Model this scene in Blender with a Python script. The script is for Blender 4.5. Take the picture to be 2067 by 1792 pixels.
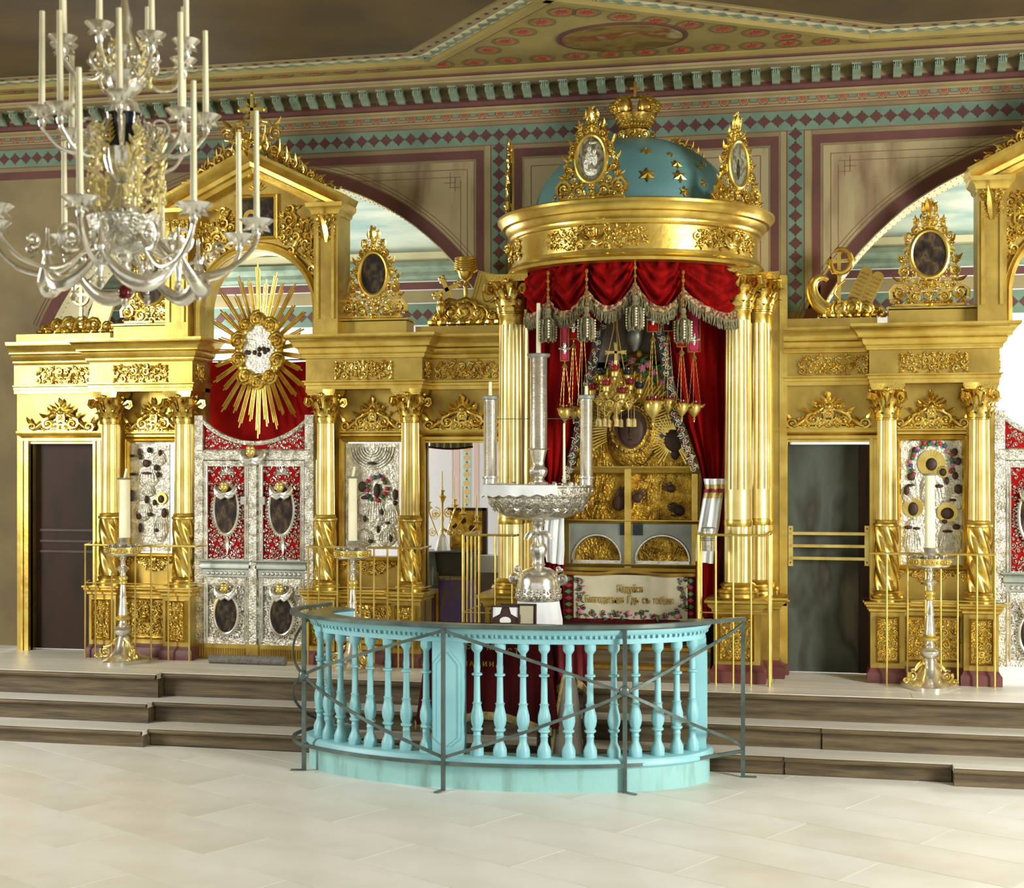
import bpy, math, random
from math import sin, cos, pi, radians as rad, sqrt, atan2, floor as fl
from mathutils import Vector, Matrix

for o in list(bpy.data.objects):
    bpy.data.objects.remove(o, do_unlink=True)
SC = bpy.context.scene
COL = SC.collection

# ------------------------------------------------------------------ camera, light, exposure
FPX, YAW, DIST, EYE, HORIZON = 2900.0, rad(12.4), 13.84, 2.62, 924.0
cd = bpy.data.cameras.new('camera')
cd.sensor_fit = 'HORIZONTAL'
cd.sensor_width = 36
cd.lens = FPX * 36 / 2067
cd.shift_y = (HORIZON - 896) / 2067
cd.clip_start = .1
cd.clip_end = 200
cd.dof.use_dof = True
cd.dof.focus_distance = 13.2
cd.dof.aperture_fstop = 2.6
cam = bpy.data.objects.new('camera', cd)
COL.objects.link(cam)
cam.location = (0, -DIST, EYE)
cam.rotation_euler = (pi / 2, 0, YAW)
SC.camera = cam

W = bpy.data.worlds.new('world')
SC.world = W
W.use_nodes = True
W.node_tree.nodes['Background'].inputs[0].default_value = (1, .985, .95, 1)
W.node_tree.nodes['Background'].inputs[1].default_value = .8


def area(name, loc, target, sx, sy, power, col=(1, .985, .95)):
    L = bpy.data.lights.new(name, 'AREA')
    L.shape = 'RECTANGLE'
    L.size, L.size_y, L.energy, L.color = sx, sy, power, col
    o = bpy.data.objects.new(name, L)
    COL.objects.link(o)
    o.location = loc
    o.rotation_euler = (Vector(target) - Vector(loc)).to_track_quat('-Z', 'Y').to_euler()
    return o


# tall nave windows (out of frame on the right and the left) and the altar's own windows
area('nave_window_light', (8.5, -8.0, 3.8), (-1.0, -1.5, 1.2), 3.0, 4.5, 1900)
area('nave_window_light', (-11.8, -6.5, 3.6), (-4.0, -2.2, 1.4), 2.6, 4.0, 900)
area('altar_window_light', (-8.6, 2.6, 3.2), (-2.5, 2.6, 2.4), 1.6, 2.6, 300, (.95, .97, 1))
area('altar_window_light', (5.2, 2.4, 3.4), (-.5, .8, 4.0), 1.6, 2.6, 350, (1, .98, .96))

SC.view_settings.view_transform = 'Standard'
SC.view_settings.look = 'None'
SC.view_settings.gamma = 1
SC.view_settings.use_curve_mapping = False
SC.view_settings.exposure = 0.12


def P(u, v, y):
    """point in the plane at depth y (wall frame) that a photograph pixel looks at"""
    du, dv = (u - 1033.5) / FPX, (HORIZON - v) / FPX
    t = (y + DIST) / (cos(YAW) + du * sin(YAW))
    return Vector((t * (-sin(YAW) + du * cos(YAW)), y, EYE + t * dv))


def X(u, y):
    return P(u, 900, y).x


def S(u, y):
    """metres per pixel"""
    return (y + DIST) / (cos(YAW) + (u - 1033.5) / FPX * sin(YAW)) / FPX


# ------------------------------------------------------------------ materials
def lin(c):
    if isinstance(c, str):
        c = [int(c[i:i + 2], 16) / 255 for i in (0, 2, 4)]
    return tuple(((x / 12.92) if x <= .04045 else ((x + .055) / 1.055) ** 2.4) for x in c) + (1,)


def mat(name, c1, c2=None, rough=.5, metal=0., nscale=6., bump=0., bscale=40., spec=.5, stretch=None, emit=None, alpha=None, trans=0., detail=4., pos=(.35, .65), rot=None):
    m = bpy.data.materials.new(name)
    m.use_nodes = True
    nt = m.node_tree
    b = nt.nodes['Principled BSDF']
    b.inputs['Base Color'].default_value = lin(c1)
    b.inputs['Roughness'].default_value = rough
    b.inputs['Metallic'].default_value = metal
    b.inputs['Specular IOR Level'].default_value = spec
    if trans:
        b.inputs['Transmission Weight'].default_value = trans
    tc = nt.nodes.new('ShaderNodeTexCoord')
    mp = nt.nodes.new('ShaderNodeMapping')
    nt.links.new(tc.outputs['Object'], mp.inputs[0])
    if stretch:
        mp.inputs['Scale'].default_value = stretch
    if rot:
        mp.inputs['Rotation'].default_value = rot
    if c2:
        n = nt.nodes.new('ShaderNodeTexNoise')
        n.inputs['Scale'].default_value = nscale
        n.inputs['Detail'].default_value = detail
        nt.links.new(mp.outputs[0], n.inputs['Vector'])
        r = nt.nodes.new('ShaderNodeValToRGB')
        r.color_ramp.elements[0].position, r.color_ramp.elements[1].position = pos
        r.color_ramp.elements[0].color = lin(c1)
        r.color_ramp.elements[1].color = lin(c2)
        nt.links.new(n.outputs['Fac'], r.inputs[0])
        nt.links.new(r.outputs[0], b.inputs['Base Color'])
    if bump:
        n2 = nt.nodes.new('ShaderNodeTexNoise')
        n2.inputs['Scale'].default_value = bscale
        n2.inputs['Detail'].default_value = 3
        nt.links.new(mp.outputs[0], n2.inputs['Vector'])
        bp = nt.nodes.new('ShaderNodeBump')
        bp.inputs['Strength'].default_value = bump
        bp.inputs['Distance'].default_value = .02
        nt.links.new(n2.outputs['Fac'], bp.inputs['Height'])
        nt.links.new(bp.outputs[0], b.inputs['Normal'])
    return m


def painting(name, cols, scale=3.0, seed=0.):
    """dark oil painting: blotches of several colours"""
    m = bpy.data.materials.new(name)
    m.use_nodes = True
    nt = m.node_tree
    b = nt.nodes['Principled BSDF']
    b.inputs['Roughness'].default_value = .55
    b.inputs['Specular IOR Level'].default_value = .2
    tc = nt.nodes.new('ShaderNodeTexCoord')
    mp = nt.nodes.new('ShaderNodeMapping')
    mp.inputs['Location'].default_value = (seed, seed * 1.7, seed * .6)
    nt.links.new(tc.outputs['Generated'], mp.inputs[0])
    n = nt.nodes.new('ShaderNodeTexNoise')
    n.inputs['Scale'].default_value = scale
    n.inputs['Detail'].default_value = 3
    n.inputs['Distortion'].default_value = .25
    nt.links.new(mp.outputs[0], n.inputs['Vector'])
    r = nt.nodes.new('ShaderNodeValToRGB')
    e = r.color_ramp.elements
    while len(e) < len(cols):
        e.new(.5)
    for i, c in enumerate(cols):
        e[i].position = .3 + .4 * i / (len(cols) - 1)
        e[i].color = lin(c)
    nt.links.new(n.outputs['Fac'], r.inputs[0])
    nt.links.new(r.outputs[0], b.inputs['Base Color'])
    return m


M = {}
M['gold'] = mat('gilding', 'e0c668', 'c4a348', .3, .9, 5, .1, 18)
M['gold2'] = mat('carved_gilding', 'ead070', 'c19c40', .25, .95, 9)
M['goldflat'] = mat('gilded_panel', 'c3a956', '9f8540', .36, .85, 3, .08, 12)
M['goldshaft'] = mat('pale_burnished_gilding', 'f0de98', 'dcc678', .33, .72, 5)
M['goldold'] = mat('worn_gilding', 'a9822f', '7d5c20', .45, .6, 6)
M['brass'] = mat('brass', 'e6d27c', 'd0b45a', .28, .8, 8)
M['silver'] = mat('silver', 'eeece2', 'd6d3c4', .22, .85, 8, .1, 30)
M['chased'] = mat('chased_silver', 'e9e7da', 'a19e8b', .27, .85, 16, .9, 55)
M['riza'] = mat('silver_icon_cover', 'eceadc', 'bdbba8', .34, .62, 12, .9, 38)
M['goldriza'] = mat('gold_icon_cover', 'dcb548', '8d6a22', .28, .85, 9, .9, 42)
M['candle'] = mat('wax', 'efecc9', 'e4dfb8', .5)
M['wallp'] = mat('wall_paint', '7c6e4a', '6c5f41', .8, 0, 2.2)
M['marble'] = mat('painted_marble', '978b65', '6d573c', .7, 0, 1.5, stretch=(2.4, 1, .6), pos=(.5, .7), rot=(0, .6, 0), detail=6)
M['brown'] = mat('painted_red_brown', '5e3830', '52302b', .8, 0, 3)
M['tealp'] = mat('painted_teal', '637a64', '566d5c', .8, 0, 4)
M['motif'] = mat('painted_motif', '522d28', '4a2926', .8)
M['line'] = mat('painted_line', '6b3f33', None, .8)
M['redp'] = mat('painted_red', '9c3528', None, .8)
M['beigep'] = mat('painted_beige', '8f8158', '80734f', .8, 0, 3)
M['cream'] = mat('painted_cream', 'cdc79f', 'bdb68e', .8, 0, 2)
M['bracket'] = mat('bracket_stucco', '7d8d76', '63735d', .8)
M['ceil'] = mat('ceiling_paint', '948447', '83743d', .8, 0, 1.5)
M['ceildark'] = mat('ceiling_plafond_dark', '5c4c28', '4a3d22', .8, 0, 1.2)
M['altw'] = mat('altar_wall_paint', 'e0e0e4', 'd6d7dc', .8, 0, 1)
M['pinkp'] = mat('painted_pink', 'd8bcb4', None, .8)
M['paleteal'] = mat('painted_pale_teal', 'b4d4cb', None, .8)
M['ochrep'] = mat('painted_ochre', 'd0b27a', None, .8)
M['sky'] = mat('painted_sky', '8fa99f', 'd2d6bf', .8, 0, 2.2, stretch=(.5, 1.6, 2.2), pos=(.35, .68))
M['floor'] = mat('worn_floor_boards', 'e9e9e2', 'dcdbd0', .42, 0, 1.5, .04, 20)
M['floor2'] = mat('worn_floor_boards_b', 'e4e3da', 'd6d4c7', .42, 0, 1.8)
M['gap'] = mat('floor_joint', '8d8267', None, .9)
M['solea'] = mat('solea_boards', 'e2e1d8', 'cfccbe', .45, 0, 2, stretch=(.4, 3, 1))
M['riser'] = mat('dark_oak', '6b5c3e', '463a27', .6, 0, 4, .3, 14, stretch=(.5, 4, 6))
M['plinth'] = mat('red_brown_plinth', '6e3a33', '572d29', .5, 0, 4)
M['blue'] = mat('pale_blue_paint', '93cdd3', '86c1ca', .4, 0, 3)
M['bluebase'] = mat('worn_blue_paint', '95c8c5', '6f8f88', .55, 0, 2.5, .1, 20, stretch=(3, 3, .6), pos=(.5, .8))
M['iron'] = mat('grey_iron', '66756f', '4d5a55', .35, .5, 6)
M['red'] = mat('red_velvet', '8f0a07', '5c0505', .85, 0, 3, .15, 9, stretch=(4, 4, .6), spec=.08)
M['redflat'] = mat('red_cloth', '9c1311', '8a0f0e', .85, spec=.1)
M['darkred'] = mat('dark_red_cloth', '501315', '360c0d', .85, 0, 3, .15, 8, stretch=(5, 5, .5), spec=.1)
M['crimcloth'] = mat('crimson_cloth', '8c2326', '771c20', .8, 0, 3)  # crimson of the smaller lectern's cloth, reused for embroidery
M['pink'] = mat('crimson_ribbon', 'b01f4e', None, .7)
M['lace'] = mat('gold_lace', '5a1d16', 'a08c52', .6, .1, 34, pos=(.46, .56))
M['fringe'] = mat('olive_fringe', '857d5a', '565037', .7, .1, 40)
M['yfringe'] = mat('straw_fringe', 'cbb87a', 'a89256', .7, 0, 40)
M['white'] = mat('white_linen', 'e9ecec', 'd8dedf', .8, 0, 4)
M['dome'] = mat('dome_blue', '618f8d', '527c7d', .45, 0, 2)
M['skin'] = mat('dark_painted_flesh', '452a1a', '2d190d', .6, 0, 5)
M['dark'] = mat('near_black_cloth', '2c302b', '21241f', .7)
M['slate'] = mat('slate_oilcloth', '4a5554', '2d3534', .35, 0, 4)
M['purple'] = mat('violet_brocade', '4b3a86', '57502f', .6, .1, 9, stretch=(3, 3, .8), pos=(.5, .62))
M['wood'] = mat('brown_wood', '40281a', '2c1a11', .5, 0, 5)
M['canvas'] = mat('linen_canvas', 'bdb89c', 'aca789', .8, 0, 5)
M['carpet'] = mat('grey_carpet', '77756a', '5f5d54', .9, 0, 30)
M['greycloth'] = mat('grey_brown_cloth', '938777', '7a6e60', .8, 0, 5)
M['glassred'] = mat('ruby_glass', '7d0d10', '4a0508', .1, 0, 6)
M['glassdark'] = mat('dark_blue_glass', '1a1f2c', '11141d', .08)
M['stone'] = mat('blue_jewel', '223a66', None, .15)
M['green'] = mat('leaf_green', '3f7a3a', '2c5c33', .6, 0, 20)
M['rose'] = mat('rose_pink', 'c9808f', 'b85f75', .6, 0, 20)
M['crim'] = mat('crimson_flower', 'b4303f', '97233a', .6, 0, 20)
M['violet'] = mat('violet_flower', '3b3568', '51508c', .6, 0, 20)
M['goldthread'] = mat('gold_thread', 'b3932f', '8f7020', .5, .2, 40)
M['doorpaint'] = painting('old_door_painting', ['33372f', '45493f', '4f564d', '3a3a30', '5b5a4c'], 2.2, 3)
M['doorbrown'] = painting('old_brown_door_painting', ['241b11', '2e2417', '3a271c', '211f17'], 2.0, 7)
M['oil1'] = painting('oil_painting_a', ['110e0a', '1d1610', '2d2317', '4a3c26', '232934'], 4, 1)
M['oil2'] = painting('oil_painting_b', ['14100c', '241b13', '36291c', '57472f', '2c1919'], 4, 5)
M['oil3'] = painting('oil_painting_c', ['4c5040', '747a62', '4a3d28', '8b8a6c', '3d4a44'], 3, 9)
M['medal'] = painting('ceiling_medallion_painting', ['4e4424', '655428', '7b6a36', '6e3f24', '8d8a5a'], 2.5, 2)
M['grille'] = mat('grille', '3b4140', None, .4, .6)
M['greysil'] = mat('dull_silver', 'aab0a4', '8f958b', .42, .6, 4, .1, 10)
M['glass'] = mat('window_glass', 'ffffff', None, .02, 0, trans=1)


# ------------------------------------------------------------------ mesh builder
class MB:
    def __init__(s):
        s.v, s.f = [], []

    def add(s, vs, fs):
        o = len(s.v)
        s.v.extend([tuple(q) for q in vs])
        s.f.extend([tuple(i + o for i in q) for q in fs])
        return s

    def box(s, x0, x1, y0, y1, z0, z1):
        return s.add([(x0, y0, z0), (x1, y0, z0), (x1, y1, z0), (x0, y1, z0), (x0, y0, z1), (x1, y0, z1), (x1, y1, z1), (x0, y1, z1)],
                     [(0, 3, 2, 1), (4, 5, 6, 7), (0, 1, 5, 4), (1, 2, 6, 5), (2, 3, 7, 6), (3, 0, 4, 7)])

    def bar(s, a, b, w, h=None, up=(0, 0, 1)):
        """square bar from a to b"""
        a, b = Vector(a), Vector(b)
        h = h or w
        d = (b - a).normalized()
        u = Vector(up)
        if abs(d.dot(u)) > .95:
            u = Vector((0, 1, 0))
        r = d.cross(u).normalized() * w / 2
        u = r.cross(d).normalized() * h / 2
        vs = [p + q for p in (a, b) for q in (-r - u, r - u, r + u, -r + u)]
        return s.add(vs, [(3, 2, 1, 0), (4, 5, 6, 7), (0, 1, 5, 4), (1, 2, 6, 5), (2, 3, 7, 6), (3, 0, 4, 7)])

    def tube(s, pts, r, n=6, flat=1., cap=True):
        """round tube along points; r is a number or a list; flat squeezes it along y"""
        pts = [Vector(p) for p in pts]
        k = len(pts)
        rs = r if isinstance(r, (list, tuple)) else [r] * k
        vs, fs = [], []
        prev = None
        for i, p in enumerate(pts):
            d = (pts[min(i + 1, k - 1)] - pts[max(i - 1, 0)])
            if d.length < 1e-9:
                d = Vector((0, 0, 1))
            d.normalize()
            if prev is None:
                u = Vector((0, 1, 0)) if abs(d.y) < .9 else Vector((1, 0, 0))
            else:
                u = prev
            u = (u - d * u.dot(d))
            if u.length < 1e-6:
                u = d.orthogonal()
            u.normalize()
            prev = u
            w = d.cross(u)
            for j in range(n):
                a = 2 * pi * j / n
                vs.append(p + u * (cos(a) * rs[i] * flat) + w * (sin(a) * rs[i]))
        for i in range(k - 1):
            for j in range(n):
                j2 = (j + 1) % n
                fs.append((i * n + j, i * n + j2, (i + 1) * n + j2, (i + 1) * n + j))
        if cap:
            fs.append(tuple(range(n - 1, -1, -1)))
            fs.append(tuple((k - 1) * n + j for j in range(n)))
        return s.add(vs, fs)

    def ring(s, c, rx, rz, r, n=32, m=6, flat=1.):
        """closed oval ring in the xz plane"""
        vs, fs = [], []
        for i in range(n):
            a = 2 * pi * i / n
            nx, nz = cos(a), sin(a)
            for j in range(m):
                b = 2 * pi * j / m
                k = r * cos(b)
                vs.append((c[0] + cos(a) * rx + nx * k, c[1] + r * sin(b) * flat, c[2] + sin(a) * rz + nz * k))
        for i in range(n):
            for j in range(m):
                i2, j2 = (i + 1) % n, (j + 1) % m
                fs.append((i * m + j, i2 * m + j, i2 * m + j2, i * m + j2))
        return s.add(vs, fs)

    def hoop(s, c, R, r, n=32, m=6):
        """closed ring in the xy plane"""
        vs, fs = [], []
        for i in range(n):
            a = 2 * pi * i / n
            for j in range(m):
                b = 2 * pi * j / m
                k = R + r * cos(b)
                vs.append((c[0] + cos(a) * k, c[1] + sin(a) * k, c[2] + r * sin(b)))
        for i in range(n):
            for j in range(m):
                i2, j2 = (i + 1) % n, (j + 1) % m
                fs.append((i * m + j, i2 * m + j, i2 * m + j2, i * m + j2))
        return s.add(vs, fs)

    def lathe(s, prof, n=24, c=(0, 0, 0), mod=None, a0=0., a1=2 * pi, cap=True):
        full = abs(a1 - a0 - 2 * pi) < 1e-6
        cols = n if full else n + 1
        vs, fs = [], []
        for r, z in prof:
            for j in range(cols):
                a = a0 + (a1 - a0) * j / n
                k = r * (mod(a, z) if mod else 1)
                vs.append((c[0] + cos(a) * k, c[1] + sin(a) * k, c[2] + z))
        for i in range(len(prof) - 1):
            for j in range(n):
                j2 = (j + 1) % cols
                fs.append((i * cols + j, i * cols + j2, (i + 1) * cols + j2, (i + 1) * cols + j))
        if cap and full:
            if prof[0][0] > 1e-5:
                fs.append(tuple(range(cols - 1, -1, -1)))
            if prof[-1][0] > 1e-5:
                fs.append(tuple((len(prof) - 1) * cols + j for j in range(cols)))
        return s.add(vs, fs)

    def ell(s, c, rx, ry, rz, n=8, m=5):
        vs = [(c[0], c[1], c[2] - rz)]
        for i in range(1, m):
            b = -pi / 2 + pi * i / m
            for j in range(n):
                a = 2 * pi * j / n
                vs.append((c[0] + rx * cos(b) * cos(a), c[1] + ry * cos(b) * sin(a), c[2] + rz * sin(b)))
        vs.append((c[0], c[1], c[2] + rz))
        fs = []
        for j in range(n):
            j2 = (j + 1) % n
            fs.append((0, 1 + j2, 1 + j))
            for i in range(m - 2):
                a = 1 + i * n
                fs.append((a + j, a + j2, a + n + j2, a + n + j))
            fs.append((len(vs) - 1, 1 + (m - 2) * n + j, 1 + (m - 2) * n + j2))
        return s.add(vs, fs)

    def prism(s, pts, y0, y1):
        """polygon in the xz plane given a thickness from y0 (front) to y1"""
        n = len(pts)
        vs = [(p[0], y0, p[1]) for p in pts] + [(p[0], y1, p[1]) for p in pts]
        fs = [tuple(range(n)), tuple(range(2 * n - 1, n - 1, -1))]
        fs += [(i, i + n, (i + 1) % n + n, (i + 1) % n) for i in range(n)]
        return s.add(vs, fs)

    def slab(s, pts, z0, z1):
        """polygon in the xy plane given a thickness from z0 to z1"""
        n = len(pts)
        vs = [(p[0], p[1], z0) for p in pts] + [(p[0], p[1], z1) for p in pts]
        fs = [tuple(range(n - 1, -1, -1)), tuple(range(n, 2 * n))]
        fs += [(i, (i + 1) % n, (i + 1) % n + n, i + n) for i in range(n)]
        return s.add(vs, fs)

    def disc(s, c, rx, rz, y0, y1, n=28):
        return s.prism([(c[0] + rx * cos(2 * pi * i / n), c[1] + rz * sin(2 * pi * i / n)) for i in range(n)], y0, y1)

    def sweep(s, prof, path, closed=False):
        """profile [(out, z)] along an xy path [(x, y, nx, ny)] (n = outward)"""
        k = len(prof)
        vs, fs = [], []
        for x, y, nx, ny in path:
            for o, z in prof:
                vs.append((x + nx * o, y + ny * o, z))
        m = len(path)
        for i in range(m if closed else m - 1):
            i2 = (i + 1) % m
            for j in range(k):
                j2 = (j + 1) % k
                fs.append((i * k + j, i2 * k + j, i2 * k + j2, i * k + j2))
        if not closed:
            fs.append(tuple(range(k)))
            fs.append(tuple((m - 1) * k + j for j in range(k - 1, -1, -1)))
        return s.add(vs, fs)

    def molding(s, prof, x0, x1, yf, yb, ret=True):
        """cornice with profile [(out, z)]: front at yf from x0 to x1, returns back to yb"""
        path = []
        if ret:
            path.append((x0, yb, -1, 0))
            path.append((x0, yf, -1, -1))
            path.append((x1, yf, 1, -1))
            path.append((x1, yb, 1, 0))
        else:
            path.append((x0, yf, 0, -1))
            path.append((x1, yf, 0, -1))
        return s.sweep([(-.02, prof[0][1])] + list(prof) + [(-.02, prof[-1][1])], path)

    def grid(s, fn, nu, nv, thick=0.):
        """surface fn(a, b) -> point, a and b in 0..1"""
        vs = [fn(i / nu, j / nv) for i in range(nu + 1) for j in range(nv + 1)]
        w = nv + 1
        fs = [(i * w + j, (i + 1) * w + j, (i + 1) * w + j + 1, i * w + j + 1) for i in range(nu) for j in range(nv)]
        return s.add(vs, fs)

    def map(s, fn):
        s.v = [tuple(fn(*q)) for q in s.v]
        return s

    def move(s, dx, dy, dz):
        s.v = [(x + dx, y + dy, z + dz) for x, y, z in s.v]
        return s

    def mirror(s):
        o = len(s.v)
        s.v += [(-x, y, z) for x, y, z in s.v]
        s.f += [tuple(i + o for i in reversed(q)) for q in s.f]
        return s

    def mesh(s, name, m, smooth=40):
        me = bpy.data.meshes.new(name)
        me.from_pydata(s.v, [], s.f)
        me.materials.append(M[m] if isinstance(m, str) else m)
        me.validate()
        if smooth:
            me.polygons.foreach_set('use_smooth', [True] * len(me.polygons))
            me.set_sharp_from_angle(angle=rad(smooth))
        me.update()
        return me


def wmat(o):
    m = o.matrix_parent_inverse @ o.matrix_basis if o.parent else o.matrix_basis.copy()
    return wmat(o.parent) @ m if o.parent else m


def put(name, me, parent=None, loc=(0, 0, 0), rot=(0, 0, 0), scale=(1, 1, 1), world=True, **k):
    """link a mesh; with a parent the coordinates are still the world's unless world=False"""
    o = bpy.data.objects.new(name, me)
    COL.objects.link(o)
    o.location, o.rotation_euler = loc, rot
    o.scale = (scale,) * 3 if isinstance(scale, (int, float)) else scale
    if parent:
        o.parent = parent
        if world:
            o.matrix_parent_inverse = wmat(parent).inverted()
    for q, val in k.items():
        o['category' if q == 'cat' else q] = val
    return o


def obj(name, mb, m, parent=None, smooth=40, **k):
    return put(name, mb.mesh(name, m, smooth), parent, **k)


def thing(name, label, cat, loc=(0, 0, 0), rz=0., group=None):
    o = bpy.data.objects.new(name, None)
    COL.objects.link(o)
    o.empty_display_size = .1
    o.location, o.rotation_euler = loc, (0, 0, rz)
    o['label'], o['category'] = label, cat
    if group:
        o['group'] = group
    return o


def dup(root, loc=None, rz=None, label=None, parent=None, scale=None):
    """copy a thing or part together with its parts"""
    def cp(o, par):
        c = o.copy()
        COL.objects.link(c)
        if par is not None:
            c.parent = par
            c.matrix_parent_inverse = o.matrix_parent_inverse.copy()
        for ch in o.children:
            cp(ch, c)
        return c
    r = cp(root, parent)
    if loc is not None:
        r.location = loc
    if rz is not None:
        r.rotation_euler = (0, 0, rz)
    if scale is not None:
        r.scale = (scale,) * 3 if isinstance(scale, (int, float)) else scale
    if label:
        r['label'] = label
    return r


# ------------------------------------------------------------------ carving vocabulary (relief towards -y)
def leaf(mb, x, z, ang, L, w, y=0., curl=.35, bend=.3):
    """fleshy acanthus leaf in the xz plane"""
    vs, fs = [], []
    n = 5
    for i in range(n):
        q = i / (n - 1)
        a = ang + bend * q
        d = L * q
        px, pz = x + cos(ang + bend * q * .5) * d, z + sin(ang + bend * q * .5) * d
        ww = w * (.35 + 1.3 * q * (1 - q) * 1.6) * (1 - q ** 3) + .0008
        yy = y - L * curl * (q ** 1.5) * (1 - .3 * q)
        nx, nz = -sin(a), cos(a)
        t = ww * .8
        vs += [(px + nx * ww, yy, pz + nz * ww), (px, yy - t, pz), (px - nx * ww, yy, pz - nz * ww), (px, yy + t * .5, pz)]
    for i in range(n - 1):
        for j in range(4):
            j2 = (j + 1) % 4
            fs.append((i * 4 + j, i * 4 + j2, i * 4 + 4 + j2, i * 4 + 4 + j))
    fs.append((3, 2, 1, 0))
    mb.add(vs, fs)


def scroll(mb, x, z, r, a0=0., turns=1.4, sg=1, th=None, y=0., n=13, m=5, bead=True):
    th = th or r * .2
    pts, rs = [], []
    for i in range(n):
        q = i / (n - 1)
        a = a0 + sg * turns * 2 * pi * q
        k = r * (1 - .8 * q)
        pts.append((x + cos(a) * k, y - th * (.6 + 1.2 * q), z + sin(a) * k))
        rs.append(th * (1.05 - .45 * q))
    mb.tube(pts, rs, m)
    if bead:
        mb.ell((x, y - th * 1.8, z), r * .24, r * .24, r * .24, 6, 4)


def rosette(mb, x, z, r, y=0., n=6):
    for i in range(n):
        leaf(mb, x, z, 2 * pi * i / n + .3, r, r * .3, y - r * .1, .25, .1)
    mb.ell((x, y - r * .3, z), r * .3, r * .3, r * .3, 6, 4)


def shell(mb, x, z, r, a0=pi * .1, a1=pi * .9, n=7, y=0.):
    for i in range(n):
        a = a0 + (a1 - a0) * i / (n - 1)
        leaf(mb, x, z, a, r * (1 if i % 2 == 0 else .9), r * .17, y, .3, 0.)
    mb.ell((x, y - r * .2, z), r * .22, r * .2, r * .22, 7, 5)


def fill(mb, inside, box, sp, seed, sym=True, y=0., thin=False):
    """cover a region with scrolls, leaves and flowers in two layers, mirrored about x = 0 when sym"""
    R = random.Random(seed)
    x0, x1, z0, z1 = box
    part = MB()
    for lay, (k, yo) in enumerate(((1., 0.),) if thin else ((1., 0.), (.62, -.1))):
        q0 = sp * k
        pts = []
        for _ in range(1800):
            x, z = R.uniform(0 if sym else x0, x1), R.uniform(z0, z1)
            if not inside(x, z):
                continue
            if all((x - p[0]) ** 2 + (z - p[1]) ** 2 > (q0 * (1.1 if lay else .95)) ** 2 for p in pts):
                pts.append((x, z))
        for x, z in pts:
            q = R.random()
            a = R.uniform(0, 2 * pi)
            yy = y + yo * sp
            if thin:
                sg = R.choice((-1, 1))
                scroll(part, x, z, q0 * R.uniform(.5, .66), a, R.uniform(.9, 1.3), sg, q0 * .085, yy, 11, 4)
                leaf(part, x + cos(a) * q0 * .5, z + sin(a) * q0 * .5, a + sg * 1.2, q0 * R.uniform(.6, .9), q0 * .11, yy, .3, R.uniform(-.8, .8))
                leaf(part, x, z, a + 2, q0 * R.uniform(.4, .6), q0 * .1, yy, .3, .5)
                continue
            if q < .42:
                sg = R.choice((-1, 1))
                scroll(part, x, z, q0 * R.uniform(.5, .7), a, R.uniform(1, 1.5), sg, q0 * .17, yy, 10, 5)
                for j in range(1):
                    leaf(part, x + cos(a) * q0 * .5, z + sin(a) * q0 * .5, a + R.uniform(-1, 1) + sg * 1.2, q0 * R.uniform(.6, 1.), q0 * .2, yy, .4, R.uniform(-.8, .8))
            elif q < .82:
                for j in range(3):
                    leaf(part, x, z, a + (j - 1) * .8, q0 * R.uniform(.7, 1.), q0 * .2, yy, R.uniform(.25, .6), R.uniform(-.7, .7))
                part.ell((x, yy - q0 * .2, z), q0 * .2, q0 * .2, q0 * .2, 6, 4)
            else:
                rosette(part, x, z, q0 * .6, yy, 5)
    if sym:
        part.mirror()
    return mb.add(part.v, part.f)


# ------------------------------------------------------------------ the setting
CX = -1.74            # axis of the canopy, half way between the two arches
SOL, ST2, ST1 = .575, .345, .155
SY, S2Y, S1Y = -1.15, -1.45, -1.77
WY = .30              # face of the wall behind the icon screen
CEIL = 6.43


def st(name, mb, m, parent=None, **k):
    if parent is None:
        k['kind'] = 'structure'
    return obj(name, mb, m, parent, **k)


# nave floor with broad boards laid askew
fo = st('floor', MB().box(-12, 9, -16, S1Y + .3, -.12, -.012), 'gap', smooth=0)
ang = rad(-29)
ca, sa = cos(ang), sin(ang)
BL, BW = 1.72, .56
rnd = random.Random(4)
pm = {}
for k_ in (0, 1):
    mb = MB().box(-BL / 2 + .003, BL / 2 - .003, -BW / 2 + .003, BW / 2 - .003, -.02, 0)
    pm[k_] = mb.mesh('plank', ('floor', 'floor2')[k_], 0)


def clip(poly, f):
    out = []
    for i in range(len(poly)):
        a, b = poly[i], poly[(i + 1) % len(poly)]
        fa, fb = f(a), f(b)
        if fa >= 0:
            out.append(a)
        if fa * fb < 0:
            q = fa / (fa - fb)
            out.append((a[0] + (b[0] - a[0]) * q, a[1] + (b[1] - a[1]) * q))
    return out


for j in range(-16, 17):
    for i in range(-7, 8):
        lx, ly = (i + .5 * (j % 2)) * BL, j * BW
        x, y = -2.6 + lx * ca - ly * sa, -4.2 + lx * sa + ly * ca
        if not (-8.3 < x < 4.5 and -8.2 < y < -1.1):
            continue
        cs = [(x + qx * ca - qy * sa, y + qx * sa + qy * ca) for qx, qy in
              ((-BL / 2 + .003, -BW / 2 + .003), (BL / 2 - .003, -BW / 2 + .003), (BL / 2 - .003, BW / 2 - .003), (-BL / 2 + .003, BW / 2 - .003))]
        m_ = rnd.choice((0, 0, 1))
        if max(c[1] for c in cs) < S1Y + .02:
            put('plank', pm[m_], fo, (x, y, 0), (0, 0, ang))
        else:
            cs = clip(cs, lambda p: S1Y + .02 - p[1])
            if len(cs) > 2:
                st('plank', MB().slab(cs, -.02, 0), ('floor', 'floor2')[m_], fo, smooth=0)
st('floor', MB().box(-12, 9, -40, -16, -.12, 0), 'floor', smooth=0)

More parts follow.
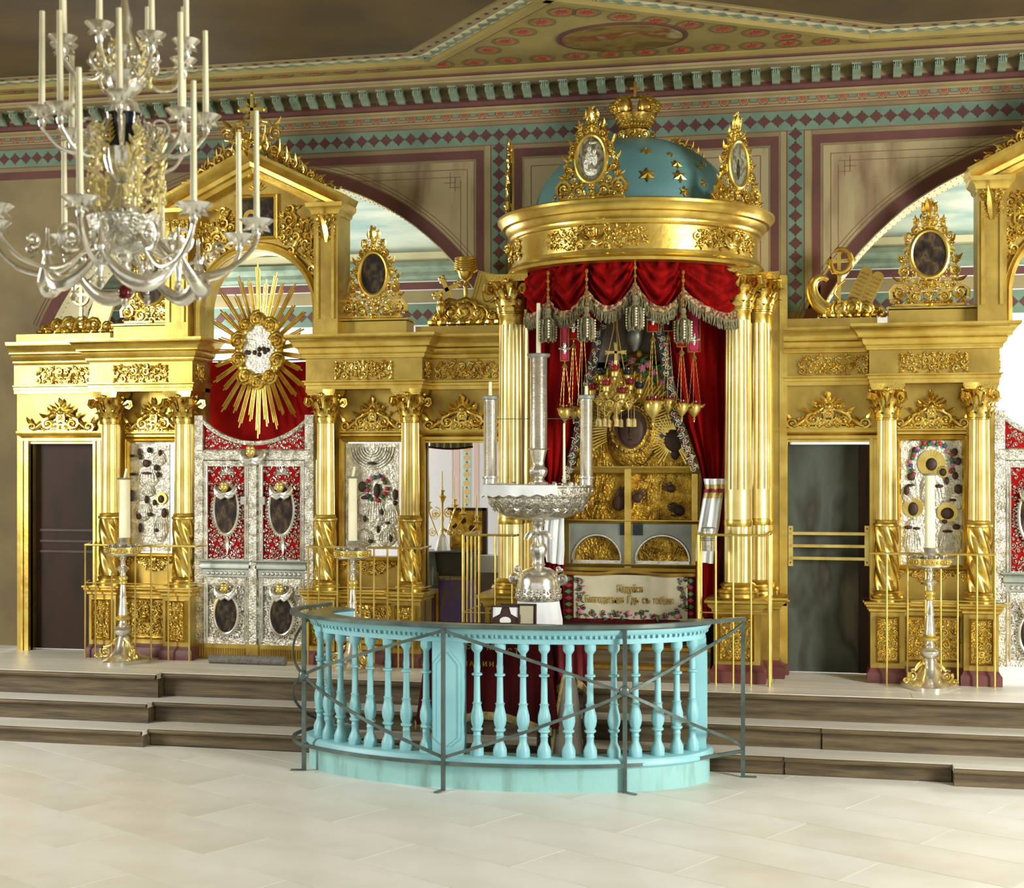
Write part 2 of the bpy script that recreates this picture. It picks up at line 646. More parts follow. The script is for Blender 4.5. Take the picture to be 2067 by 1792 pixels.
# raised solea with two steps; the steps jut forward in front of the left gate and at the right edge
so = st('floor', MB().box(-12, 9, SY + .03, 8, 0, SOL - .015), 'riser', smooth=0)
so.name = 'floor_solea'
rnd = random.Random(9)
xs = -9.6
yy = [SY - .0, -.84, -.58, -.30, .0, .36, .8]
for r_ in range(len(yy) - 1):
    x = -9.6 - rnd.random()
    while x < 4.2:
        L = rnd.uniform(1.7, 2.9)
        st('plank', MB().box(x + .002, x + L - .002, yy[r_] + (.0015 if r_ else 0), yy[r_ + 1] - .0015, SOL - .045, SOL), 'solea', so, smooth=0)
        x += L
st('plank', MB().box(-9.6, 5, .8, 4.2, SOL - .045, SOL), 'solea', so, smooth=0)


def stepcourse(name, zt, yf, segs):
    root = None
    for (x0, x1, dy) in segs:
        t_ = MB().box(x0, x1, yf - dy - .0, yf + .42, zt - .045, zt)
        r_ = MB().box(x0 + .004, x1 - .004, yf - dy + .045, yf + .42, 0, zt - .045)
        if root is None:
            root = st('floor', r_, 'riser', smooth=0)
            root.name = name
        else:
            st('riser_board', r_, 'riser', root, smooth=0)
        st('tread', t_, 'solea', root, smooth=0)
        st('nosing', MB().tube([(x0, yf - dy, zt - .024), (x1, yf - dy, zt - .024)], .021, 8), 'riser', root)


stepcourse('floor_upper_step', ST2, S2Y, [(-9.6, -6.16, .13), (-6.16, -3.0, 0), (-3.0, -.05, 0), (-.05, 4.5, .015)])
stepcourse('floor_lower_step', ST1, S1Y, [(-9.6, -6.05, .13), (-6.05, -3.1, 0), (-3.1, -.35, 0), (-.35, .98, .015), (.98, 4.5, .16)])
# the solea's own front boards
for x0, x1, dy in ((-9.6, -6.2, .13), (-6.2, -2.2, 0), (-2.2, 4.5, 0)):
    st('edge_board', MB().box(x0, x1, SY - dy - .03, SY, SOL - .05, SOL), 'solea', so, smooth=0)
    st('riser_board', MB().box(x0 + .003, x1 - .003, SY - dy + .02, SY + .03, ST2 - .03, SOL - .05), 'riser', so, smooth=0)
    st('nosing', MB().tube([(x0, SY - dy - .03, SOL - .03), (x1, SY - dy - .03, SOL - .03)], .024, 8), 'riser', so)

# wall with two great arches
LA, RA, AZ, AR = -5.79, 2.38, 2.82, 2.74


def arc(cx, cz, r, a0, a1, n):
    return [(cx + r * cos(a0 + (a1 - a0) * i / n), cz + r * sin(a0 + (a1 - a0) * i / n)) for i in range(n + 1)]


wl = [(-9.6, 0), (LA - AR, 0)] + arc(LA, AZ, AR, pi, 0, 56) + [(LA + AR, 0), (RA - AR, 0)] + arc(RA, AZ, AR, pi, 0, 56) + [(RA + AR, 0), (6, 0), (6, CEIL), (-9.6, CEIL)]
wall = st('wall_back', MB().prism(wl, WY, .88), 'wallp', smooth=0)
for cx in (LA, RA):
    mb = MB()
    pts = arc(cx, AZ, AR - .012, 0, pi, 48)
    vs = []
    for x, z in pts:
        for y, dr in ((WY + .01, 0), (.87, 0), (.87, .01), (WY + .01, .01)):
            q = 1 + dr / AR
            vs.append((cx + (x - cx) * q, y, AZ + (z - AZ) * q))
    mb.add(vs, [(i * 4 + j, i * 4 + (j + 1) % 4, i * 4 + 4 + (j + 1) % 4, i * 4 + 4 + j) for i in range(48) for j in range(4)])
    st('arch_soffit', mb, 'cream', wall)
    mb = MB()
    for i in range(150):
        a = pi * (i + .5) / 150
        for y in (.40, .78):
            q = AR - .016
            mb.ell((cx + q * cos(a), y, AZ + q * sin(a)), .009, .009, .009, 5, 3)
    st('painted_dots', mb, 'ochrep', wall)['kind'] = 'stuff'

PY = WY - .003


def flat(mb, x0, x1, z0, z1, k=0):
    """painted stripe on the wall face"""
    y = PY - .0015 * k
    return mb.box(x0, x1, y, WY + .002, z0, z1)


def quat(mb, x, z, s, y, vert=False):
    """stepped four-lobed diamond"""
    st_ = [(0, 1), (.22, .72), (.22, .55), (.48, .55), (.48, .3), (.66, .3)]
    q = [(1, 0)]
    pts = []
    one = [(0, 1.0), (.2, .74), (.2, .58), (.46, .58), (.46, .38), (.62, .38), (.62, .22), (.8, .22)]
    for sx, sz, rev in ((1, 1, False), (1, -1, True), (-1, -1, False), (-1, 1, True)):
        o = [(sx * a, sz * b) for a, b in (one if not rev else one[::-1])]
        if sx == 1 and sz == 1:
            pts += o + [(1, 0)]
        elif sx == 1:
            pts += o
        elif sz == -1:
            pts += o[1:] + [(-1, 0)]
        else:
            pts += o[:-1]
    return mb.prism([(x + a * s, z + b * s) for a, b in pts], y, WY)


zt = P(1400, 253, WY).z                 # quatrefoil frieze
zc = P(1400, 209, WY).z                 # chain frieze
x0w, x1w = -9.5, 5.9
teal, brown, beige, motif, marb, line = MB(), MB(), MB(), MB(), MB(), MB()
flat(teal, x0w, x1w, zt - .092, zt + .092)
for dz in (.098, -.104):
    flat(line, x0w, x1w, zt + dz, zt + dz + .006, 1)
PW = .132
PX = [X(1007, WY), X(1606, WY)]
n_ = int((x1w - x0w) / PW)
for i in range(n_ + 1):
    quat(motif, PX[0] + (i - 47) * PW, zt, .064, PY - .003) if x0w < PX[0] + (i - 47) * PW < x1w else None
for px in PX:
    flat(teal, px - .078, px + .078, 4.03, zt - .092)
    for k_ in range(26):
        z = zt - PW * (k_ + 1)
        if z > 4.09:
            quat(motif, px, z, .064, PY - .003)
    for sg in (-1, 1):
        flat(line, px + sg * .084 - .003, px + sg * .084 + .003, 4.03, zt - .1, 1)
        flat(beige, px + sg * .115 - .028, px + sg * .115 + .028, 4.06, zt - .1)
# brown frames and marbled fields
zb = P(1400, 283, WY).z
for xa, xb in ((PX[0] + .16, PX[1] - .16),):
    flat(brown, xa, xb, zb - .085, zb)
    flat(brown, xa, xa + .075, 2, zb - .085)
    flat(brown, xb - .075, xb, 2, zb - .085)
    flat(marb, xa + .1, xb - .1, 2, zb - .11)
    flat(line, xa + .17, xb - .17, zb - .185, zb - .178, 1)
    flat(line, xa + .17, xa + .177, 2, zb - .185, 1)
    flat(line, xb - .177, xb - .17, 2, zb - .185, 1)


def spandrel(cx, xs, sg, far):
    """field between an arch and the pilaster at xs; sg=+1 when the pilaster is to the right"""
    def band(mb, r0, r1, k=0):
        y = PY - .0015 * k
        a0, a1 = (-.05, pi * .86) if sg > 0 else (pi * .14, pi + .05)
        n = 60
        vs, fs = [], []
        for i in range(n + 1):
            a = a0 + (a1 - a0) * i / n
            for r in (r0, r1):
                vs.append((cx + r * cos(a), y, AZ + r * sin(a)))
        for i in range(n):
            fs.append((2 * i, 2 * i + 1, 2 * i + 3, 2 * i + 2))
        mb.add(vs, fs)
    band(brown, AR + .002, AR + .115)
    band(line, AR + .15, AR + .156, 1)
    band(line, AR + .185, AR + .190, 1)
    flat(brown, min(xs, far), max(xs, far), zb - .085, zb)
    flat(brown, min(xs, xs - sg * .075), max(xs, xs - sg * .075), 4.19, zb - .085)
    # marbled field
    r = AR + .13
    xe = xs - sg * .1
    ze = zb - .11
    a0 = math.acos(max(-1, min(1, (xe - cx) / r)))
    a1 = math.asin(min(1, (ze - AZ) / r))
    if sg < 0:
        a1 = pi - a1
    pts = arc(cx, AZ, r, a0, a1, 40) + [(xe, ze)]
    if sg > 0:
        pts = pts[::-1]
    marb.prism(pts, PY, WY)
    x_ = xs - sg * .17
    flat(line, x_, x_ + .006, AZ + 1.45, ze - .075, 1)
    flat(line, min(x_, cx), max(x_, cx), ze - .081, ze - .075, 1)
    x_ = xs - sg * .24
    flat(line, x_, x_ + .005, AZ + 1.75, ze - .19, 1)
    flat(line, min(x_, x_ - sg * 1.2), max(x_, x_ - sg * 1.2), ze - .155, ze - .15, 1)
    for q in (0, .05):
        flat(line, min(x_ - sg * q, x_ - sg * (q + .12)), max(x_ - sg * q, x_ - sg * (q + .12)), ze - .26 + q, ze - .255 + q, 1)
        flat(line, x_ - sg * (.06 + q), x_ - sg * (.06 + q) + .005, ze - .3 + q, ze - .15 + q, 1)


spandrel(LA, PX[0] - .16, 1, -9.5)
spandrel(RA, PX[1] + .16, -1, 5.9)
# chain frieze
flat(beige, x0w, x1w, zc - .066, zc + .066)
for dz in (-.072, .066):
    flat(line, x0w, x1w, zc + dz, zc + dz + .007, 1)
chain, dots, plates = MB(), MB(), MB()
CW = .187
i = 0
x = x0w + .1
while x < x1w:
    for r in (.043, .024):
        vs, fs = [], []
        for k_ in range(17):
            a = 2 * pi * k_ / 16
            for rr in (r, r + .006):
                vs.append((x + rr * cos(a), PY - .003, zc + rr * sin(a)))
        chain.add(vs, [(2 * k_, 2 * k_ + 1, 2 * k_ + 3, 2 * k_ + 2) for k_ in range(16)])
    dots.disc((x, zc), .016, .016, PY - .004, WY, 10)
    chain.box(x + .055, x + CW - .055, PY - .002, WY, zc - .024, zc + .024)
    plates.box(x + .061, x + CW - .061, PY - .004, WY, zc - .017, zc + .017)
    for dz in (-.047, .041):
        chain.box(x + .01, x + CW - .02, PY - .003, WY, zc + dz, zc + dz + .006)
    x += CW
for nm, mb, m_ in (('painted_teal_band', teal, 'tealp'), ('painted_brown_frame', brown, 'brown'), ('painted_stripe', beige, 'beigep'), ('painted_motifs', motif, 'motif'),
                   ('painted_marble_field', marb, 'marble'), ('painted_lines', line, 'line'), ('painted_chain', chain, 'line'), ('painted_dots', dots, 'redp'), ('painted_plates', plates, 'tealp')):
    st(nm, mb, m_, wall, smooth=0)['kind'] = 'stuff'

# cornice with green brackets
cor = st('trim_1', MB().molding([(.02, 6.105), (.02, 6.125), (.05, 6.14), (.05, 6.16)], x0w, x1w, WY, WY, False), 'beigep')
cor.name = 'trim_1'
st('brown_moulding', MB().molding([(.05, 6.16), (.08, 6.17), (.08, 6.205), (.13, 6.225), (.13, 6.235)], x0w, x1w, WY, WY, False), 'brown', cor)
st('bracket_course', MB().molding([(.12, 6.235), (.12, 6.325)], x0w, x1w, WY, WY, False), 'beigep', cor)
st('corona', MB().molding([(.42, 6.325), (.42, 6.345), (.44, 6.35), (.44, 6.375)], x0w, x1w, WY, WY, False), 'beigep', cor)
st('brown_moulding', MB().molding([(.44, 6.375), (.47, 6.38), (.47, 6.395)], x0w, x1w, WY, WY, False), 'brown', cor)
st('crown_moulding', MB().molding([(.47, 6.395), (.5, 6.40), (.54, 6.42), (.54, CEIL)], x0w, x1w, WY, WY, False), 'ceil', cor)
mb = MB()
pr = [(0, 0), (-.145, 0), (-.165, -.02), (-.155, -.05), (-.11, -.066), (-.08, -.085), (-.045, -.108), (0, -.108)]
mb.add([(dx, a, b) for dx in (-.037, .037) for a, b in pr],
       [tuple(range(8)), tuple(range(15, 7, -1))] + [(i, i + 8, (i + 1) % 8 + 8, (i + 1) % 8) for i in range(8)])
mb.box(-.044, .044, -.18, 0, 0, .012)
for dx in (-.018, 0, .018):
    mb.box(dx - .005, dx + .005, -.172, -.13, -.048, .0)
bm_ = mb.mesh('bracket', 'bracket', 30)
x = -8.9
while x < 2.6:
    put('bracket', bm_, cor, (x, WY - .12, 6.313))
    x += .187

# ceiling: painted plane, two sunk plafonds with moulded borders, medallion, star circles
ce = st('ceiling', MB().box(-12, 9, -18, 1, CEIL, CEIL + .2), 'ceil', smooth=0)
C1, C2 = Vector((-3.68, -.55)), Vector((-2.62, -1.74))
C3, C4 = Vector((.34, -.47)), Vector((-1.21, -1.48))


def along(mb, pts, off0, off1, z0, z1):
    """flat strip offset sideways from a polyline"""
    n = len(pts)
    vs, fs = [], []
    for i, p in enumerate(pts):
        ds = []
        if i:
            ds.append((pts[i] - pts[i - 1]).normalized())
        if i < n - 1:
            ds.append((pts[i + 1] - pts[i]).normalized())
        nr = sum((Vector((-d.y, d.x)) for d in ds), Vector((0, 0)))
        nr.normalize()
        k = 1 / max(.4, nr.dot(Vector((-ds[0].y, ds[0].x))))
        for o in (off0, off1):
            q = p + nr * o * k
            vs += [(q.x, q.y, z0), (q.x, q.y, z1)]
    for i in range(n - 1):
        a, b = i * 4, i * 4 + 4
        fs += [(a, a + 2, b + 2, b), (a + 1, b + 1, b + 3, a + 3), (a, b, b + 1, a + 1), (a + 2, a + 3, b + 3, b + 2)]
    return mb.add(vs, fs)


dL = (C2 - C1).normalized()
pathL = [Vector((-11.9, C1.y)), C1, C1 + dL * 6]
dR = (C4 - C3).normalized()
pathR = [C3 + dR * 6, C3, Vector((8.9, C3.y))]
for pth, inner in ((pathL, -1), (pathR, -1)):
    # inner side (towards the nave) is to the right of the path direction for both
    st('plafond_border', along(MB(), pth, 0, -.07, CEIL - .05, CEIL), 'ceil', ce, smooth=0)
    st('plafond_fillet', along(MB(), pth, .0, .05, CEIL - .025, CEIL), 'brown', ce, smooth=0)
    st('plafond_leaf_band', along(MB(), pth, -.075, -.20, CEIL - .006, CEIL), 'cream', ce, smooth=0)
    st('plafond_dotted_band', along(MB(), pth, -.21, -.32, CEIL - .008, CEIL), 'beigep', ce, smooth=0)
    lf, dt = MB(), MB()
    for i in range(len(pth) - 1):
        a, b = pth[i], pth[i + 1]
        L = (b - a).length
        d = (b - a) / L
        nr = Vector((-d.y, d.x))
        q = .1
        while q < L - .1:
            c = a + d * q - nr * .14
            e = c + d * .11 + nr * .03
            f_ = c + d * .02 - nr * .05
            g = c - d * .06 + nr * .01
            h = c + d * .05 + nr * .05
            lf.slab([tuple(k) for k in (g, f_, e, h)], CEIL - .012, CEIL)
            c = a + d * q - nr * .265
            dt.slab([tuple(k) for k in (c - d * .03, c - nr * .02, c + d * .03, c + nr * .02)], CEIL - .013, CEIL)
            q += .16
    st('painted_leaves', lf, 'bracket', ce, smooth=0)['kind'] = 'stuff'
    st('painted_lozenges', dt, 'motif', ce, smooth=0)['kind'] = 'stuff'
# dark plafond canvases
dn = Vector((-dL.y, dL.x)) * -.33
q = C1 + Vector((0, -.33)) + Vector((-.18, 0))
st('plafond_field', MB().slab([(-11.9, q.y), (q.x, q.y), tuple(Vector((q.x, q.y)) + dL * 6), (-11.9, q.y + dL.y * 6)][::-1], CEIL - .004, CEIL), 'ceildark', ce, smooth=0)
st('plafond_field', MB().slab([(8.9, C3.y - .33), (8.9, C3.y - 5.5), tuple(C3 + Vector((.2, -.33)) + dR * 6), tuple(C3 + Vector((.2, -.33)))][::-1], CEIL - .004, CEIL), 'ceildark', ce, smooth=0)
# star circles along the wall and along the slanting borders
stars, rings_ = MB(), MB()


def starring(x, y, r):
    for r0, r1 in ((r, r * .93), (r * .82, r * .77)):
        vs = []
        for k in range(25):
            a = 2 * pi * k / 24
            vs += [(x + r0 * cos(a), y + r0 * sin(a), CEIL - .006), (x + r1 * cos(a), y + r1 * sin(a), CEIL - .006)]
        rings_.add(vs, [(2 * k, 2 * k + 2, 2 * k + 3, 2 * k + 1) for k in range(24)])
    pts = []
    for k in range(16):
        rr = r * (.62 if k % 2 == 0 else .2)
        pts.append((x + rr * cos(pi * k / 8), y + rr * sin(pi * k / 8)))
    stars.slab(pts, CEIL - .007, CEIL)


x = -8.6
while x < 3:
    starring(x, -.40, .125)
    rings_.slab([(x + .13, -.36), (x + .17, -.40), (x + .13, -.44), (x + .21, -.40)], CEIL - .006, CEIL) if False else None
    x += .33
for p0, d, sg in ((C1 + Vector((.36, .02)), dL, 1), (C3 + Vector((-.42, .03)), dR, -1)):
    for k in range(1, 8):
        q = p0 + d * (.33 * k)
        starring(q.x, q.y, .125)
st('painted_rings', rings_, 'line', ce, smooth=0)['kind'] = 'stuff'
st('painted_stars', stars, 'redp', ce, smooth=0)['kind'] = 'stuff'
mc = P(1255, 74, 0)
t_ = (CEIL - EYE) * FPX / (HORIZON - 74)
mx, my = P(1255, 74, t_ * (cos(YAW) + (1255 - 1033.5) / FPX * sin(YAW)) - DIST).xy
oval = lambda rx, ry: [(mx + rx * cos(2 * pi * i / 40), my + ry * sin(2 * pi * i / 40)) for i in range(40)]
st('medallion_border', MB().slab(oval(.60, .43), CEIL - .012, CEIL), 'brown', ce, smooth=0)
st('medallion_painting', MB().slab(oval(.55, .385), CEIL - .02, CEIL), 'medal', ce, smooth=0)

# altar room behind the screen
ab = st('wall_altar', MB().box(-9.6, 6, 3.6, 3.8, 0, 5.1), 'altw', smooth=0)
mb = MB()
vs = [(3.6, 5.0), (3.45, 5.35), (3.1, 5.62), (2.5, 5.78), (1.6, 5.84), (.88, 5.84)]
mb.grid(lambda a, b: (-9.6 + 15.6 * a, vs[round(b * 5)][0], vs[round(b * 5)][1]), 1, 5)
mb.grid(lambda a, b: (-9.6 + 15.6 * a, vs[round(b * 5)][0], vs[round(b * 5)][1] + .1), 1, 5)
st('ceiling_altar', mb, 'sky')
st('wall_altar_left', MB().box(-9.8, -9.6, .9, 3.8, 0, 6), 'altw', smooth=0)
st('wall_altar_right', MB().box(6, 6.2, .9, 3.8, 0, 6), 'altw', smooth=0)
A3 = 3.597
mbs = {k: MB() for k in ('tealp', 'brown', 'pinkp', 'cream', 'paleteal', 'motif', 'ochrep', 'beigep', 'bracket')}


def fa(k, u0, u1, v0, v1, lay=0):
    a, b = P(u0, v0, 3.6), P(u1, v1, 3.6)
    mbs[k].box(a.x, b.x, A3 - .002 * lay, 3.6, b.z, a.z)


for v0, v1, k in ((612, 655, 'tealp'), (585, 610, 'beigep'), (568, 583, 'brown'), (545, 560, 'cream'), (552, 566, 'bracket')):
    z0, z1 = P(900, v1, 3.6).z, P(900, v0, 3.6).z
    mbs[k].box(-9.6, 6, A3, 3.6, z0, z1)
zq = P(900, 634, 3.6).z
for i in range(110):
    s = .07
    x = -9.4 + i * .14
    mbs['motif'].prism([(x - s, zq), (x, zq - s), (x + s, zq), (x, zq + s)], A3 - .002, 3.6)
fa('pinkp', 917, 927, 700, 1300)
fa('pinkp', 957, 966, 700, 1300)
fa('pinkp', 912, 914, 700, 1300)
fa('paleteal', 934, 950, 700, 1300)
for i in range(40):
    c = P(942, 700 + i * 17.2, 3.6)
    s = .05
    mbs['ochrep'].prism([(c.x - s, c.z), (c.x, c.z - s), (c.x + s, c.z), (c.x, c.z + s)], A3 - .002, 3.6)
    mbs['redp' if 'redp' in mbs else 'motif'].prism([(c.x - .012, c.z + .05), (c.x, c.z + .04), (c.x + .012, c.z + .05), (c.x, c.z + .06)], A3 - .004, 3.6)
for k, mb in mbs.items():
    if mb.v:
        st('painted_ornament', mb, k, ab, smooth=0)['kind'] = 'stuff'
z0 = P(900, 562, 3.6).z
st('moulding', MB().molding([(.04, z0), (.08, z0 + .03), (.08, z0 + .08), (.16, z0 + .14), (.16, z0 + .2)], -9.6, 6, 3.6, 3.6, False), 'bracket', ab)
st('moulding', MB().molding([(.1, z0 + .2), (.14, z0 + .24), (.14, z0 + .32)], -9.6, 6, 3.6, 3.6, False), 'cream', ab)

# side walls of the nave, outside the frame
st('wall_left', MB().box(-12.2, -12, -18, .3, 0, CEIL), 'wallp', smooth=0)
st('wall_right', MB().box(9, 9.2, -18, .3, 0, CEIL), 'wallp', smooth=0)
st('wall_back_left', MB().box(-12, -9.6, .3, .5, 0, CEIL), 'wallp', smooth=0)
st('wall_back_right', MB().box(6, 9, .3, .5, 0, CEIL), 'wallp', smooth=0)
# ------------------------------------------------------------------ gilded icon screen
def capital_mesh(name='capital', m='gold2'):
    """Corinthian capital, unit column radius 1, height 3.3, origin at its foot"""
    mb = MB()
    mb.lathe([(1.02, 0), (1.12, .06), (1.12, .16), (1.0, .22), (.95, .3), (1.0, 1.4), (1.25, 2.3), (1.5, 2.7), (.2, 2.72)], 16)
    for row, (z, h, out, n, off) in enumerate(((.2, 1.3, .62, 8, 0), (.7, 1.75, .95, 8, pi / 8))):
        for i in range(n):
            a = 2 * pi * i / n + off
            vs, fs = [], []
            for k in range(6):
                q = k / 5
                r = 1.03 + out * q ** 2.2 + .1 * row
                zz = z + h * (q if q < .8 else .8 + (q - .8) * .2 - (q - .8) * .9)
                w = .42 * (1 - .5 * q) * (1 + .28 * sin(k * 2.2))
                for sx, rr in ((-w, r), (0, r + .13), (w, r)):
                    vs.append((cos(a) * rr - sin(a) * sx, sin(a) * rr + cos(a) * sx, zz))
            for k in range(5):
                for j in range(2):
                    fs.append((k * 3 + j, k * 3 + j + 1, k * 3 + j + 4, k * 3 + j + 3))
            mb.add(vs, fs)
    for i in range(4):
        a = pi / 4 + pi / 2 * i
        vol = MB()
        pts, rs = [], []
        for k in range(16):
            q = k / 15
            if q < .35:
                s = q / .35
                pts.append((1.15 + .75 * s, 0, 1.5 + .95 * s ** .7))
            else:
                s = (q - .35) / .65
                b = pi / 2 - s * 3.2 * pi
                r = .52 * (1 - .75 * s)
                pts.append((1.95 + r * cos(b), 0, 2.05 + r * sin(b)))
            rs.append(.17 * (1.1 - .4 * q))
        vol.tube(pts, rs, 5, 1.9)
        vol.ell((1.95, 0, 2.05), .16, .3, .16, 6, 4)
        vol.map(lambda x, y, z: (x * cos(a) - y * sin(a), x * sin(a) + y * cos(a), z))
        mb.add(vol.v, vol.f)
        b = pi / 2 * i
        fl_ = MB()
        for sg in (-1, 1):
            pts = [(1.2 + .25 * k / 8, sg * (.15 + .42 * k / 8 - (.25 * max(0, k - 5) / 3)), 1.5 + .9 * sin(k / 8 * pi * .75)) for k in range(9)]
            fl_.tube(pts, .09, 5)
        fl_.ell((1.55, 0, 2.75), .22, .28, .25, 7, 5)
        fl_.map(lambda x, y, z: (x * cos(b) - y * sin(b), x * sin(b) + y * cos(b), z))
        mb.add(fl_.v, fl_.f)
    # abacus with hollow sides
    for z0, z1, s in ((2.72, 2.9, 1.9), (2.9, 3.02, 2.02), (3.02, 3.3, 2.1)):
        pts = []
        for i in range(4):
            a0, a1 = pi / 4 + pi / 2 * i, pi / 4 + pi / 2 * (i + 1)
            for k in range(6):
                q = k / 6
                p = Vector((cos(a0), sin(a0))) * (1 - q) + Vector((cos(a1), sin(a1))) * q
                d = p.length
                bow = 1 - .30 * sin(pi * q)
                u = Vector((cos(a0 + (a1 - a0) * q), sin(a0 + (a1 - a0) * q)))
                rr = s * 1.06 / max(abs(u.x) + abs(u.y), 1e-6) * 1.414 * .5
                rr = s * (d * 1.0) * (1 - .12 * sin(pi * q)) * 1.12
                pts.append(tuple(u * rr))
        mb.slab(pts, z0, z1)
    return mb.mesh(name, m, 50)


CAP = capital_mesh()


def fluted(r0, r1, z0, z1, n=20, depth=.10, seg=1):
    prof = [(r0 + (r1 - r0) * i / seg, z0 + (z1 - z0) * i / seg) for i in range(seg + 1)]
    return MB().lathe(prof, n * 4, mod=lambda a, z: 1 - depth * max(0, cos(a * n)) ** .6)


def base_prof(r, z, h):
    return [(r * 1.42, z), (r * 1.42, z + h * .22), (r * 1.5, z + h * .3), (r * 1.42, z + h * .48), (r * 1.2, z + h * .55), (r * 1.2, z + h * .66), (r * 1.32, z + h * .76), (r * 1.2, z + h * .88), (r, z + h)]


CR = .098
me_shaft = fluted(CR * .96, CR * .86, 2.05, 2.97, 18, .12).mesh('fluted_shaft', 'goldshaft', 60)
tw = MB().lathe([(CR * 1.05, 1.41 + .58 * i / 40) for i in range(41)], 40, mod=lambda a, z: 1 + .11 * (abs(cos((a * 5 + (z - 1.4) * 27) / 2)) * 2 - 1))
me_twist = tw.mesh('spiral_drum', 'gold2', 60)
me_collar = MB().lathe([(CR * 1.02, 1.985), (CR * 1.22, 1.995), (CR * 1.25, 2.01), (CR * 1.2, 2.02), (CR * 1.05, 2.03), (CR * 1.1, 2.045), (CR * .97, 2.055)], 28).mesh('collar', 'gold', 50)
me_base = MB().lathe(base_prof(CR, 1.31, .1), 28).mesh('column_base', 'gold', 40)


def column(par, x, y=-.2):
    c = put('column', me_shaft, par, (x, y, 0))
    for nm, me in (('spiral_drum', me_twist), ('collar', me_collar), ('column_base', me_base)):
        put(nm, me, c, (x, y, 0))
    put('capital', CAP, c, (x, y, 2.965), scale=(CR * .95, CR * .95, .335 / 3.3))
    return c


def rect_in(w, h):
    return lambda x, z: abs(x) < w / 2 and abs(z) < h / 2


def panel_carve(w, h, seed, sp=None):
    mb = MB()
    sp = sp or h * .3
    shell(mb, 0, -h * .2, h * .42, n=7)
    fill(mb, lambda x, z: abs(x) < w / 2 - sp * .35 and abs(z) < h / 2 - sp * .25 and (x * x + z * z > (h * .2) ** 2), (-w / 2, w / 2, -h / 2, h / 2), sp * .82, seed)
    return mb


FR1 = panel_carve(.62, .175, 3, .07).mesh('carved_frieze', 'gold2', 60)
FR2 = panel_carve(.66, .175, 8, .07).mesh('carved_frieze', 'gold2', 60)
FRS = panel_carve(.2, .17, 5, .06).mesh('carved_frieze', 'gold2', 60)


def crest_carve(w, h, seed):
    """low arched carving over a door or icon: two long scrolls rising to a shell"""
    mb = MB()
    half = MB()
    pts = [(.04, 0, h * .55)] + [(w * .1 + w * .3 * q, -.012, h * (.50 - .44 * q ** 1.2)) for q in [i / 8 for i in range(9)]] + [(w * .44, -.012, h * .03)]
    half.tube(pts, [h * .055 + h * .02 * sin(i) for i in range(len(pts))], 6)
    scroll(half, w * .445, h * .13, h * .14, -pi / 2, 1.4, 1, h * .045)
    leaf(half, w * .47, h * .2, 1.0, h * .28, h * .075)
    leaf(half, w * .38, h * .12, 2.0, h * .25, h * .07)
    scroll(half, w * .19, h * .22, h * .18, pi / 2, 1.5, -1, h * .05)
    leaf(half, w * .1, h * .25, -.6, h * .36, h * .09)
    leaf(half, w * .2, h * .38, .5, h * .3, h * .08)
    scroll(half, w * .07, h * .13, h * .12, 0, 1.3, 1, h * .04)
    leaf(half, w * .28, h * .12, 2.4, h * .3, h * .07)
    leaf(half, w * .12, h * .5, .9, h * .3, h * .08)
    half.mirror()
    mb.add(half.v, half.f)
    shell(mb, 0, h * .58, h * .4, -.25, pi + .25, 9)
    fill(mb, lambda x, z: 0 < z < h * .66 and abs(x) < w * .33 * (1 - z / h), (-w / 2, w / 2, 0, h), h * .2, seed)
    leaf(mb, 0, h * .8, pi / 2, h * .25, h * .09)
    mb.box(-w * .47, w * .47, -.012, .0, -h * .01, h * .03)
    return mb.mesh('crest_carving', 'gold2', 60)


CRW = crest_carve(.60, .34, 21)
GAR = MB()
fill(GAR, lambda x, z: abs(x) < .25 and -.04 - .05 * cos(x * 18) < z < .05, (-.25, .25, -.12, .06), .045, 4)
GARM = GAR.mesh('carved_garland', 'gold2', 60)
PED = MB()
fill(PED, rect_in(.15, .36), (-.08, .08, -.18, .18), .05, 6, True)
PEDM = PED.mesh('carved_panel', 'gold2', 60)
DAD = MB()
rosette(DAD, 0, .02, .08, 0, 8)
fill(DAD, lambda x, z: abs(x) < .22 and abs(z) < .17 and x * x + z * z > .007, (-.22, .22, -.17, .17), .055, 7, True)
DADM = DAD.mesh('carved_panel', 'gold2', 60)

ENT_ARCH = [(.0, 3.30), (.0, 3.335), (.012, 3.34), (.012, 3.365), (.03, 3.375), (.03, 3.385)]
ENT_FRZ = [(.0, 3.385), (.0, 3.60)]
ENT_COR = [(.0, 3.60), (.02, 3.605), (.03, 3.625), (.03, 3.64), (.055, 3.66), (.065, 3.70), (.10, 3.715), (.10, 3.735), (.12, 3.76), (.15, 3.80), (.17, 3.81), (.17, 3.835)]


def entab(par, x0, x1, yf, yb, ret=True):
    obj('architrave', MB().molding(ENT_ARCH, x0, x1, yf, yb, ret), 'gold', par)
    obj('frieze', MB().molding(ENT_FRZ, x0, x1, yf, yb, ret), 'goldflat', par)
    obj('cornice', MB().molding(ENT_COR, x0, x1, yf, yb, ret), 'gold', par)
    obj('cornice_top', MB().box(x0 - .16 * ret, x1 + .16 * ret, yf - .16, yb, 3.80, 3.834), 'goldflat', par, smooth=0)
    obj('soffit', MB().box(x0 + .004, x1 - .004, yf + .004, yb, 3.301, 3.33), 'goldflat', par, smooth=0)


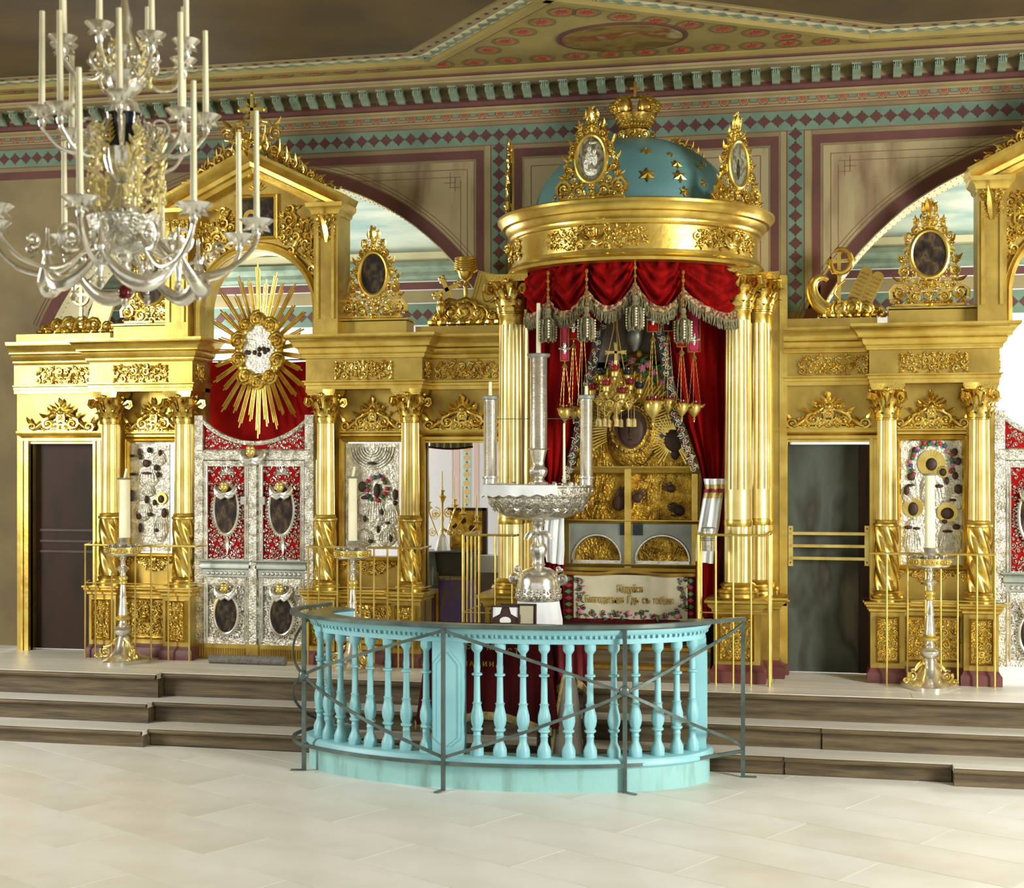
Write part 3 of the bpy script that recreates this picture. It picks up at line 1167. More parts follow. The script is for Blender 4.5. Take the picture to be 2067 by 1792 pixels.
def picframe(par, x0, x1, z0, z1, y, w=.045, name='icon_frame'):
    mb = MB()
    prof = [(0, 0), (0, .03), (w * .3, .045), (w * .5, .03), (w * .7, .04), (w, .015), (w, 0)]
    cs = [(x0, z0, 1, 1), (x1, z0, -1, 1), (x1, z1, -1, -1), (x0, z1, 1, -1)]
    vs, fs = [], []
    k = len(prof)
    for x, z, sx, sz in cs:
        for o, d in prof:
            vs.append((x - sx * (w - o), y - d, z - sz * (w - o)))
    for i in range(4):
        i2 = (i + 1) % 4
        for j in range(k - 1):
            fs.append((i * k + j, i2 * k + j, i2 * k + j + 1, i * k + j + 1))
    mb.add(vs, fs)
    return obj(name, mb, 'gold', par, smooth=30)


def bay(label, xa, xb, pl=.16, pr=.16):
    t = thing('icon_screen_bay', label, 'icon screen', ((xa + xb) / 2, 0, SOL), group='gilded bays of the icon screen')
    xl, xr = xa - .16, xb + .16
    xm = (xa + xb) / 2
    obj('plinth', MB().molding([(.03, SOL), (.03, .66), (.015, .68), (0, .71)], xl + .02, xr - .02, -.22, .05), 'plinth', t)
    obj('dado', MB().box(xl + .01, xr - .01, -.20, .05, SOL, 1.24), 'goldflat', t, smooth=0)
    obj('dado_cornice', MB().molding([(0, 1.215), (.015, 1.225), (.015, 1.245), (.04, 1.27), (.04, 1.285), (.055, 1.295), (.055, 1.312)], xl, xr, -.22, .05), 'gold', t)
    obj('dado_top', MB().box(xl, xr, -.22, .05, 1.24, 1.308), 'goldflat', t, smooth=0)
    for x in (xa, xb):
        pd = obj('pedestal', MB().box(x - .15, x + .15, -.36, -.18, .70, 1.24), 'goldflat', t, smooth=0)
        obj('plinth_block', MB().molding([(.03, SOL), (.03, .66), (.015, .68), (0, .71)], x - .15, x + .15, -.36, -.18), 'plinth', pd)
        obj('pedestal_cornice', MB().molding([(0, 1.215), (.015, 1.225), (.015, 1.245), (.04, 1.27), (.04, 1.285), (.055, 1.295), (.055, 1.312)], x - .15, x + .15, -.36, -.18), 'gold', pd)
        obj('pedestal_top', MB().box(x - .15, x + .15, -.36, -.15, 1.24, 1.309), 'goldflat', pd, smooth=0)
        picframe(pd, x - .085, x + .085, .78, 1.16, -.36, .02, 'panel_frame')
        put('carved_panel', PEDM, pd, (x, -.362, .97), kind='stuff')
        column(t, x)
    picframe(t, xa + .19, xb - .19, .78, 1.16, -.20, .02, 'panel_frame')
    put('carved_panel', DADM, t, (xm, -.202, .97), scale=((xb - xa - .38) / .44, 1, 1), kind='stuff')
    # wall of the bay with the icon's opening
    io, iz0, iz1 = .135, 1.63, 2.78
    mb = MB().box(xa - pl, xa + io, -.02, .1, 1.31, 3.34).box(xb - io, xb + pr, -.02, .1, 1.31, 3.34).box(xa + io, xb - io, -.02, .1, 1.31, iz0).box(xa + io, xb - io, -.02, .1, iz1, 3.34)
    obj('panel', mb, 'goldflat', t, smooth=0)
    picframe(t, xa + io, xb - io, iz0, iz1, -.02, .05)
    obj('cap_moulding', MB().molding([(0, 2.83), (.02, 2.84), (.02, 2.86), (.05, 2.875), (.05, 2.89)], xa + .1, xb - .1, -.02, -.02, False), 'gold', t)
    put('crest_carving', CRW, t, (xm, -.03, 2.90), scale=(min(1.05, (xb - xa - .2) / .57), 1, 1), kind='stuff')
    put('carved_garland', GARM, t, (xm, -.03, 1.53), scale=((xb - xa - .22) / .5, 1, 1), kind='stuff')
    entab(t, xl, xr, -.33, .1)
    put('carved_frieze', FR1, t, (xm, -.335, 3.49), kind='stuff')
    put('carved_frieze', FRS, t, (xr + .003, -.16, 3.49), (0, 0, pi / 2), kind='stuff')
    put('carved_frieze', FRS, t, (xl - .003, -.16, 3.49), (0, 0, -pi / 2), kind='stuff')
    bx0, bx1 = xm - .39, xm + .39
    obj('parapet', MB().box(bx0, bx1, -.16, .1, 3.83, 3.985), 'goldflat', t, smooth=0)
    obj('parapet_cap', MB().molding([(0, 3.985), (.02, 3.99), (.02, 4.005), (.005, 4.015)], bx0, bx1, -.16, .1), 'gold', t)
    obj('parapet_top', MB().box(bx0, bx1, -.16, .1, 3.98, 4.014), 'goldflat', t, smooth=0)
    return t


XL1, XL2, XM1, XM2 = X(222, -.2), X(370, -.2), X(657, -.2), X(828, -.2)
XR1, XR2 = X(1790, -.2), X(1977, -.2)
bay('gilded icon screen bay left of the red and silver gate, with paired columns', XL1, XL2, .05, .16)
bay('gilded icon screen bay between the silver gate and the altar doorway', XM1, XM2, .16, .0)
bay('gilded icon screen bay to the right of the grey barred door', XR1, XR2, .02, .16)
GX = -5.672


def doorbay(label, x0, x1, d0, d1, seed, low=False):
    """flat bay over a doorway d0..d1"""
    t = thing('door_bay', label, 'door surround', ((d0 + d1) / 2, 0, SOL), group='flat gilded bays over the side doorways')
    obj('panel', MB().box(x0, x1, .0, .1, 2.80, 3.34), 'goldflat', t, smooth=0)
    for a, b in ((x0, d0), (d1, x1)):
        if b - a > .01:
            obj('jamb_panel', MB().box(a, b, .0, .1, SOL, 2.80), 'goldflat', t, smooth=0)
    for xx, sg in ((d0, -1), (d1, 1)):
        mb = MB()
        for k, (o, w, d) in enumerate(((.0, .03, .05), (.032, .03, .035), (.064, .025, .05))):
            a, b = sorted((xx + sg * o, xx + sg * (o + w)))
            if a > x0 - .05 and b < x1 + .05:
                mb.box(a, b, -d, .04, SOL, 2.82)
        if mb.v:
            obj('door_jamb', mb, 'gold', t, smooth=0)
    obj('lintel', MB().molding([(.02, 2.77), (.02, 2.79), (.045, 2.80), (.045, 2.83), (.02, 2.84), (.05, 2.86), (.06, 2.88), (.06, 2.9)], d0 - .08, d1 + .08, .0, .05), 'gold', t)
    put('crest_carving', CRW, t, ((d0 + d1) / 2, -.03, 2.905), scale=((d1 - d0) / .62 * 1.02, 1, 1), kind='stuff')
    entab(t, x0, x1, -.06, .1, False)
    put('carved_frieze', FR2, t, ((x0 + x1) / 2 + .02, -.065, 3.49), kind='stuff')
    obj('parapet', MB().box(x0 + .02, x1 - .02, -.05, .1, 3.83, 3.93), 'goldflat', t, smooth=0)
    return t


DM0, DM1 = X(862, 0) - .01, -3.16
DR0, DR1 = X(1590, .0), X(1755, .0)
doorbay('gilded bay above the open doorway left of the red canopy', XM2 - .01, -2.98, DM0, DM1, 31)
doorbay('gilded bay above the grey door with three brass bars', X(1583, 0), XR1 - .06, DR0, DR1, 32)
DL1 = X(192, 0)
doorbay('gilded bay above the dark brown door at the left edge', -8.45, XL1 - .06, DL1 - .75, DL1, 33)
t = thing('gilded_pilaster', 'tall plain gilded strip between the canopy columns and the grey door', 'pilaster', (X(1571, .0), -.05, SOL))
p0, p1 = P(1553, 900, -.03).x, P(1586, 900, -.03).x
obj('strip', MB().box(p0, p1, -.05, .25, SOL, P(1570, 558, -.05).z), 'goldflat', t, smooth=0)
obj('edge_moulding', MB().box(p1 - .055, p1 + .012, -.065, .25, SOL, P(1570, 556, -.05).z), 'gold', t, smooth=0)
obj('plinth', MB().molding([(.03, SOL), (.03, .66), (.015, .68), (0, .71)], p0, p1, -.05, .25), 'plinth', t)
obj('socle_cornice', MB().molding([(0, 1.215), (.015, 1.225), (.015, 1.245), (.04, 1.27), (.04, 1.285)], p0, p1, -.05, .25), 'gold', t)
t = thing('gilded_pilaster', 'gilded strip behind the left canopy columns', 'pilaster', (-2.93, -.05, SOL))
obj('strip', MB().box(-3.0, -2.80, -.05, .25, SOL, 4.25), 'goldflat', t, smooth=0)


# ---- central gate surround with its gable
def gate(label, gx, full=True):
    t = thing('gate_gable', label, 'gable', (gx, 0, 3.83))
    hw = .93
    pz0, pz1 = 3.83, 5.03
    for sg in (-1, 1):
        x = gx + sg * (hw - .13)
        pl = obj('pilaster', MB().box(x - .125, x + .125, -.30, .08, pz0, pz1), 'goldflat', t, smooth=0)
        mb = MB()
        for k in (-.085, .075):
            mb.box(x + k - .012, x + k + .016, -.318, -.29, pz0 + .17, pz1 - .1)
        obj('fillet', mb, 'gold', pl, smooth=0)
        cm = MB()
        leaf(cm, 0, -.17, pi / 2, .3, .05, -.01)
        fill(cm, lambda a, b: abs(a) < .085 - b * .0 and -.14 < b < .14, (-.09, .09, -.15, .14), .05, 12)
        obj('pilaster_capital', cm.move(x, -.30, pz1 - .10), 'gold2', pl, kind='stuff')
        obj('pilaster_cornice', MB().molding([(0, pz1), (.02, pz1 + .015), (.03, pz1 + .05), (.065, pz1 + .08), (.07, pz1 + .12)], x - .125, x + .125, -.30, .08), 'gold', pl)
    # gable field with the round-headed opening
    ar, az = .605, 4.12
    ez, tz = 5.12, 5.60
    pts = [(gx - hw + .2, pz0)] + [(gx - ar, pz0)] + arc(gx, az, ar, pi, 0, 30) + [(gx + ar, pz0), (gx + hw - .2, pz0), (gx + hw - .2, ez), (gx, tz), (gx - hw + .2, ez)]
    obj('gable_field', MB().prism(pts, -.12, .06), 'goldflat', t, smooth=0)
    mb = MB()
    n = 40
    for o, d in ((0, .13), (.05, .165)):
        pass
    prof = [(0, .16), (.015, -.16), (.05, -.18), (.07, -.15), (.085, -.16), (.1, -.125), (.1, .0)]
    vs, fs = [], []
    path = [(gx + ar, pz0)] + arc(gx, az, ar, 0, pi, n) + [(gx - ar, pz0)]
    for i, (x, z) in enumerate(path):
        if i == 0:
            nx, nz = 1, 0
        elif i == len(path) - 1:
            nx, nz = -1, 0
        else:
            nx, nz = (x - gx) / ar, (z - az) / ar
        for o, y in prof:
            vs.append((x + nx * (o - .01), y, z + nz * (o - .01)))
    k = len(prof)
    for i in range(len(path) - 1):
        for j in range(k - 1):
            fs.append((i * k + j, i * k + j + 1, i * k + k + j + 1, i * k + k + j))
    obj('archivolt', mb.add(vs, fs), 'gold', t, smooth=40)
    # raking cornices
    for sg in (-1, 1):
        a, b = Vector((gx, 0, tz + .03)), Vector((gx + sg * (hw + .06), 0, ez + .03))
        d = (b - a).normalized()
        nrm = Vector((-d.z * sg, 0, d.x * sg))
        prof = [(-.14, -.14), (-.24, -.12), (-.26, -.08), (-.30, -.07), (-.31, -.03), (-.37, .0), (-.41, .045), (-.41, .075), (.06, .075), (.06, -.14)]
        vs = [tuple(q + nrm * h + Vector((0, y, 0))) for q in (a, b) for y, h in prof]
        m_ = len(prof)
        fs = [(i, (i + 1) % m_, (i + 1) % m_ + m_, i + m_) for i in range(m_)] + [tuple(range(m_ - 1, -1, -1)), tuple(range(m_, 2 * m_))]
        obj('raking_cornice', MB().add(vs, fs), 'gold', t, smooth=30)
    obj('gable_back', MB().prism([(gx - hw, ez - .1), (gx + hw, ez - .1), (gx + hw, ez + .03), (gx, tz + .05), (gx - hw, ez + .03)], -.05, .06), 'goldflat', t, smooth=0)
    # carving in the field
    mb = MB()
    halfs = MB()
    for (x, z, r, a0, tn, sg) in ((.36, 5.02, .09, 2, 1.5, -1), (.42, 4.86, .085, .5, 1.5, 1), (.53, 4.78, .07, 1.2, 1.4, -1), (.36, 4.72, .06, 3.6, 1.3, 1), (.62, 4.66, .06, 1.5, 1.4, 1), (.6, 4.52, .06, .2, 1.3, -1), (.36, 5.14, .06, 3, 1.3, 1)):
        scroll(halfs, x, z, r, a0, tn, sg, .017)
        for q in range(3):
            leaf(halfs, x + r * .6, z, a0 + q * 1.7, r * 1.5, .02, 0, .4, .5)
    halfs.mirror()
    mb.add(halfs.v, halfs.f)
    inner = lambda x, z: abs(x) < hw - .27 and (x * x + (z - az) ** 2 > (ar + .13) ** 2) and z < tz - .30 - abs(x) * .5 and z > 4.4 and not (abs(x) < .26 and 4.82 < z < 5.28)
    fill(mb, inner, (-hw, hw, 4.3, 5.6), .085, 13)
    shell(mb, 0, 5.34, .1)
    obj('gable_carving', mb.move(gx, -.12, 0), 'gold2', t, kind='stuff')
    picframe(t, gx - .185, gx + .185, 4.88, 5.25, -.12, .045)
    obj('icon_painting', MB().box(gx - .19, gx + .19, -.125, -.11, 4.875, 5.255), 'oil1', t, smooth=0, label='dark square painting of a haloed head')
    mb = MB().disc((gx - .06, 5.06), .085, .085, -.14, -.12, 20)
    obj('halo', mb, 'gold2', t)
    obj('painted_face', MB().ell((gx - .06, -.14, 5.05), .042, .012, .055, 10, 6), 'skin', t)
    # openwork cresting
    mb = MB()
    half = MB()
    R = random.Random(77)
    nst = 9
    for i in range(nst):
        q = (i + .5) / nst
        x, z = q * (hw - .05), tz + .12 - q * (tz - ez)
        h = (.21 * (1 - q) + .09)
        scroll(half, x, z + h * .45, h * .42, R.uniform(0, 6), 1.5, 1 if i % 2 else -1, .016)
        leaf(half, x, z, pi / 2 - .5 + R.uniform(-.4, .4), h * 1.0, .022, 0, .25, .5)
        leaf(half, x + .03, z, pi / 2 + .6, h * .8, .02, 0, .25, -.5)
        leaf(half, x + .05, z + h * .4, -.2, h * .7, .018, 0, .2, .7)
    pts = [(0, -.01, tz + .10), (hw * .5, -.01, tz + .10 - .5 * (tz - ez)), (hw, -.01, ez + .09)]
    half.tube(pts, .014, 5)
    scroll(half, .13, tz + .33, .1, 2.6, 1.5, -1, .018)
    scroll(half, .26, tz + .28, .08, .5, 1.5, 1, .018)
    leaf(half, .22, tz + .35, .6, .14, .03)
    half.mirror()
    mb.add(half.v, half.f)
    shell(mb, 0, tz + .20, .13, -.3, pi + .3, 9)
    obj('cresting', mb.move(gx, -.24, 0), 'gold2', t, kind='stuff')
    cz = P(512, 222, -.24).z
    mb = MB()
    mb.box(gx - .017, gx + .017, -.262, -.235, cz - .17, cz + .15).box(gx - .13, gx + .13, -.262, -.235, cz - .012, cz + .02)
    for sx, sz in ((1, 0), (-1, 0), (0, 1)):
        mb.ell((gx + sx * .135, -.25, cz + .004 + sz * .15), .025, .015, .025, 8, 5)
    c = obj('cross', mb, 'gold', t, smooth=30)
    mb = MB()
    for k in range(4):
        for dq in (-.14, 0, .14):
            a = pi / 4 + pi / 2 * k + dq
            mb.bar((gx + .02 * cos(a), -.248, cz + .02 * sin(a)), (gx + (.145 - abs(dq) * .2) * cos(a), -.248, cz + (.145 - abs(dq) * .2) * sin(a)), .008, .012)
    obj('cross_rays', mb, 'gold2', c, smooth=0)
    return t


gate('gilded gable over the arch with the sunburst, topped by a cross', GX)
gate('gilded gable cut by the right edge of the photo', XR2 + .90)


# ---- crests with oval paintings standing on the parapets
def crest(name, label, loc, w, h, orx, orz, ocz, m, seed, rz=0., group=None, sp=.06, scl=1.0, fig=None, figm='canvas'):
    t = thing(name, label, 'carved frame', loc, rz, group)
    out = lambda z: (w / 2) * (1 - (max(0, z) / h) ** 1.5) * (1 - .16 * sin(min(1, z / h * 2) * pi) * (z / h < .5)) * .97 + .008
    mb = MB()
    inside = lambda x, z: .03 < z < h * .98 and abs(x) < out(z) and (x / (orx + .018)) ** 2 + ((z - ocz) / (orz + .018)) ** 2 > 1
    half = MB()
    scroll(half, w * .36, h * .13, w * .115, -.6, 1.6, 1, w * .03)
    scroll(half, w * .17, h * .09, w * .085, 2.6, 1.5, -1, w * .026)
    scroll(half, w * .30, h * .33, w * .07, 2.2, 1.5, -1, w * .024)
    scroll(half, w * .25, h * .50, w * .06, .4, 1.5, 1, w * .022)
    scroll(half, w * .15, h * .70, w * .06, 1.2, 1.5, -1, w * .022)
    for z, a in ((.24, .2), (.42, .5), (.58, .8), (.75, 1.1), (.86, 1.3)):
        leaf(half, out(z * h) - .03, z * h, a, w * .14, w * .03, 0, .3, .5)
    half.mirror()
    mb.add(half.v, half.f)
    fill(mb, inside, (-w / 2, w / 2, 0, h), sp, seed)
    leaf(mb, 0, h * .84, pi / 2, h * .17, w * .06)
    rosette(mb, 0, h * .80, w * .07)
    shell(mb, 0, ocz + orz + .02, h * .10)
    mb.box(-w * .42, w * .42, -.02, .02, 0, .03)
    mb.ell((0, -.02, .02), .03, .03, .03, 6, 4)
    mb.prism([(-w * .03, 0), (w * .03, 0), (w * .025, h * .9), (-w * .025, h * .9)], .0, .03)
    ca_ = obj('carving', mb, 'gold2', t, world=False, kind='stuff')
    pf = obj('oval_frame', MB().ring((0, -.02, ocz), orx + .012, orz + .012, .022, 36, 8), 'gold', t, world=False)
    pt = obj('oval_painting', MB().disc((0, ocz), orx + .005, orz + .005, -.022, .01, 36), m, t, world=False)
    if fig:
        g = MB()
        for fx, fz, frx, frz in fig:
            g.ell((fx * orx, -.022, ocz + fz * orz), frx * orx, .005, frz * orz, 12, 6)
        obj('painted_figures', g, figm, pt, world=False, kind='stuff')
    return t


zpar = 4.014
crest('medallion_crest', 'carved gilt crest with dark oval painting, behind the chandelier', ((XL1 + XL2) / 2, -.06, zpar), .74, .95, .145, .205, .42, 'oil2', 41)
c_ = P(755, 553, -.06)
crest('medallion_crest', 'carved gilt crest with dark oval painting between the gable and the chalice', (c_.x, -.06, zpar), .72, .93, .135, .205, c_.z - zpar, 'oil1', 42)
c_ = P(1876, 513, -.06)
crest('medallion_crest', 'carved gilt crest with dark oval painting at the far right', (c_.x, -.06, zpar), .74, 1.0, .152, .205, c_.z - zpar, 'oil2', 43)


# ---- emblem groups on the flat bays
def cloudbank(mb, x0, x1, n, seed, zc=.06, hmax=.12):
    R = random.Random(seed)
    for i in range(n):
        q = (i + .5) / n
        x = x0 + (x1 - x0) * q
        r = hmax * (.45 + .55 * sin(pi * q)) * R.uniform(.85, 1.1)
        scroll(mb, x, r * 1.0, r, R.uniform(3, 5), 2.2, R.choice((-1, 1)), r * .2, 0, 20, 6)
        mb.ell((x, .03, r * .95), r * .95, .05, r * .95, 10, 6)
    for i in range(n + 3):
        q = i / (n + 2)
        r = hmax * .42
        mb.ell((x0 + (x1 - x0) * q, .01, r * .6), r, .06, r * .7, 8, 5)


def emb(label, x, y, z):
    return thing('carved_emblem', label, 'carving', (x, y, z))


zlow = 3.93
bx = P(938, 650, -.02)
t = emb('gilt cloud with a draped chalice, tilted cross and book', bx.x, -.0, zlow)
s = S(938, -.0)
mb = MB()
cloudbank(mb, -68 * s, 70 * s, 5, 3, .06, .145)
obj('clouds', mb, 'gold2', t, world=False, kind='stuff')


def flatcross(cx, cz, L, tilt, w=.02, th=.025, arm=.62):
    mb = MB()
    pts = []
    for (x0, x1, z0, z1) in ((-w, w, -L, L * .62), (-L * arm, L * arm, -w + L * .05, w + L * .05)):
        mb.box(x0, x1, -th / 2, th / 2, z0, z1)
    for (x, z) in ((L * arm, L * .05), (-L * arm, L * .05), (0, L * .62)):
        for dx, dz in ((0, .0), (1, 1), (-1, 1), (1, -1), (-1, -1)):
            mb.ell((x + dx * w * .9, 0, z + dz * w * .9), w * 1.0, th / 2, w * 1.0, 8, 5)
    mb.map(lambda x, y, z: (cx + x * cos(tilt) - z * sin(tilt), y, cz + x * sin(tilt) + z * cos(tilt)))
    return mb


u = lambda px: (px - 938) * s
w_ = lambda py: (657 - py) * s
obj('cross', flatcross(u(902), w_(585), .20, rad(25)).move(0, -.02, 0), 'gold', t, world=False, smooth=30)
ch = MB().lathe([(.0, w_(622)), (.055, w_(622)), (.05, w_(617)), (.02, w_(610)), (.018, w_(580)), (.03, w_(577)), (.018, w_(573)), (.02, w_(567)), (.06, w_(560)), (.085, w_(545)), (.08, w_(535)), (0, w_(535))], 20, (u(940), -.02, 0))
cup = obj('chalice', ch, 'gold', t, world=False)
dr = MB()
dr.grid(lambda a, b: (u(940) + (.10 + .012 * b) * cos(a * 2 * pi) * (1 + .07 * sin(a * 26)), -.02 + (.09 + .012 * b) * sin(a * 2 * pi), w_(520) - b * .14 * (.75 + .25 * abs(sin(a * 3 * pi)))), 60, 5)
dr.lathe([(0, w_(518)), (.10, w_(520))], 24, (u(940), -.02, 0), cap=False)
for k in range(5):
    dr.tube([(u(940) + .105 * sin(a), -.02 - .1 * cos(a), w_(524) - .022 * k - .03 * cos(a * 1.3)) for a in [-1.2 + 2.4 * i / 10 for i in range(11)]], .008, 5)
obj('chalice_veil', dr, 'gold', cup, world=False)
cen = MB().lathe([(0, w_(640)), (.02, w_(638)), (.045, w_(628)), (.055, w_(618)), (.04, w_(612)), (.045, w_(608)), (.02, w_(602)), (.012, w_(597)), (.016, w_(593)), (0, w_(588))], 14, (u(892), -.06, 0))
obj('censer', cen, 'gold', t, world=False)
bk = MB().box(-.16, .16, -.03, .03, -.21, .21)
bk.ring((0, -.03, .02), .06, .09, .008, 20, 5)
for q in (.12, .15):
    bk.box(-q, -q + .008, -.037, -.03, -q - .05, q + .05).box(q - .008, q, -.037, -.03, -q - .05, q + .05)
bk.map(lambda x, y, z: (u(985) + x * cos(rad(-16)) - z * sin(rad(-16)), y + .03, w_(595) + x * sin(rad(-16)) + z * cos(rad(-16))))
obj('gospel_book', bk, 'goldflat', t, world=False, smooth=0)

bx = P(1706, 640, -.0)
t = emb('gilt cloud with stone tablets, horn and serpent ring on a cross', bx.x, -.0, zlow)
s = S(1706, -.0)
u = lambda px: (px - 1706) * s
w_ = lambda py: (641 - py) * s
mb = MB()
cloudbank(mb, u(1662), u(1780), 5, 5, .06, .10)
obj('clouds', mb, 'gold2', t, world=False, kind='stuff')
mb = MB().bar((u(1694), -.02, w_(640)), (u(1694), -.02, w_(500)), .034).bar((u(1668), -.02, w_(528)), (u(1726), -.02, w_(524)), .03)
obj('cross', mb, 'gold', t, world=False, smooth=0)
mb = MB()
pts = [(u(1697) + .098 * cos(a), -.05, w_(527) + .11 * sin(a)) for a in [rad(-200 + 330 * i / 24) for i in range(25)]]
pts = [(u(1682), -.07, w_(552)), (u(1680), -.06, w_(545))] + pts
mb.tube(pts, [.012, .016] + [.024] * 23 + [.016, .008], 7)
mb.tube([(u(1706), -.05, w_(565)), (u(1688), -.05, w_(580)), (u(1684), -.05, w_(592)), (u(1694), -.04, w_(604))], [.008, .012, .014, .01], 6)
obj('serpent', mb, 'gold2', t, world=False)
tb = MB()
for k in (0, 1):
    x0 = -.115 + .115 * k
    pts = [(x0, -.19), (x0 + .112, -.19)] + [(x0 + .056 + .056 * cos(a), .15 + .056 * sin(a)) for a in [pi * i / 10 for i in range(11)]]
    tb.prism(pts, -.02, .02)
txt = MB()
for k in (0, 1):
    for r_ in range(7):
        for c2 in range(4):
            txt.box(-.10 + .115 * k + c2 * .022, -.085 + .115 * k + c2 * .022, -.026, -.018, .13 - r_ * .04, .142 - r_ * .04 + .006 * (c2 % 2))
tl = lambda x, y, z: (u(1745) + x * cos(rad(-25)) - z * sin(rad(-25)), y, w_(585) + x * sin(rad(-25)) + z * cos(rad(-25)))
tt = obj('tablets', tb.map(tl), 'goldflat', t, world=False, smooth=30)
obj('tablet_script', txt.map(tl), 'goldold', tt, world=False, smooth=0, kind='stuff')
mb = MB()
pts, rs = [], []
for i in range(18):
    q = i / 17
    a = rad(40 + 215 * q)
    pts.append((u(1655) + .10 * cos(a) + .09 * q * q, -.02, w_(578) + .10 * sin(a) - .12 * q * q))
    rs.append(.022 + .055 * q)
mb.tube(pts, rs, 10)
obj('horn', mb, 'gold', t, world=False)

bx = P(168, 672, -.0)
t = emb('gilt cloud with tablets and cross above the left door, beside the chandelier', bx.x - .15, -.0, zlow)
s = S(168, 0)
mb = MB()
cloudbank(mb, -.35, .5, 6, 8, .06, .11)
obj('clouds', mb, 'gold2', t, world=False, kind='stuff')
obj('cross', MB().bar((.14, -.02, .05), (.14, -.02, .52), .03).bar((.02, -.02, .40), (.28, -.02, .42), .028), 'gold', t, world=False, smooth=0)
obj('serpent', MB().ring((.14, -.03, .40), .09, .1, .02, 24, 6), 'gold2', t, world=False)
tb2 = MB()
for k in (0, 1):
    x0 = -.115 + .115 * k
    tb2.prism([(x0, -.19), (x0 + .112, -.19)] + [(x0 + .056 + .056 * cos(a), .15 + .056 * sin(a)) for a in [pi * i / 10 for i in range(11)]], -.02, .02)
tl2 = lambda x, y, z: (.36 + x * cos(rad(-20)) - z * sin(rad(-20)), y, .22 + x * sin(rad(-20)) + z * cos(rad(-20)))
obj('tablets', tb2.map(tl2), 'goldflat', t, world=False, smooth=30)
# ------------------------------------------------------------------ silver gate, sunburst, icons, side doors
DY = -.18
dx0, dx1 = GX - .59, GX + .59


def zv(v, u=514, y=DY):
    return P(u, v, y).z


def cherub(mb, x, z, s, y, wings=None):
    """child's head with a pair of folded wings under the chin"""
    k = s / .1
    mb.ell((x, y - .03 * k, z), .034 * k, .034 * k, .042 * k, 12, 8)
    mb.ell((x, y - .04 * k, z + .026 * k), .031 * k, .026 * k, .022 * k, 9, 6)
    mb.ell((x, y - .064 * k, z - .006 * k), .007 * k, .007 * k, .011 * k, 6, 4)
    for sx in (-1, 1):
        mb.ell((x + sx * .013 * k, y - .058 * k, z + .008 * k), .006 * k, .004 * k, .004 * k, 6, 4)
        mb.ell((x + sx * .017 * k, y - .054 * k, z - .012 * k), .011 * k, .008 * k, .011 * k, 7, 5)
    w = mb if wings is None else wings
    for sg in (-1, 1):
        for dz, r0, L in ((0, .026, 1.), (-.02, .02, .85)):
            pts = [(x, y - .02, z - .052 * k + dz * k), (x + sg * .035 * k * L, y - .028, z - .062 * k + dz * k), (x + sg * .07 * k * L, y - .024, z - .045 * k + dz * k), (x + sg * .088 * k * L, y - .016, z - .012 * k + dz * k), (x + sg * .085 * k * L, y - .01, z + .02 * k + dz * k)]
            w.tube(pts, [.012 * k, r0 * k, r0 * 1.05 * k, r0 * .7 * k, .003 * k], 8, .55)


fw, fh = .385, zv(938) - zv(1130)
FIL = MB()
fill(FIL, lambda x, z: abs(x) < fw / 2 - .012 and abs(z) < fh / 2 - .012 and (x / .15) ** 2 + ((z - .02) / .27) ** 2 > 1, (-fw / 2, fw / 2, -fh / 2, fh / 2), .046, 55, thin=True)
FILM = FIL.mesh('filigree', 'silver', 60)
LOW = MB()
lh = zv(1180) - zv(1290)
fill(LOW, lambda x, z: abs(x) < fw / 2 - .01 and abs(z) < lh / 2 - .01 and (x / .15) ** 2 + (z / .215) ** 2 > 1, (-fw / 2, fw / 2, -lh / 2, lh / 2), .05, 56)
LOWM = LOW.mesh('embossed_ornament', 'silver', 60)

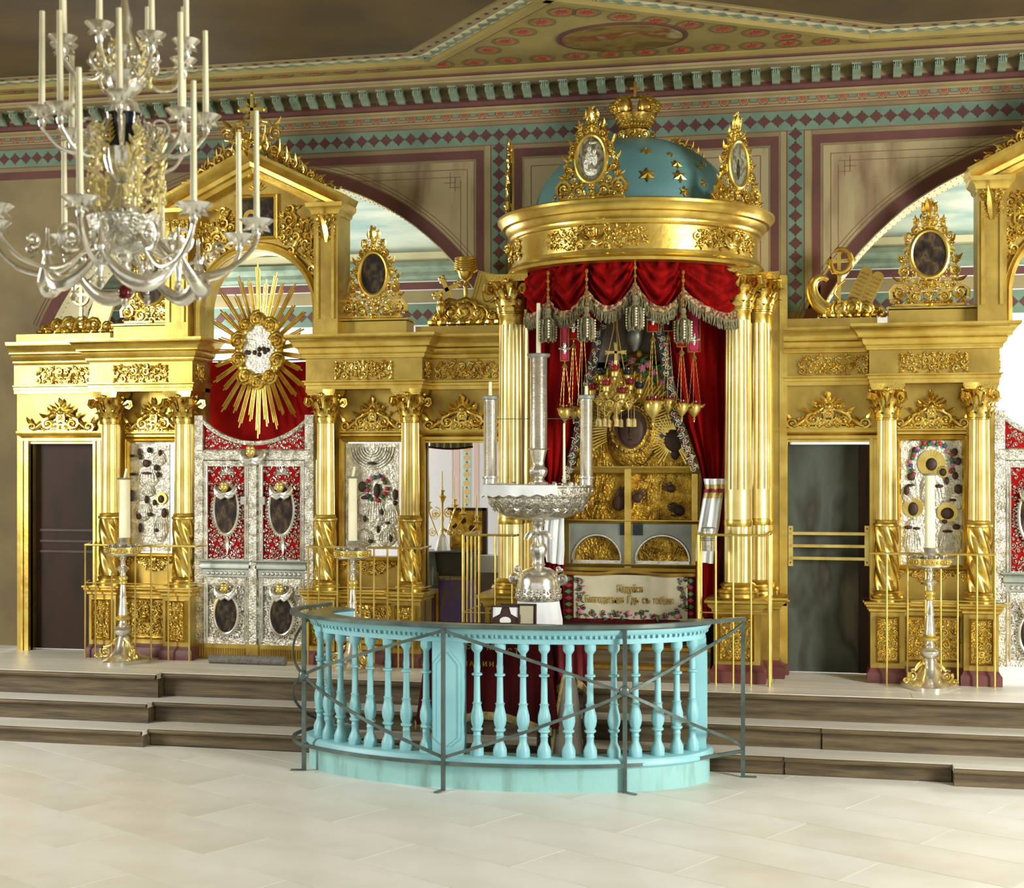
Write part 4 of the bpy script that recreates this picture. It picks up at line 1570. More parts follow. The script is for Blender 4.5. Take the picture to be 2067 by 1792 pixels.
for sg, lab in ((-1, 'left silver and red leaf of the holy gate, with two oval paintings'), (1, 'right silver and red leaf of the holy gate, behind the blue balustrade')):
    t = thing('gate_leaf', lab, 'gate', (GX + sg * .3, DY, SOL), group='leaves of the holy gate')
    xa, xb = (GX + .008, dx1) if sg > 0 else (dx0, GX - .008)
    xm = (xa + xb) / 2 + sg * .0
    zt_, zb_ = zv(930), zv(1300)
    fr = MB()
    for a, b in ((xa, xa + .075), (xb - .075, xb)):
        fr.box(a, b, DY - .03, DY + .03, zb_, zt_)
    for v0, v1 in ((930, 941), (1128, 1136), (1166, 1182), (1288, 1300)):
        fr.box(xa + .07, xb - .07, DY - .026, DY + .03, zv(v1), zv(v0))
    obj('frame', fr, 'chased', t, smooth=0)
    bd = MB()
    for x in (xa + .082, xb - .082):
        bd.tube([(x, DY - .028, zv(1290)), (x, DY - .028, zv(938))], .012, 6)
    for x in (xa + .02, xa + .055, xb - .02, xb - .055):
        bd.tube([(x, DY - .032, zb_), (x, DY - .032, zt_)], .008, 6)
    obj('beading', bd, 'silver', t)
    obj('red_backing', MB().box(xa + .06, xb - .06, DY, DY + .02, zv(1132), zv(936)), 'redflat', t, smooth=0)
    put('filigree', FILM, t, (xm, DY - .004, (zv(938) + zv(1130)) / 2), kind='stuff')
    obj('lower_panel', MB().box(xa + .06, xb - .06, DY, DY + .02, zv(1292), zv(1178)), 'chased', t, smooth=0)
    put('embossed_ornament', LOWM, t, (xm, DY - .002, (zv(1180) + zv(1290)) / 2), kind='stuff')
    for vc, rx, rz_, m_, cv in ((1028, .125, .245, 'oil2', 983), (1240, .122, .19, 'oil1', 1187)):
        z = zv(vc)
        pn = obj('oval_painting', MB().disc((xm, z), rx, rz_, DY - .035, DY, 36), m_, t)
        bz = MB().ring((xm, DY - .03, z), rx + .008, rz_ + .008, .016, 40, 8)
        for k in range(44):
            a = 2 * pi * k / 44
            bz.ell((xm + cos(a) * (rx + .028), DY - .025, z + sin(a) * (rz_ + .028)), .01, .01, .01, 5, 4)
        obj('oval_frame', bz, 'silver', pn)
        mb = MB()
        wg = MB()
        cherub(mb, xm, zv(cv), .125, DY - .04, wg)
        obj('wings', wg, 'silver', obj('cherub', mb, 'brass', t, label='gilt winged cherub head'), kind='stuff')
    # mid cornice, with a row of bosses
    obj('mid_cornice', MB().molding([(0, zv(1166)), (.01, zv(1164)), (.01, zv(1150)), (.03, zv(1147)), (.03, zv(1140)), (.015, zv(1136)), (.05, zv(1132)), (.05, zv(1130))], xa + .05, xb - .05, DY - .03, DY), 'greysil', t)
    mb = MB()
    for k in range(9):
        mb.ell((xa + .1 + (xb - xa - .2) * k / 8, DY - .045, zv(1157)), .018, .014, .02, 8, 5)
    obj('bosses', mb, 'silver', t, kind='stuff')
    obj('shell_ornament', (lambda m_: (shell(m_, xm, zv(956), .08, -.1, pi + .1, 9, DY - .01), leaf(m_, xm, zv(1085), -pi / 2, .16, .03, DY - .01), m_)[-1])(MB()), 'silver', t, kind='stuff')
    mb = MB().box(xa + .13 if sg < 0 else xa + .02, xa + .20 if sg < 0 else xa + .09, DY - .05, DY - .02, zv(1018), zv(1003)) if False else MB().box(GX + sg * .10 - .03, GX + sg * .10 + .03, DY - .06, DY - .02, zv(1018), zv(1002))
    obj('lock_plate', mb, 'silver', t, smooth=0)
    # curved top: transom, red spandrel under the hollow edge
    obj('transom', MB().molding([(.0, zv(930)), (.02, zv(928)), (.03, zv(922)), (.02, zv(914)), (.03, zv(909)), (.01, zv(906))], xa, xb, DY - .02, DY + .03), 'chased', t)
    cR = .80
    cz = zv(897) + cR
    x_out = xb if sg > 0 else xa
    pts = [(x_out, zv(908))]
    n = 16
    top = []
    for k in range(n + 1):
        x = GX + sg * .0 + (x_out - GX) * k / n
        top.append((x, cz - sqrt(max(0, cR * cR - (x - GX) ** 2))))
    poly = [(GX, zv(908))] + top + [(x_out, zv(908))]
    if sg > 0:
        poly = poly[::-1]
    obj('spandrel', MB().prism(poly, DY - .005, DY + .02), 'redflat', t, smooth=0)
    obj('spandrel_rim', MB().tube([(x, DY - .01, z + .012) for x, z in top], .026, 8), 'chased', t)
    sp_ = MB()
    fill(sp_, lambda x, z: .12 < x < .52 and zv(905) + .01 < z < cz - sqrt(max(0, cR * cR - x * x)) - .03, (0, .6, zv(908), zv(840)), .04, 57, False, thin=True)
    sp_.map(lambda x, y, z: (GX + sg * x, y + DY - .006, z))
    obj('spandrel_filigree', sp_, 'silver', t, kind='stuff')
    obj('jamb', MB().box(*(sorted((x_out - sg * .04, x_out + sg * .05))), DY - .04, DY + .04, zb_, zv(838)), 'chased', t, smooth=0)
t = thing('gate_post', 'silver centre strip of the holy gate with a cherub at its top', 'gate post', (GX, DY, SOL))
obj('strip', MB().box(GX - .04, GX + .04, DY - .06, DY - .031, zv(1300), zv(925)), 'chased', t, smooth=0)
mb = MB()
wg = MB()
cherub(mb, GX, zv(912), .14, DY - .06, wg)
obj('wings', wg, 'silver', obj('cherub', mb, 'brass', t, label='gilt winged cherub head'), kind='stuff')
t = thing('gate_sill', 'fluted gilded plinth under the holy gate', 'plinth', (GX, DY, SOL))
mb = MB().box(dx0 - .04, dx1 + .04, DY - .05, DY + .05, SOL, zv(1300))
obj('body', mb, 'goldflat', t, smooth=0)
mb = MB()
for k in range(46):
    x = dx0 + (dx1 - dx0) * (k + .5) / 46
    if abs(x - GX) > .07:
        mb.tube([(x, DY - .05, SOL + .03), (x, DY - .05, zv(1308))], .008, 6)
obj('flutes', mb, 'goldold', t, kind='stuff')
obj('centre_block', MB().box(GX - .06, GX + .06, DY - .07, DY, SOL, zv(1299)), 'gold', t, smooth=0)

g2 = XR2 + .90
for o_ in [o for o in COL.objects if o.name.startswith('gate_leaf') and o.parent is None][:1]:
    dup(o_, (XR2 + .77 - .3, DY, SOL), label='silver and red gate leaf cut by the right edge of the photo')

# red curtain behind the sunburst
t = thing('gate_curtain', 'flat red curtain hung behind the lower half of the sunburst', 'curtain', (GX, .14, 2.6))
obj('cloth', MB().grid(lambda a, b: (GX - .64 + 1.28 * a, .15 + .012 * sin(a * 21), 2.6 + (P(525, 729, .15).z - 2.6 - .02 * sin(a * pi)) * b), 40, 4), 'redflat', t)
obj('rod', MB().tube([(GX - .62, .15, P(525, 727, .15).z), (GX + .62, .15, P(525, 727, .15).z)], .008, 8), 'iron', t)

# the sunburst
sy = -.02
sc_ = P(525, 708, sy)
sq = S(525, sy)
t = thing('sunburst', 'gilded sunburst with a ring of clouds around a silver oval', 'sunburst', tuple(sc_))
R = random.Random(12)
NR = 33
for k in range(NR):
    a = 2 * pi * (k + .5) / NR
    ix, iz = 44 * sq * cos(a), 62 * sq * sin(a)
    ext = (1.0, .84, .94, .80)[k % 4] * R.uniform(.96, 1.02)
    ex, ez = 120 * sq * ext * cos(a), 184 * sq * ext * sin(a)
    d = Vector((ex - ix, 0, ez - iz)).normalized()
    pn = Vector((-d.z, 0, d.x))
    ry_ = obj('ray', MB().tube([(ix, 0, iz), (ex, 0, ez)], .009, 4), 'gold', t, smooth=0, world=False)
    mb = MB()
    for o, q in ((-.019, .88), (.018, .94)):
        kk = q * R.uniform(.95, 1.03)
        b0 = Vector((ix, -.003, iz)) + pn * o * .8
        b1 = Vector((ix + (ex - ix) * kk, -.003, iz + (ez - iz) * kk)) + pn * o * 1.05
        mb.tube([b0, b1], .008, 4)
    obj('side_rods', mb, 'gold', ry_, smooth=0, world=False, kind='stuff')
mb = MB()
for k in range(10):
    a = 2 * pi * k / 10 + .3
    x, z = 44 * sq * cos(a), 64 * sq * sin(a)
    r = 15 * sq * R.uniform(.85, 1.15)
    scroll(mb, x, z, r, R.uniform(0, 6), 2, R.choice((-1, 1)), r * .24, -.05, 18, 6)
    mb.ell((x, -.03, z), r * .95, .05, r * .95, 10, 6)
    a2 = a + pi / 10
    mb.ell((42 * sq * cos(a2), -.03, 61 * sq * sin(a2)), 11 * sq, .05, 11 * sq, 9, 6)
obj('clouds', mb, 'gold2', t, world=False, kind='stuff')
obj('oval_icon', MB().disc((0, 0), 33 * sq, 52 * sq, -.045, -.01, 36), 'riza', t, world=False)
mb = MB()
for dx, dz in ((-25, -3), (-20, -4), (-8, -4), (2, 2), (11, 3), (20, 1), (2, -8), (14, -3)):
    mb.ell((dx * sq, -.05, dz * sq), 4.5 * sq, .012, 5 * sq, 8, 5)
obj('painted_heads', mb, 'skin', t, world=False, kind='stuff')


# ---- icons in silver covers
def icon(label, u0, u1, v0, v1, y, heads, hands, robes, flowers=(), halo='brass', loops=0):
    a, b = P(u0, v0, y), P(u1, v1, y)
    xm, zb_ = (a.x + b.x) / 2, b.z
    t = thing('icon', label, 'icon', (xm, y, zb_), group='icons with silver covers set in the screen')
    s = S((u0 + u1) / 2, y)
    obj('silver_cover', MB().box(a.x, b.x, y, y + .03, b.z, a.z), 'riza', t, smooth=0)
    rb = MB()
    for u, v, rx, rz_ in robes:
        c = P(u, v, y)
        rb.ell((c.x, y, c.z), rx * s, .022, rz_ * s, 14, 8)
        for k in range(7):
            q = (k - 3) / 3.2
            rb.tube([(c.x + q * rx * s * .5, y - .018, c.z + rz_ * s * .6 * sqrt(1 - q * q * .6)), (c.x + q * rx * s * .75, y - .024, c.z), (c.x + q * rx * s * .85, y - .014, c.z - rz_ * s * .7 * sqrt(1 - q * q * .7))], .006, 5)
    for k in range(loops):
        q = .25 + .75 * k / loops
        c = P((u0 + u1) / 2, v0, y)
        rb.tube([(c.x + (b.x - a.x) * .46 * q * sin(g), y - .008, c.z - .04 - .24 * q * cos(g) - .0) for g in [-pi / 2 + pi * i / 16 for i in range(17)]], .010, 5)
    if rb.v:
        obj('embossed_robes', rb, 'riza', t, kind='stuff')
    hl = MB()
    fc = MB()
    for u, v, rx, rz_, hr in heads:
        c = P(u, v, y)
        if hr:
            hl.disc((c.x, c.z + .2 * rz_ * s), hr * s, hr * s, y - .016, y, 20)
            for k in range(24):
                g = 2 * pi * k / 24
                hl.bar((c.x + hr * s * .5 * cos(g), y - .018, c.z + .2 * rz_ * s + hr * s * .5 * sin(g)), (c.x + hr * s * cos(g), y - .018, c.z + .2 * rz_ * s + hr * s * sin(g)), .006)
        fc.ell((c.x, y - .022, c.z), rx * s, .018, rz_ * s, 10, 7)
    for u, v, rx, rz_ in hands:
        c = P(u, v, y)
        fc.ell((c.x, y - .022, c.z), rx * s, .016, rz_ * s, 9, 6)
    if hl.v:
        obj('haloes', hl, halo, t, kind='stuff')
    obj('painted_flesh', fc, 'skin', t, kind='stuff')
    for m_ in ('crim', 'rose', 'green', 'violet'):
        fm = MB()
        for u, v, k in flowers:
            if k == m_:
                c = P(u, v, y)
                fm.ell((c.x, y - .025, c.z), 4.6 * s, .014, 4.6 * s, 8, 5)
                for g in range(4):
                    leaf(fm, c.x, c.z, g * 1.57 + u, 6 * s, 2 * s, y - .02, .2)
        if fm.v:
            obj('wreath_flowers', fm, m_, t, kind='stuff')
    return t


R = random.Random(31)
fl1 = []
for k in range(26):
    g = rad(-20 + 220 * k / 25)
    fl1.append((1882 + 43 * cos(g) + R.uniform(-3, 3), 938 - 45 * sin(g) + R.uniform(-3, 3), ('crim', 'green', 'rose', 'violet', 'green')[k % 5]))
icon('silver-covered icon with a flower wreath, behind the right candle stand', 1815, 1952, 887, 1142, .01,
     [(1880, 937, 11, 13, 27), (1903, 953, 7, 8, 12), (1839, 962, 8, 8, 0), (1830, 990, 6, 10, 0), (1934, 987, 8, 10, 0), (1934, 931, 6, 8, 0), (1846, 909, 6, 7, 0), (1927, 912, 6, 8, 0), (1928, 960, 6, 8, 0), (1843, 1027, 10, 14, 20), (1912, 1036, 13, 12, 20)],
     [(1838, 979, 8, 3), (1895, 981, 9, 4), (1911, 970, 4, 8), (1833, 1064, 9, 4), (1850, 1066, 8, 3), (1930, 1063, 8, 6), (1912, 1072, 11, 3), (1906, 1052, 6, 4), (1923, 1009, 8, 3)],
     [(1882, 990, 26, 42), (1842, 1085, 20, 40), (1917, 1090, 24, 38), (1933, 1010, 14, 20), (1834, 1000, 12, 20)], fl1)
fl2 = [(761 + 20 * cos(rad(k * 24)) + R.uniform(-2, 2), 985 - 24 * sin(rad(k * 24)) + R.uniform(-2, 2), ('crim', 'green', 'crim', 'violet', 'green', 'rose')[k % 6]) for k in range(15)]
icon('silver-covered icon under embossed drapery, between spiral columns left of the doorway', 698, 804, 895, 1107, .01,
     [(762, 990, 7, 15, 0), (732, 982, 8, 11, 0), (799, 998, 6, 11, 0), (772, 1033, 5, 6, 0), (799, 1015, 5, 5, 0)],
     [(738, 1047, 4, 7), (764, 1068, 3, 8), (784, 1055, 5, 3), (752, 935, 10, 3), (749, 1092, 6, 4), (790, 1086, 4, 8), (738, 1004, 9, 4)],
     [(760, 1030, 24, 36), (735, 1020, 16, 26), (790, 1035, 18, 30), (782, 1080, 22, 24), (735, 1085, 22, 18)], fl2, loops=7)
icon('silver-covered icon crowded with small figures, behind the left candle stand', 256, 342, 896, 1112, .01,
     [(297, 935, 8, 8, 0), (317, 944, 6, 6, 0), (325, 914, 4, 7, 0), (303, 908, 5, 6, 0), (283, 912, 4, 7, 0), (297, 1008, 4, 8, 0), (327, 1007, 7, 8, 12), (314, 1014, 5, 6, 0), (333, 1035, 6, 10, 0), (282, 1042, 6, 6, 0), (285, 922, 4, 6, 0)],
     [(298, 955, 12, 3), (285, 1065, 4, 10), (270, 957, 9, 3), (318, 1070, 5, 4), (305, 1038, 7, 4), (268, 1000, 6, 12), (321, 958, 5, 6), (267, 920, 8, 3)],
     [(300, 960, 26, 26), (325, 1060, 18, 34), (290, 1030, 20, 22), (322, 925, 16, 16), (300, 990, 16, 14)])

# ---- side doors
t = thing('side_door', 'grey-green painted door with three brass push bars', 'door', (X(1672, .12), .12, SOL))
a, b = P(1588, 897, .12), P(1757, 1366, .12)
obj('leaf', MB().box(a.x, b.x, .12, .16, SOL + .012, P(1670, 897, .12).z), 'doorpaint', t, smooth=0)
obj('dark_stile', MB().box(b.x - .11, b.x, .112, .121, SOL + .012, P(1670, 899, .12).z), 'doorbrown', t, smooth=0)  # darker brown strip along the right edge of the leaf
for u_ in (1596, 1750):
    c = P(u_, 1101, .06)
    br = obj('bar_bracket', MB().box(c.x - .022, c.x + .022, .045, .12, P(u_, 1142, .06).z, P(u_, 1061, .06).z), 'brass', t, smooth=0)
    bl = MB()
    for v_ in (1067, 1135):
        bl.ell((c.x, .042, P(u_, v_, .06).z), .008, .006, .008, 8, 5)
    obj('bolt', bl, 'iron', br, kind='stuff')
for v_ in (1076, 1101, 1126):
    a_, b_ = P(1598, v_, .03), P(1749, v_, .03)
    obj('push_bar', MB().box(a_.x, b_.x, .018, .045, a_.z - .014, a_.z + .014), 'brass', t, smooth=0)
t = thing('side_door', 'dark brown painted door at the left edge', 'door', (DL1 - .38, .12, SOL))
obj('leaf', MB().box(DL1 - .75, DL1, .10, .14, SOL + .01, 2.78), 'doorbrown', t, smooth=0)
mb = MB()
for v_ in (1070, 1092, 1113):
    z = P(150, v_, .1).z
    mb.box(DL1 - .7, DL1 - .03, .085, .105, z - .012, z + .012)
obj('rails', mb, 'wood', t, smooth=0, kind='stuff')
obj('stile', MB().box(DL1 - .05, DL1, .088, .105, SOL + .01, 2.78), 'wood', t, smooth=0)

# ---- what shows through the open doorway
yt = 1.0
a, b = P(845, 1112, yt), P(968, 1112, yt)
t = thing('altar_table', 'cloth-covered table seen through the open doorway', 'table', ((a.x + b.x) / 2, yt, SOL))
tz = a.z
obj('violet_brocade', MB().box(P(888, 0, yt).x, P(958, 0, yt).x, yt - .25, yt + .4, SOL, P(900, 1165, yt).z), 'purple', t, smooth=0)
obj('dark_cover', MB().box(P(880, 0, yt).x, P(958, 0, yt).x, yt - .262, yt + .42, P(900, 1166, yt).z, tz), 'dark', t, smooth=0)
obj('trim', MB().box(P(884, 0, yt).x, P(957, 0, yt).x, yt - .268, yt - .25, P(900, 1166, yt).z, P(900, 1158, yt).z), 'fringe', t, smooth=0)
for u_ in (877, 886):
    c = P(u_, 1200, yt - .2)
    obj('gilt_post', MB().box(c.x - .014, c.x + .014, yt - .27, yt - .24, SOL, tz - .2), 'goldold', t, smooth=0)
mb = MB()
x0_, x1_ = P(856, 0, yt).x, P(893, 0, yt).x
mb.grid(lambda p, q: (x0_ + (x1_ - x0_) * p * (1 + .25 * q), yt - .30 - .05 * q - .03 * sin(p * 11) * q, tz + .012 - (.33 + .06 * p) * q), 18, 8)
mb.grid(lambda p, q: (x0_ + (x1_ + .3 - x0_) * p, yt - .30 + .5 * q, tz + .012), 2, 2)
oc = put('oilcloth', mb.mesh('oilcloth', 'slate'))
oc['label'], oc['category'] = 'dark slate cloth thrown over the left end of the table', 'cloth'
sd = oc.modifiers.new('thickness', 'SOLIDIFY')
sd.thickness = .006
t2 = thing('violet_drape', 'blue and gold brocade hanging below the slate cloth', 'cloth', (P(863, 0, yt - .2).x, yt - .25, SOL))
obj('cloth', MB().grid(lambda p, q: (P(850, 0, yt - .28).x + .13 * p, yt - .29 - .02 * sin(p * 9), SOL + (tz - .28 - SOL) * q), 12, 2), 'purple', t2)
# candelabrum
yc = 1.0
cb = P(893, 1115, yc)
t = thing('candelabrum', 'branched brass candelabrum with five candles behind the doorway', 'candelabrum', (cb.x, yc, cb.z))
s = S(893, yc)
q_ = lambda u_, v_: ((u_ - 893) * s, 0, (1115 - v_) * s)
obj('white_cover', MB().lathe([(17 * s, 0), (15 * s, .05), (10 * s, 25 * s), (5 * s, 36 * s), (3 * s, 38 * s)], 28, mod=lambda a, z: 1 + .07 * cos(a * 9)), 'white', t, world=False)
st_ = MB().lathe([(2.4 * s, 36 * s), (3 * s, 50 * s), (2 * s, 60 * s), (4 * s, 68 * s), (2 * s, 76 * s), (2.4 * s, 100 * s), (6 * s, 108 * s), (8 * s, 112 * s), (3 * s, 114 * s), (3 * s, 122 * s), (5 * s, 126 * s), (0, 126 * s)], 12)
obj('stem', st_, 'brass', t, world=False)
for u_, vt, vc, dy in ((870, 962, 1012, -.1), (893, 951, 990, 0), (914, 961, 1008, .1), (935, 980, 1024, .02), (962, 1001, 1041, .05)):
    x, _, zc_ = q_(u_, vc)
    ar = None
    if u_ != 893:
        pts = [(0, 0, q_(893, 1065)[2]), (x * .35, dy * .4, q_(893, 1080)[2]), (x * .75, dy * .8, zc_ - 38 * s), (x, dy, zc_ - 20 * s), (x, dy, zc_)]
        mb = MB().tube(pts, .008, 6)
        scroll(mb, x * .5, (zc_ - 30 * s), 9 * s, 0, 1.5, 1, .006, dy * .5)
        ar = obj('arm', mb, 'brass', t, world=False)
    obj('candle_cup', MB().lathe([(1.5 * s, -22 * s), (2.5 * s, -16 * s), (9 * s, -12 * s), (3 * s, -9 * s), (3 * s, -4 * s), (6 * s, 0), (0, 0)], 12, (x, dy, zc_)), 'brass', t, world=False)
    obj('candle', MB().lathe([(2.3 * s, 0), (2 * s, (vc - vt) * s), (0, (vc - vt) * s)], 8, (x, dy, zc_)), 'candle', t, world=False)
mb = MB()
for sg in (-1, 1):
    scroll(mb, sg * 14 * s, 80 * s, 12 * s, pi / 2, 1.6, sg, .007)
    scroll(mb, sg * 20 * s, 40 * s, 9 * s, pi / 2, 1.6, -sg, .006)
obj('scrollwork', mb, 'brass', t, world=False, kind='stuff')
# leaning gilt icon
yi = 1.25
a, b = P(908, 1030, yi), P(974, 1118, yi)
t = thing('leaning_icon', 'gilt-covered icon in a brown frame leaning on the altar table', 'icon', ((a.x + b.x) / 2, yi, b.z))
obj('gilt_cover', MB().box(a.x, b.x, yi, yi + .03, b.z, a.z), 'goldriza', t, smooth=0)
mb = MB().box(a.x - .02, b.x + .04, yi - .02, yi + .04, a.z, a.z + .03).box(b.x, b.x + .05, yi - .02, yi + .04, b.z - .02, a.z + .03).box(a.x - .02, b.x + .04, yi - .02, yi + .04, b.z - .04, b.z)
obj('frame', mb, 'wood', t, smooth=0)
mb = MB()
for u_, v_ in ((918, 1062), (935, 1050), (952, 1066), (940, 1088)):
    c = P(u_, v_, yi)
    mb.ell((c.x, yi - .01, c.z), .03, .012, .036, 9, 6)
obj('painted_flesh', mb, 'skin', t, kind='stuff')
t = thing('altar_chest', 'grey-white covered chest right of the altar table, behind the railing', 'chest', (P(985, 1200, 1.3).x, 1.3, SOL))
a, b = P(960, 1118, 1.3), P(1010, 1118, 1.3)
obj('body', MB().box(a.x, b.x + .2, 1.1, 1.6, SOL, P(985, 1150, 1.3).z), 'greycloth', t, smooth=0)
obj('white_cloth', MB().box(a.x - .02, b.x + .22, 1.08, 1.62, P(985, 1152, 1.3).z, a.z), 'white', t, smooth=0)
t = thing('door_pelmet', 'small frilled grey pelmet at the top of the open doorway', 'pelmet', (P(905, 905, .5).x, .5, P(905, 905, .5).z))
a, b = P(866, 895, .5), P(955, 903, .5)
obj('cloth', MB().grid(lambda p, q: (a.x + (b.x - a.x) * p, .5 - .03 * sin(p * 40), a.z + .12 - (.15 + .02 * sin(p * pi)) * q), 60, 2), 'greysil', t)
obj('edging', MB().tube([(a.x + (b.x - a.x) * i / 20, .48, a.z - .035 - .02 * sin(i / 20 * pi)) for i in range(21)], .012, 6), 'darkred', t)
# rolled carpet before the gate
c0, c1 = P(424, 1324, -.5), P(577, 1328, -.5)
t = thing('rolled_carpet', 'rolled grey carpet lying before the holy gate', 'carpet', ((c0.x + c1.x) / 2, -.5, SOL))
r = .045
mb = MB()
mb.tube([(c0.x, -.5, SOL + r), (c1.x, -.5, SOL + r)], r, 16)
obj('roll', mb, 'carpet', t)
mb = MB()
for k in range(3):
    pass
mb.tube([(c1.x + .001, -.5 + (.042 - .0018 * i) * cos(i * .7), SOL + r + (.042 - .0018 * i) * sin(i * .7)) for i in range(22)], .004, 5)
obj('spiral_end', mb, 'greycloth', t)
# ------------------------------------------------------------------ round canopy over the shrine
KX, KY = -1.80, -.17
A0, A1 = pi - .36, 2 * pi + .36


def phi_u(u, R):
    """angle from the front (towards +x) where the ray of column u first meets the circle R"""
    du = (u - 1033.5) / FPX
    d = Vector((-sin(YAW) + du * cos(YAW), cos(YAW) + du * sin(YAW))).normalized()
    o = Vector((0, -DIST)) - Vector((KX, KY))
    b = o.dot(d)
    c = o.dot(o) - R * R
    q = b * b - c
    t_ = -b - sqrt(max(q, 0))
    p = o + d * t_
    return atan2(p.x, -p.y)


def ringp(phi, R, z=0.):
    return Vector((KX + R * sin(phi), KY - R * cos(phi), z))


can = thing('canopy', 'round gilded canopy with a star-strewn blue dome on four columns', 'canopy', (KX, KY, SOL))


def ringobj(name, prof, m, inner=1.06):
    p = [(inner, prof[0][1])] + prof + [(inner, prof[-1][1])]
    mb = MB().lathe(p + [p[0]], 72, (KX, KY, 0), a0=A0, a1=A1)
    mb.map(lambda x, y, z: (x, min(y, WY - .004), z))
    return obj(name, mb, m, can, smooth=35)


ringobj('architrave', [(1.17, 4.35), (1.20, 4.355), (1.215, 4.38), (1.2, 4.41), (1.185, 4.42), (1.18, 4.45), (1.165, 4.455)], 'gold')
ringobj('frieze', [(1.16, 4.455), (1.16, 4.67)], 'gold')
ringobj('cornice', [(1.17, 4.67), (1.185, 4.68), (1.195, 4.70), (1.195, 4.715), (1.225, 4.74), (1.24, 4.775), (1.27, 4.785), (1.275, 4.80), (1.295, 4.83), (1.315, 4.85), (1.315, 4.875), (1.285, 4.89), (1.25, 4.892)], 'gold')
mb = MB().lathe([(0.01, 4.86), (1.25, 4.86), (1.25, 4.885), (.01, 4.885)], 48, (KX, KY, 0), a0=A0, a1=A1)
obj('top_boards', mb.map(lambda x, y, z: (x, min(y, WY - .004), z)), 'goldflat', can)
# dome and stars
DR, DH, DZ = .98, .80, 4.86
dome = MB().lathe([(DR * cos(a), DZ + DH * sin(a)) for a in [pi / 2 * i / 16 for i in range(16)]] + [(.01, DZ + DH)], 56, (KX, KY, 0), mod=lambda a, z: 1 - .012 * abs(sin(a * 8)))
dm = obj('dome', dome.map(lambda x, y, z: (x, min(y, WY - .003), z)), 'dome', can)
sm = MB()
pts = []
for k in range(12):
    rr = 1 if k % 2 == 0 else .56
    pts.append((rr * cos(pi * k / 6 + pi / 2), rr * sin(pi * k / 6 + pi / 2)))
n = 12
sm.add([(0, -.35, 0)] + [(p[0], 0, p[1]) for p in pts] + [(p[0], .1, p[1]) for p in pts],
       [(0, 1 + i, 1 + (i + 1) % n) for i in range(n)] + [(1 + i, 1 + n + i, 1 + n + (i + 1) % n, 1 + (i + 1) % n) for i in range(n)])
STARM = sm.mesh('star', 'gold2', 0)
for u_, v_, sz in ((1307, 352, 14), (1372, 355, 13), (1383, 386, 10), (1305, 304, 10), (1354, 311, 7), (1366, 331, 10), (1413, 337, 6), (1421, 329, 6), (1118, 400, 7), (1150, 355, 9), (1420, 370, 8)):
    du, dv = (u_ - 1033.5) / FPX, (HORIZON - v_) / FPX
    d = Vector((-sin(YAW) + du * cos(YAW), cos(YAW) + du * sin(YAW), dv))
    o_ = Vector((0, -DIST, EYE)) - Vector((KX, KY, DZ))
    k = Vector((1 / DR, 1 / DR, 1 / DH))
    o2, d2 = Vector([a * b for a, b in zip(o_, k)]), Vector([a * b for a, b in zip(d, k)])
    A, B, C_ = d2.dot(d2), o2.dot(d2), o2.dot(o2) - 1
    disc = B * B - A * C_
    if disc < 0:
        continue
    p = o_ + d * ((-B - sqrt(disc)) / A)
    nr = Vector((p.x / DR ** 2, p.y / DR ** 2, p.z / DH ** 2)).normalized()
    so_ = put('star', STARM, dm, scale=sz * .0056)
    so_.location = Vector((KX, KY, DZ)) + p
    so_.rotation_euler = (-nr).to_track_quat('Y', 'Z').to_euler()
# frieze carving wrapped round the ring
for seed, phi, w in ((61, rad(-11), .95), (62, rad(55), .80), (63, rad(-74), .6)):
    mb = MB()
    fill(mb, lambda x, z: .10 < abs(x) < w / 2 and abs(z) < .085 * (1 - .25 * (abs(x) / (w / 2)) ** 3), (-w / 2, w / 2, -.1, .1), .062, seed)
    cherub(mb, 0, .035, .12, -.01)
    rosette(mb, 0, -.01, .09, 0, 8)
    mb.map(lambda x, y, z: tuple(ringp(phi + x / 1.16, 1.162 - y, 4.565 + z)))
    obj('frieze_carving', mb, 'gold2', can, kind='stuff')
# crown finial
s = S(1291, KY)
cz = P(1291, 283, KY).z
cr = MB().lathe([(0, 0), (.125, 0), (.13, .02), (.115, .03), (.115, .09), (.135, .1), (.13, .115), (.14, .13), (.19, .2), (.2, .23), (.17, .22), (.0, .2)], 32, (KX, KY, cz), mod=lambda a, z: 1 + (.03 * cos(a * 12) if z > .1 else 0))
crn = obj('crown', cr, 'gold2', can, label='gilt openwork crown with two lobes')
mb = MB()
for sg in (-1, 1):
    mb.ell((KX + sg * .115, KY, cz + .31), .095, .12, .125, 16, 10)
    for k in range(7):
        a = -1.2 + 2.4 * k / 6
        mb.tube([(KX + sg * (.03 + .20 * sin(q * pi) * cos(a * .55)), KY + .13 * sin(a) * sin(q * pi) * .9, cz + .19 + .24 * q) for q in [.08 + .92 * i / 9 for i in range(10)]], .013, 5)
    R = random.Random(5)
    for k in range(80):
        a, q = R.uniform(-1.4, 1.4), R.uniform(.1, .95)
        mb.ell((KX + sg * (.03 + .21 * sin(q * pi) * cos(a * .55)), KY + .14 * sin(a) * sin(q * pi), cz + .19 + .24 * q), .018, .018, .018, 6, 4)
for k in range(90):
    a = 2 * pi * k / 30
    zq_ = .13 + .035 * (k // 30)
    rq = .14 + .02 * (k // 30) + .004
    mb.ell((KX + rq * cos(a), KY + rq * sin(a), cz + zq_), .014, .014, .014, 6, 4)
obj('crown_lobes', mb, 'gold2', crn, kind='stuff')
mb = MB()
for k in range(9):
    a = rad(35)
    mb.ell((KX, KY - .05 + .012 * k, cz + .42 + .0), .014, .012, .014, 6, 4)
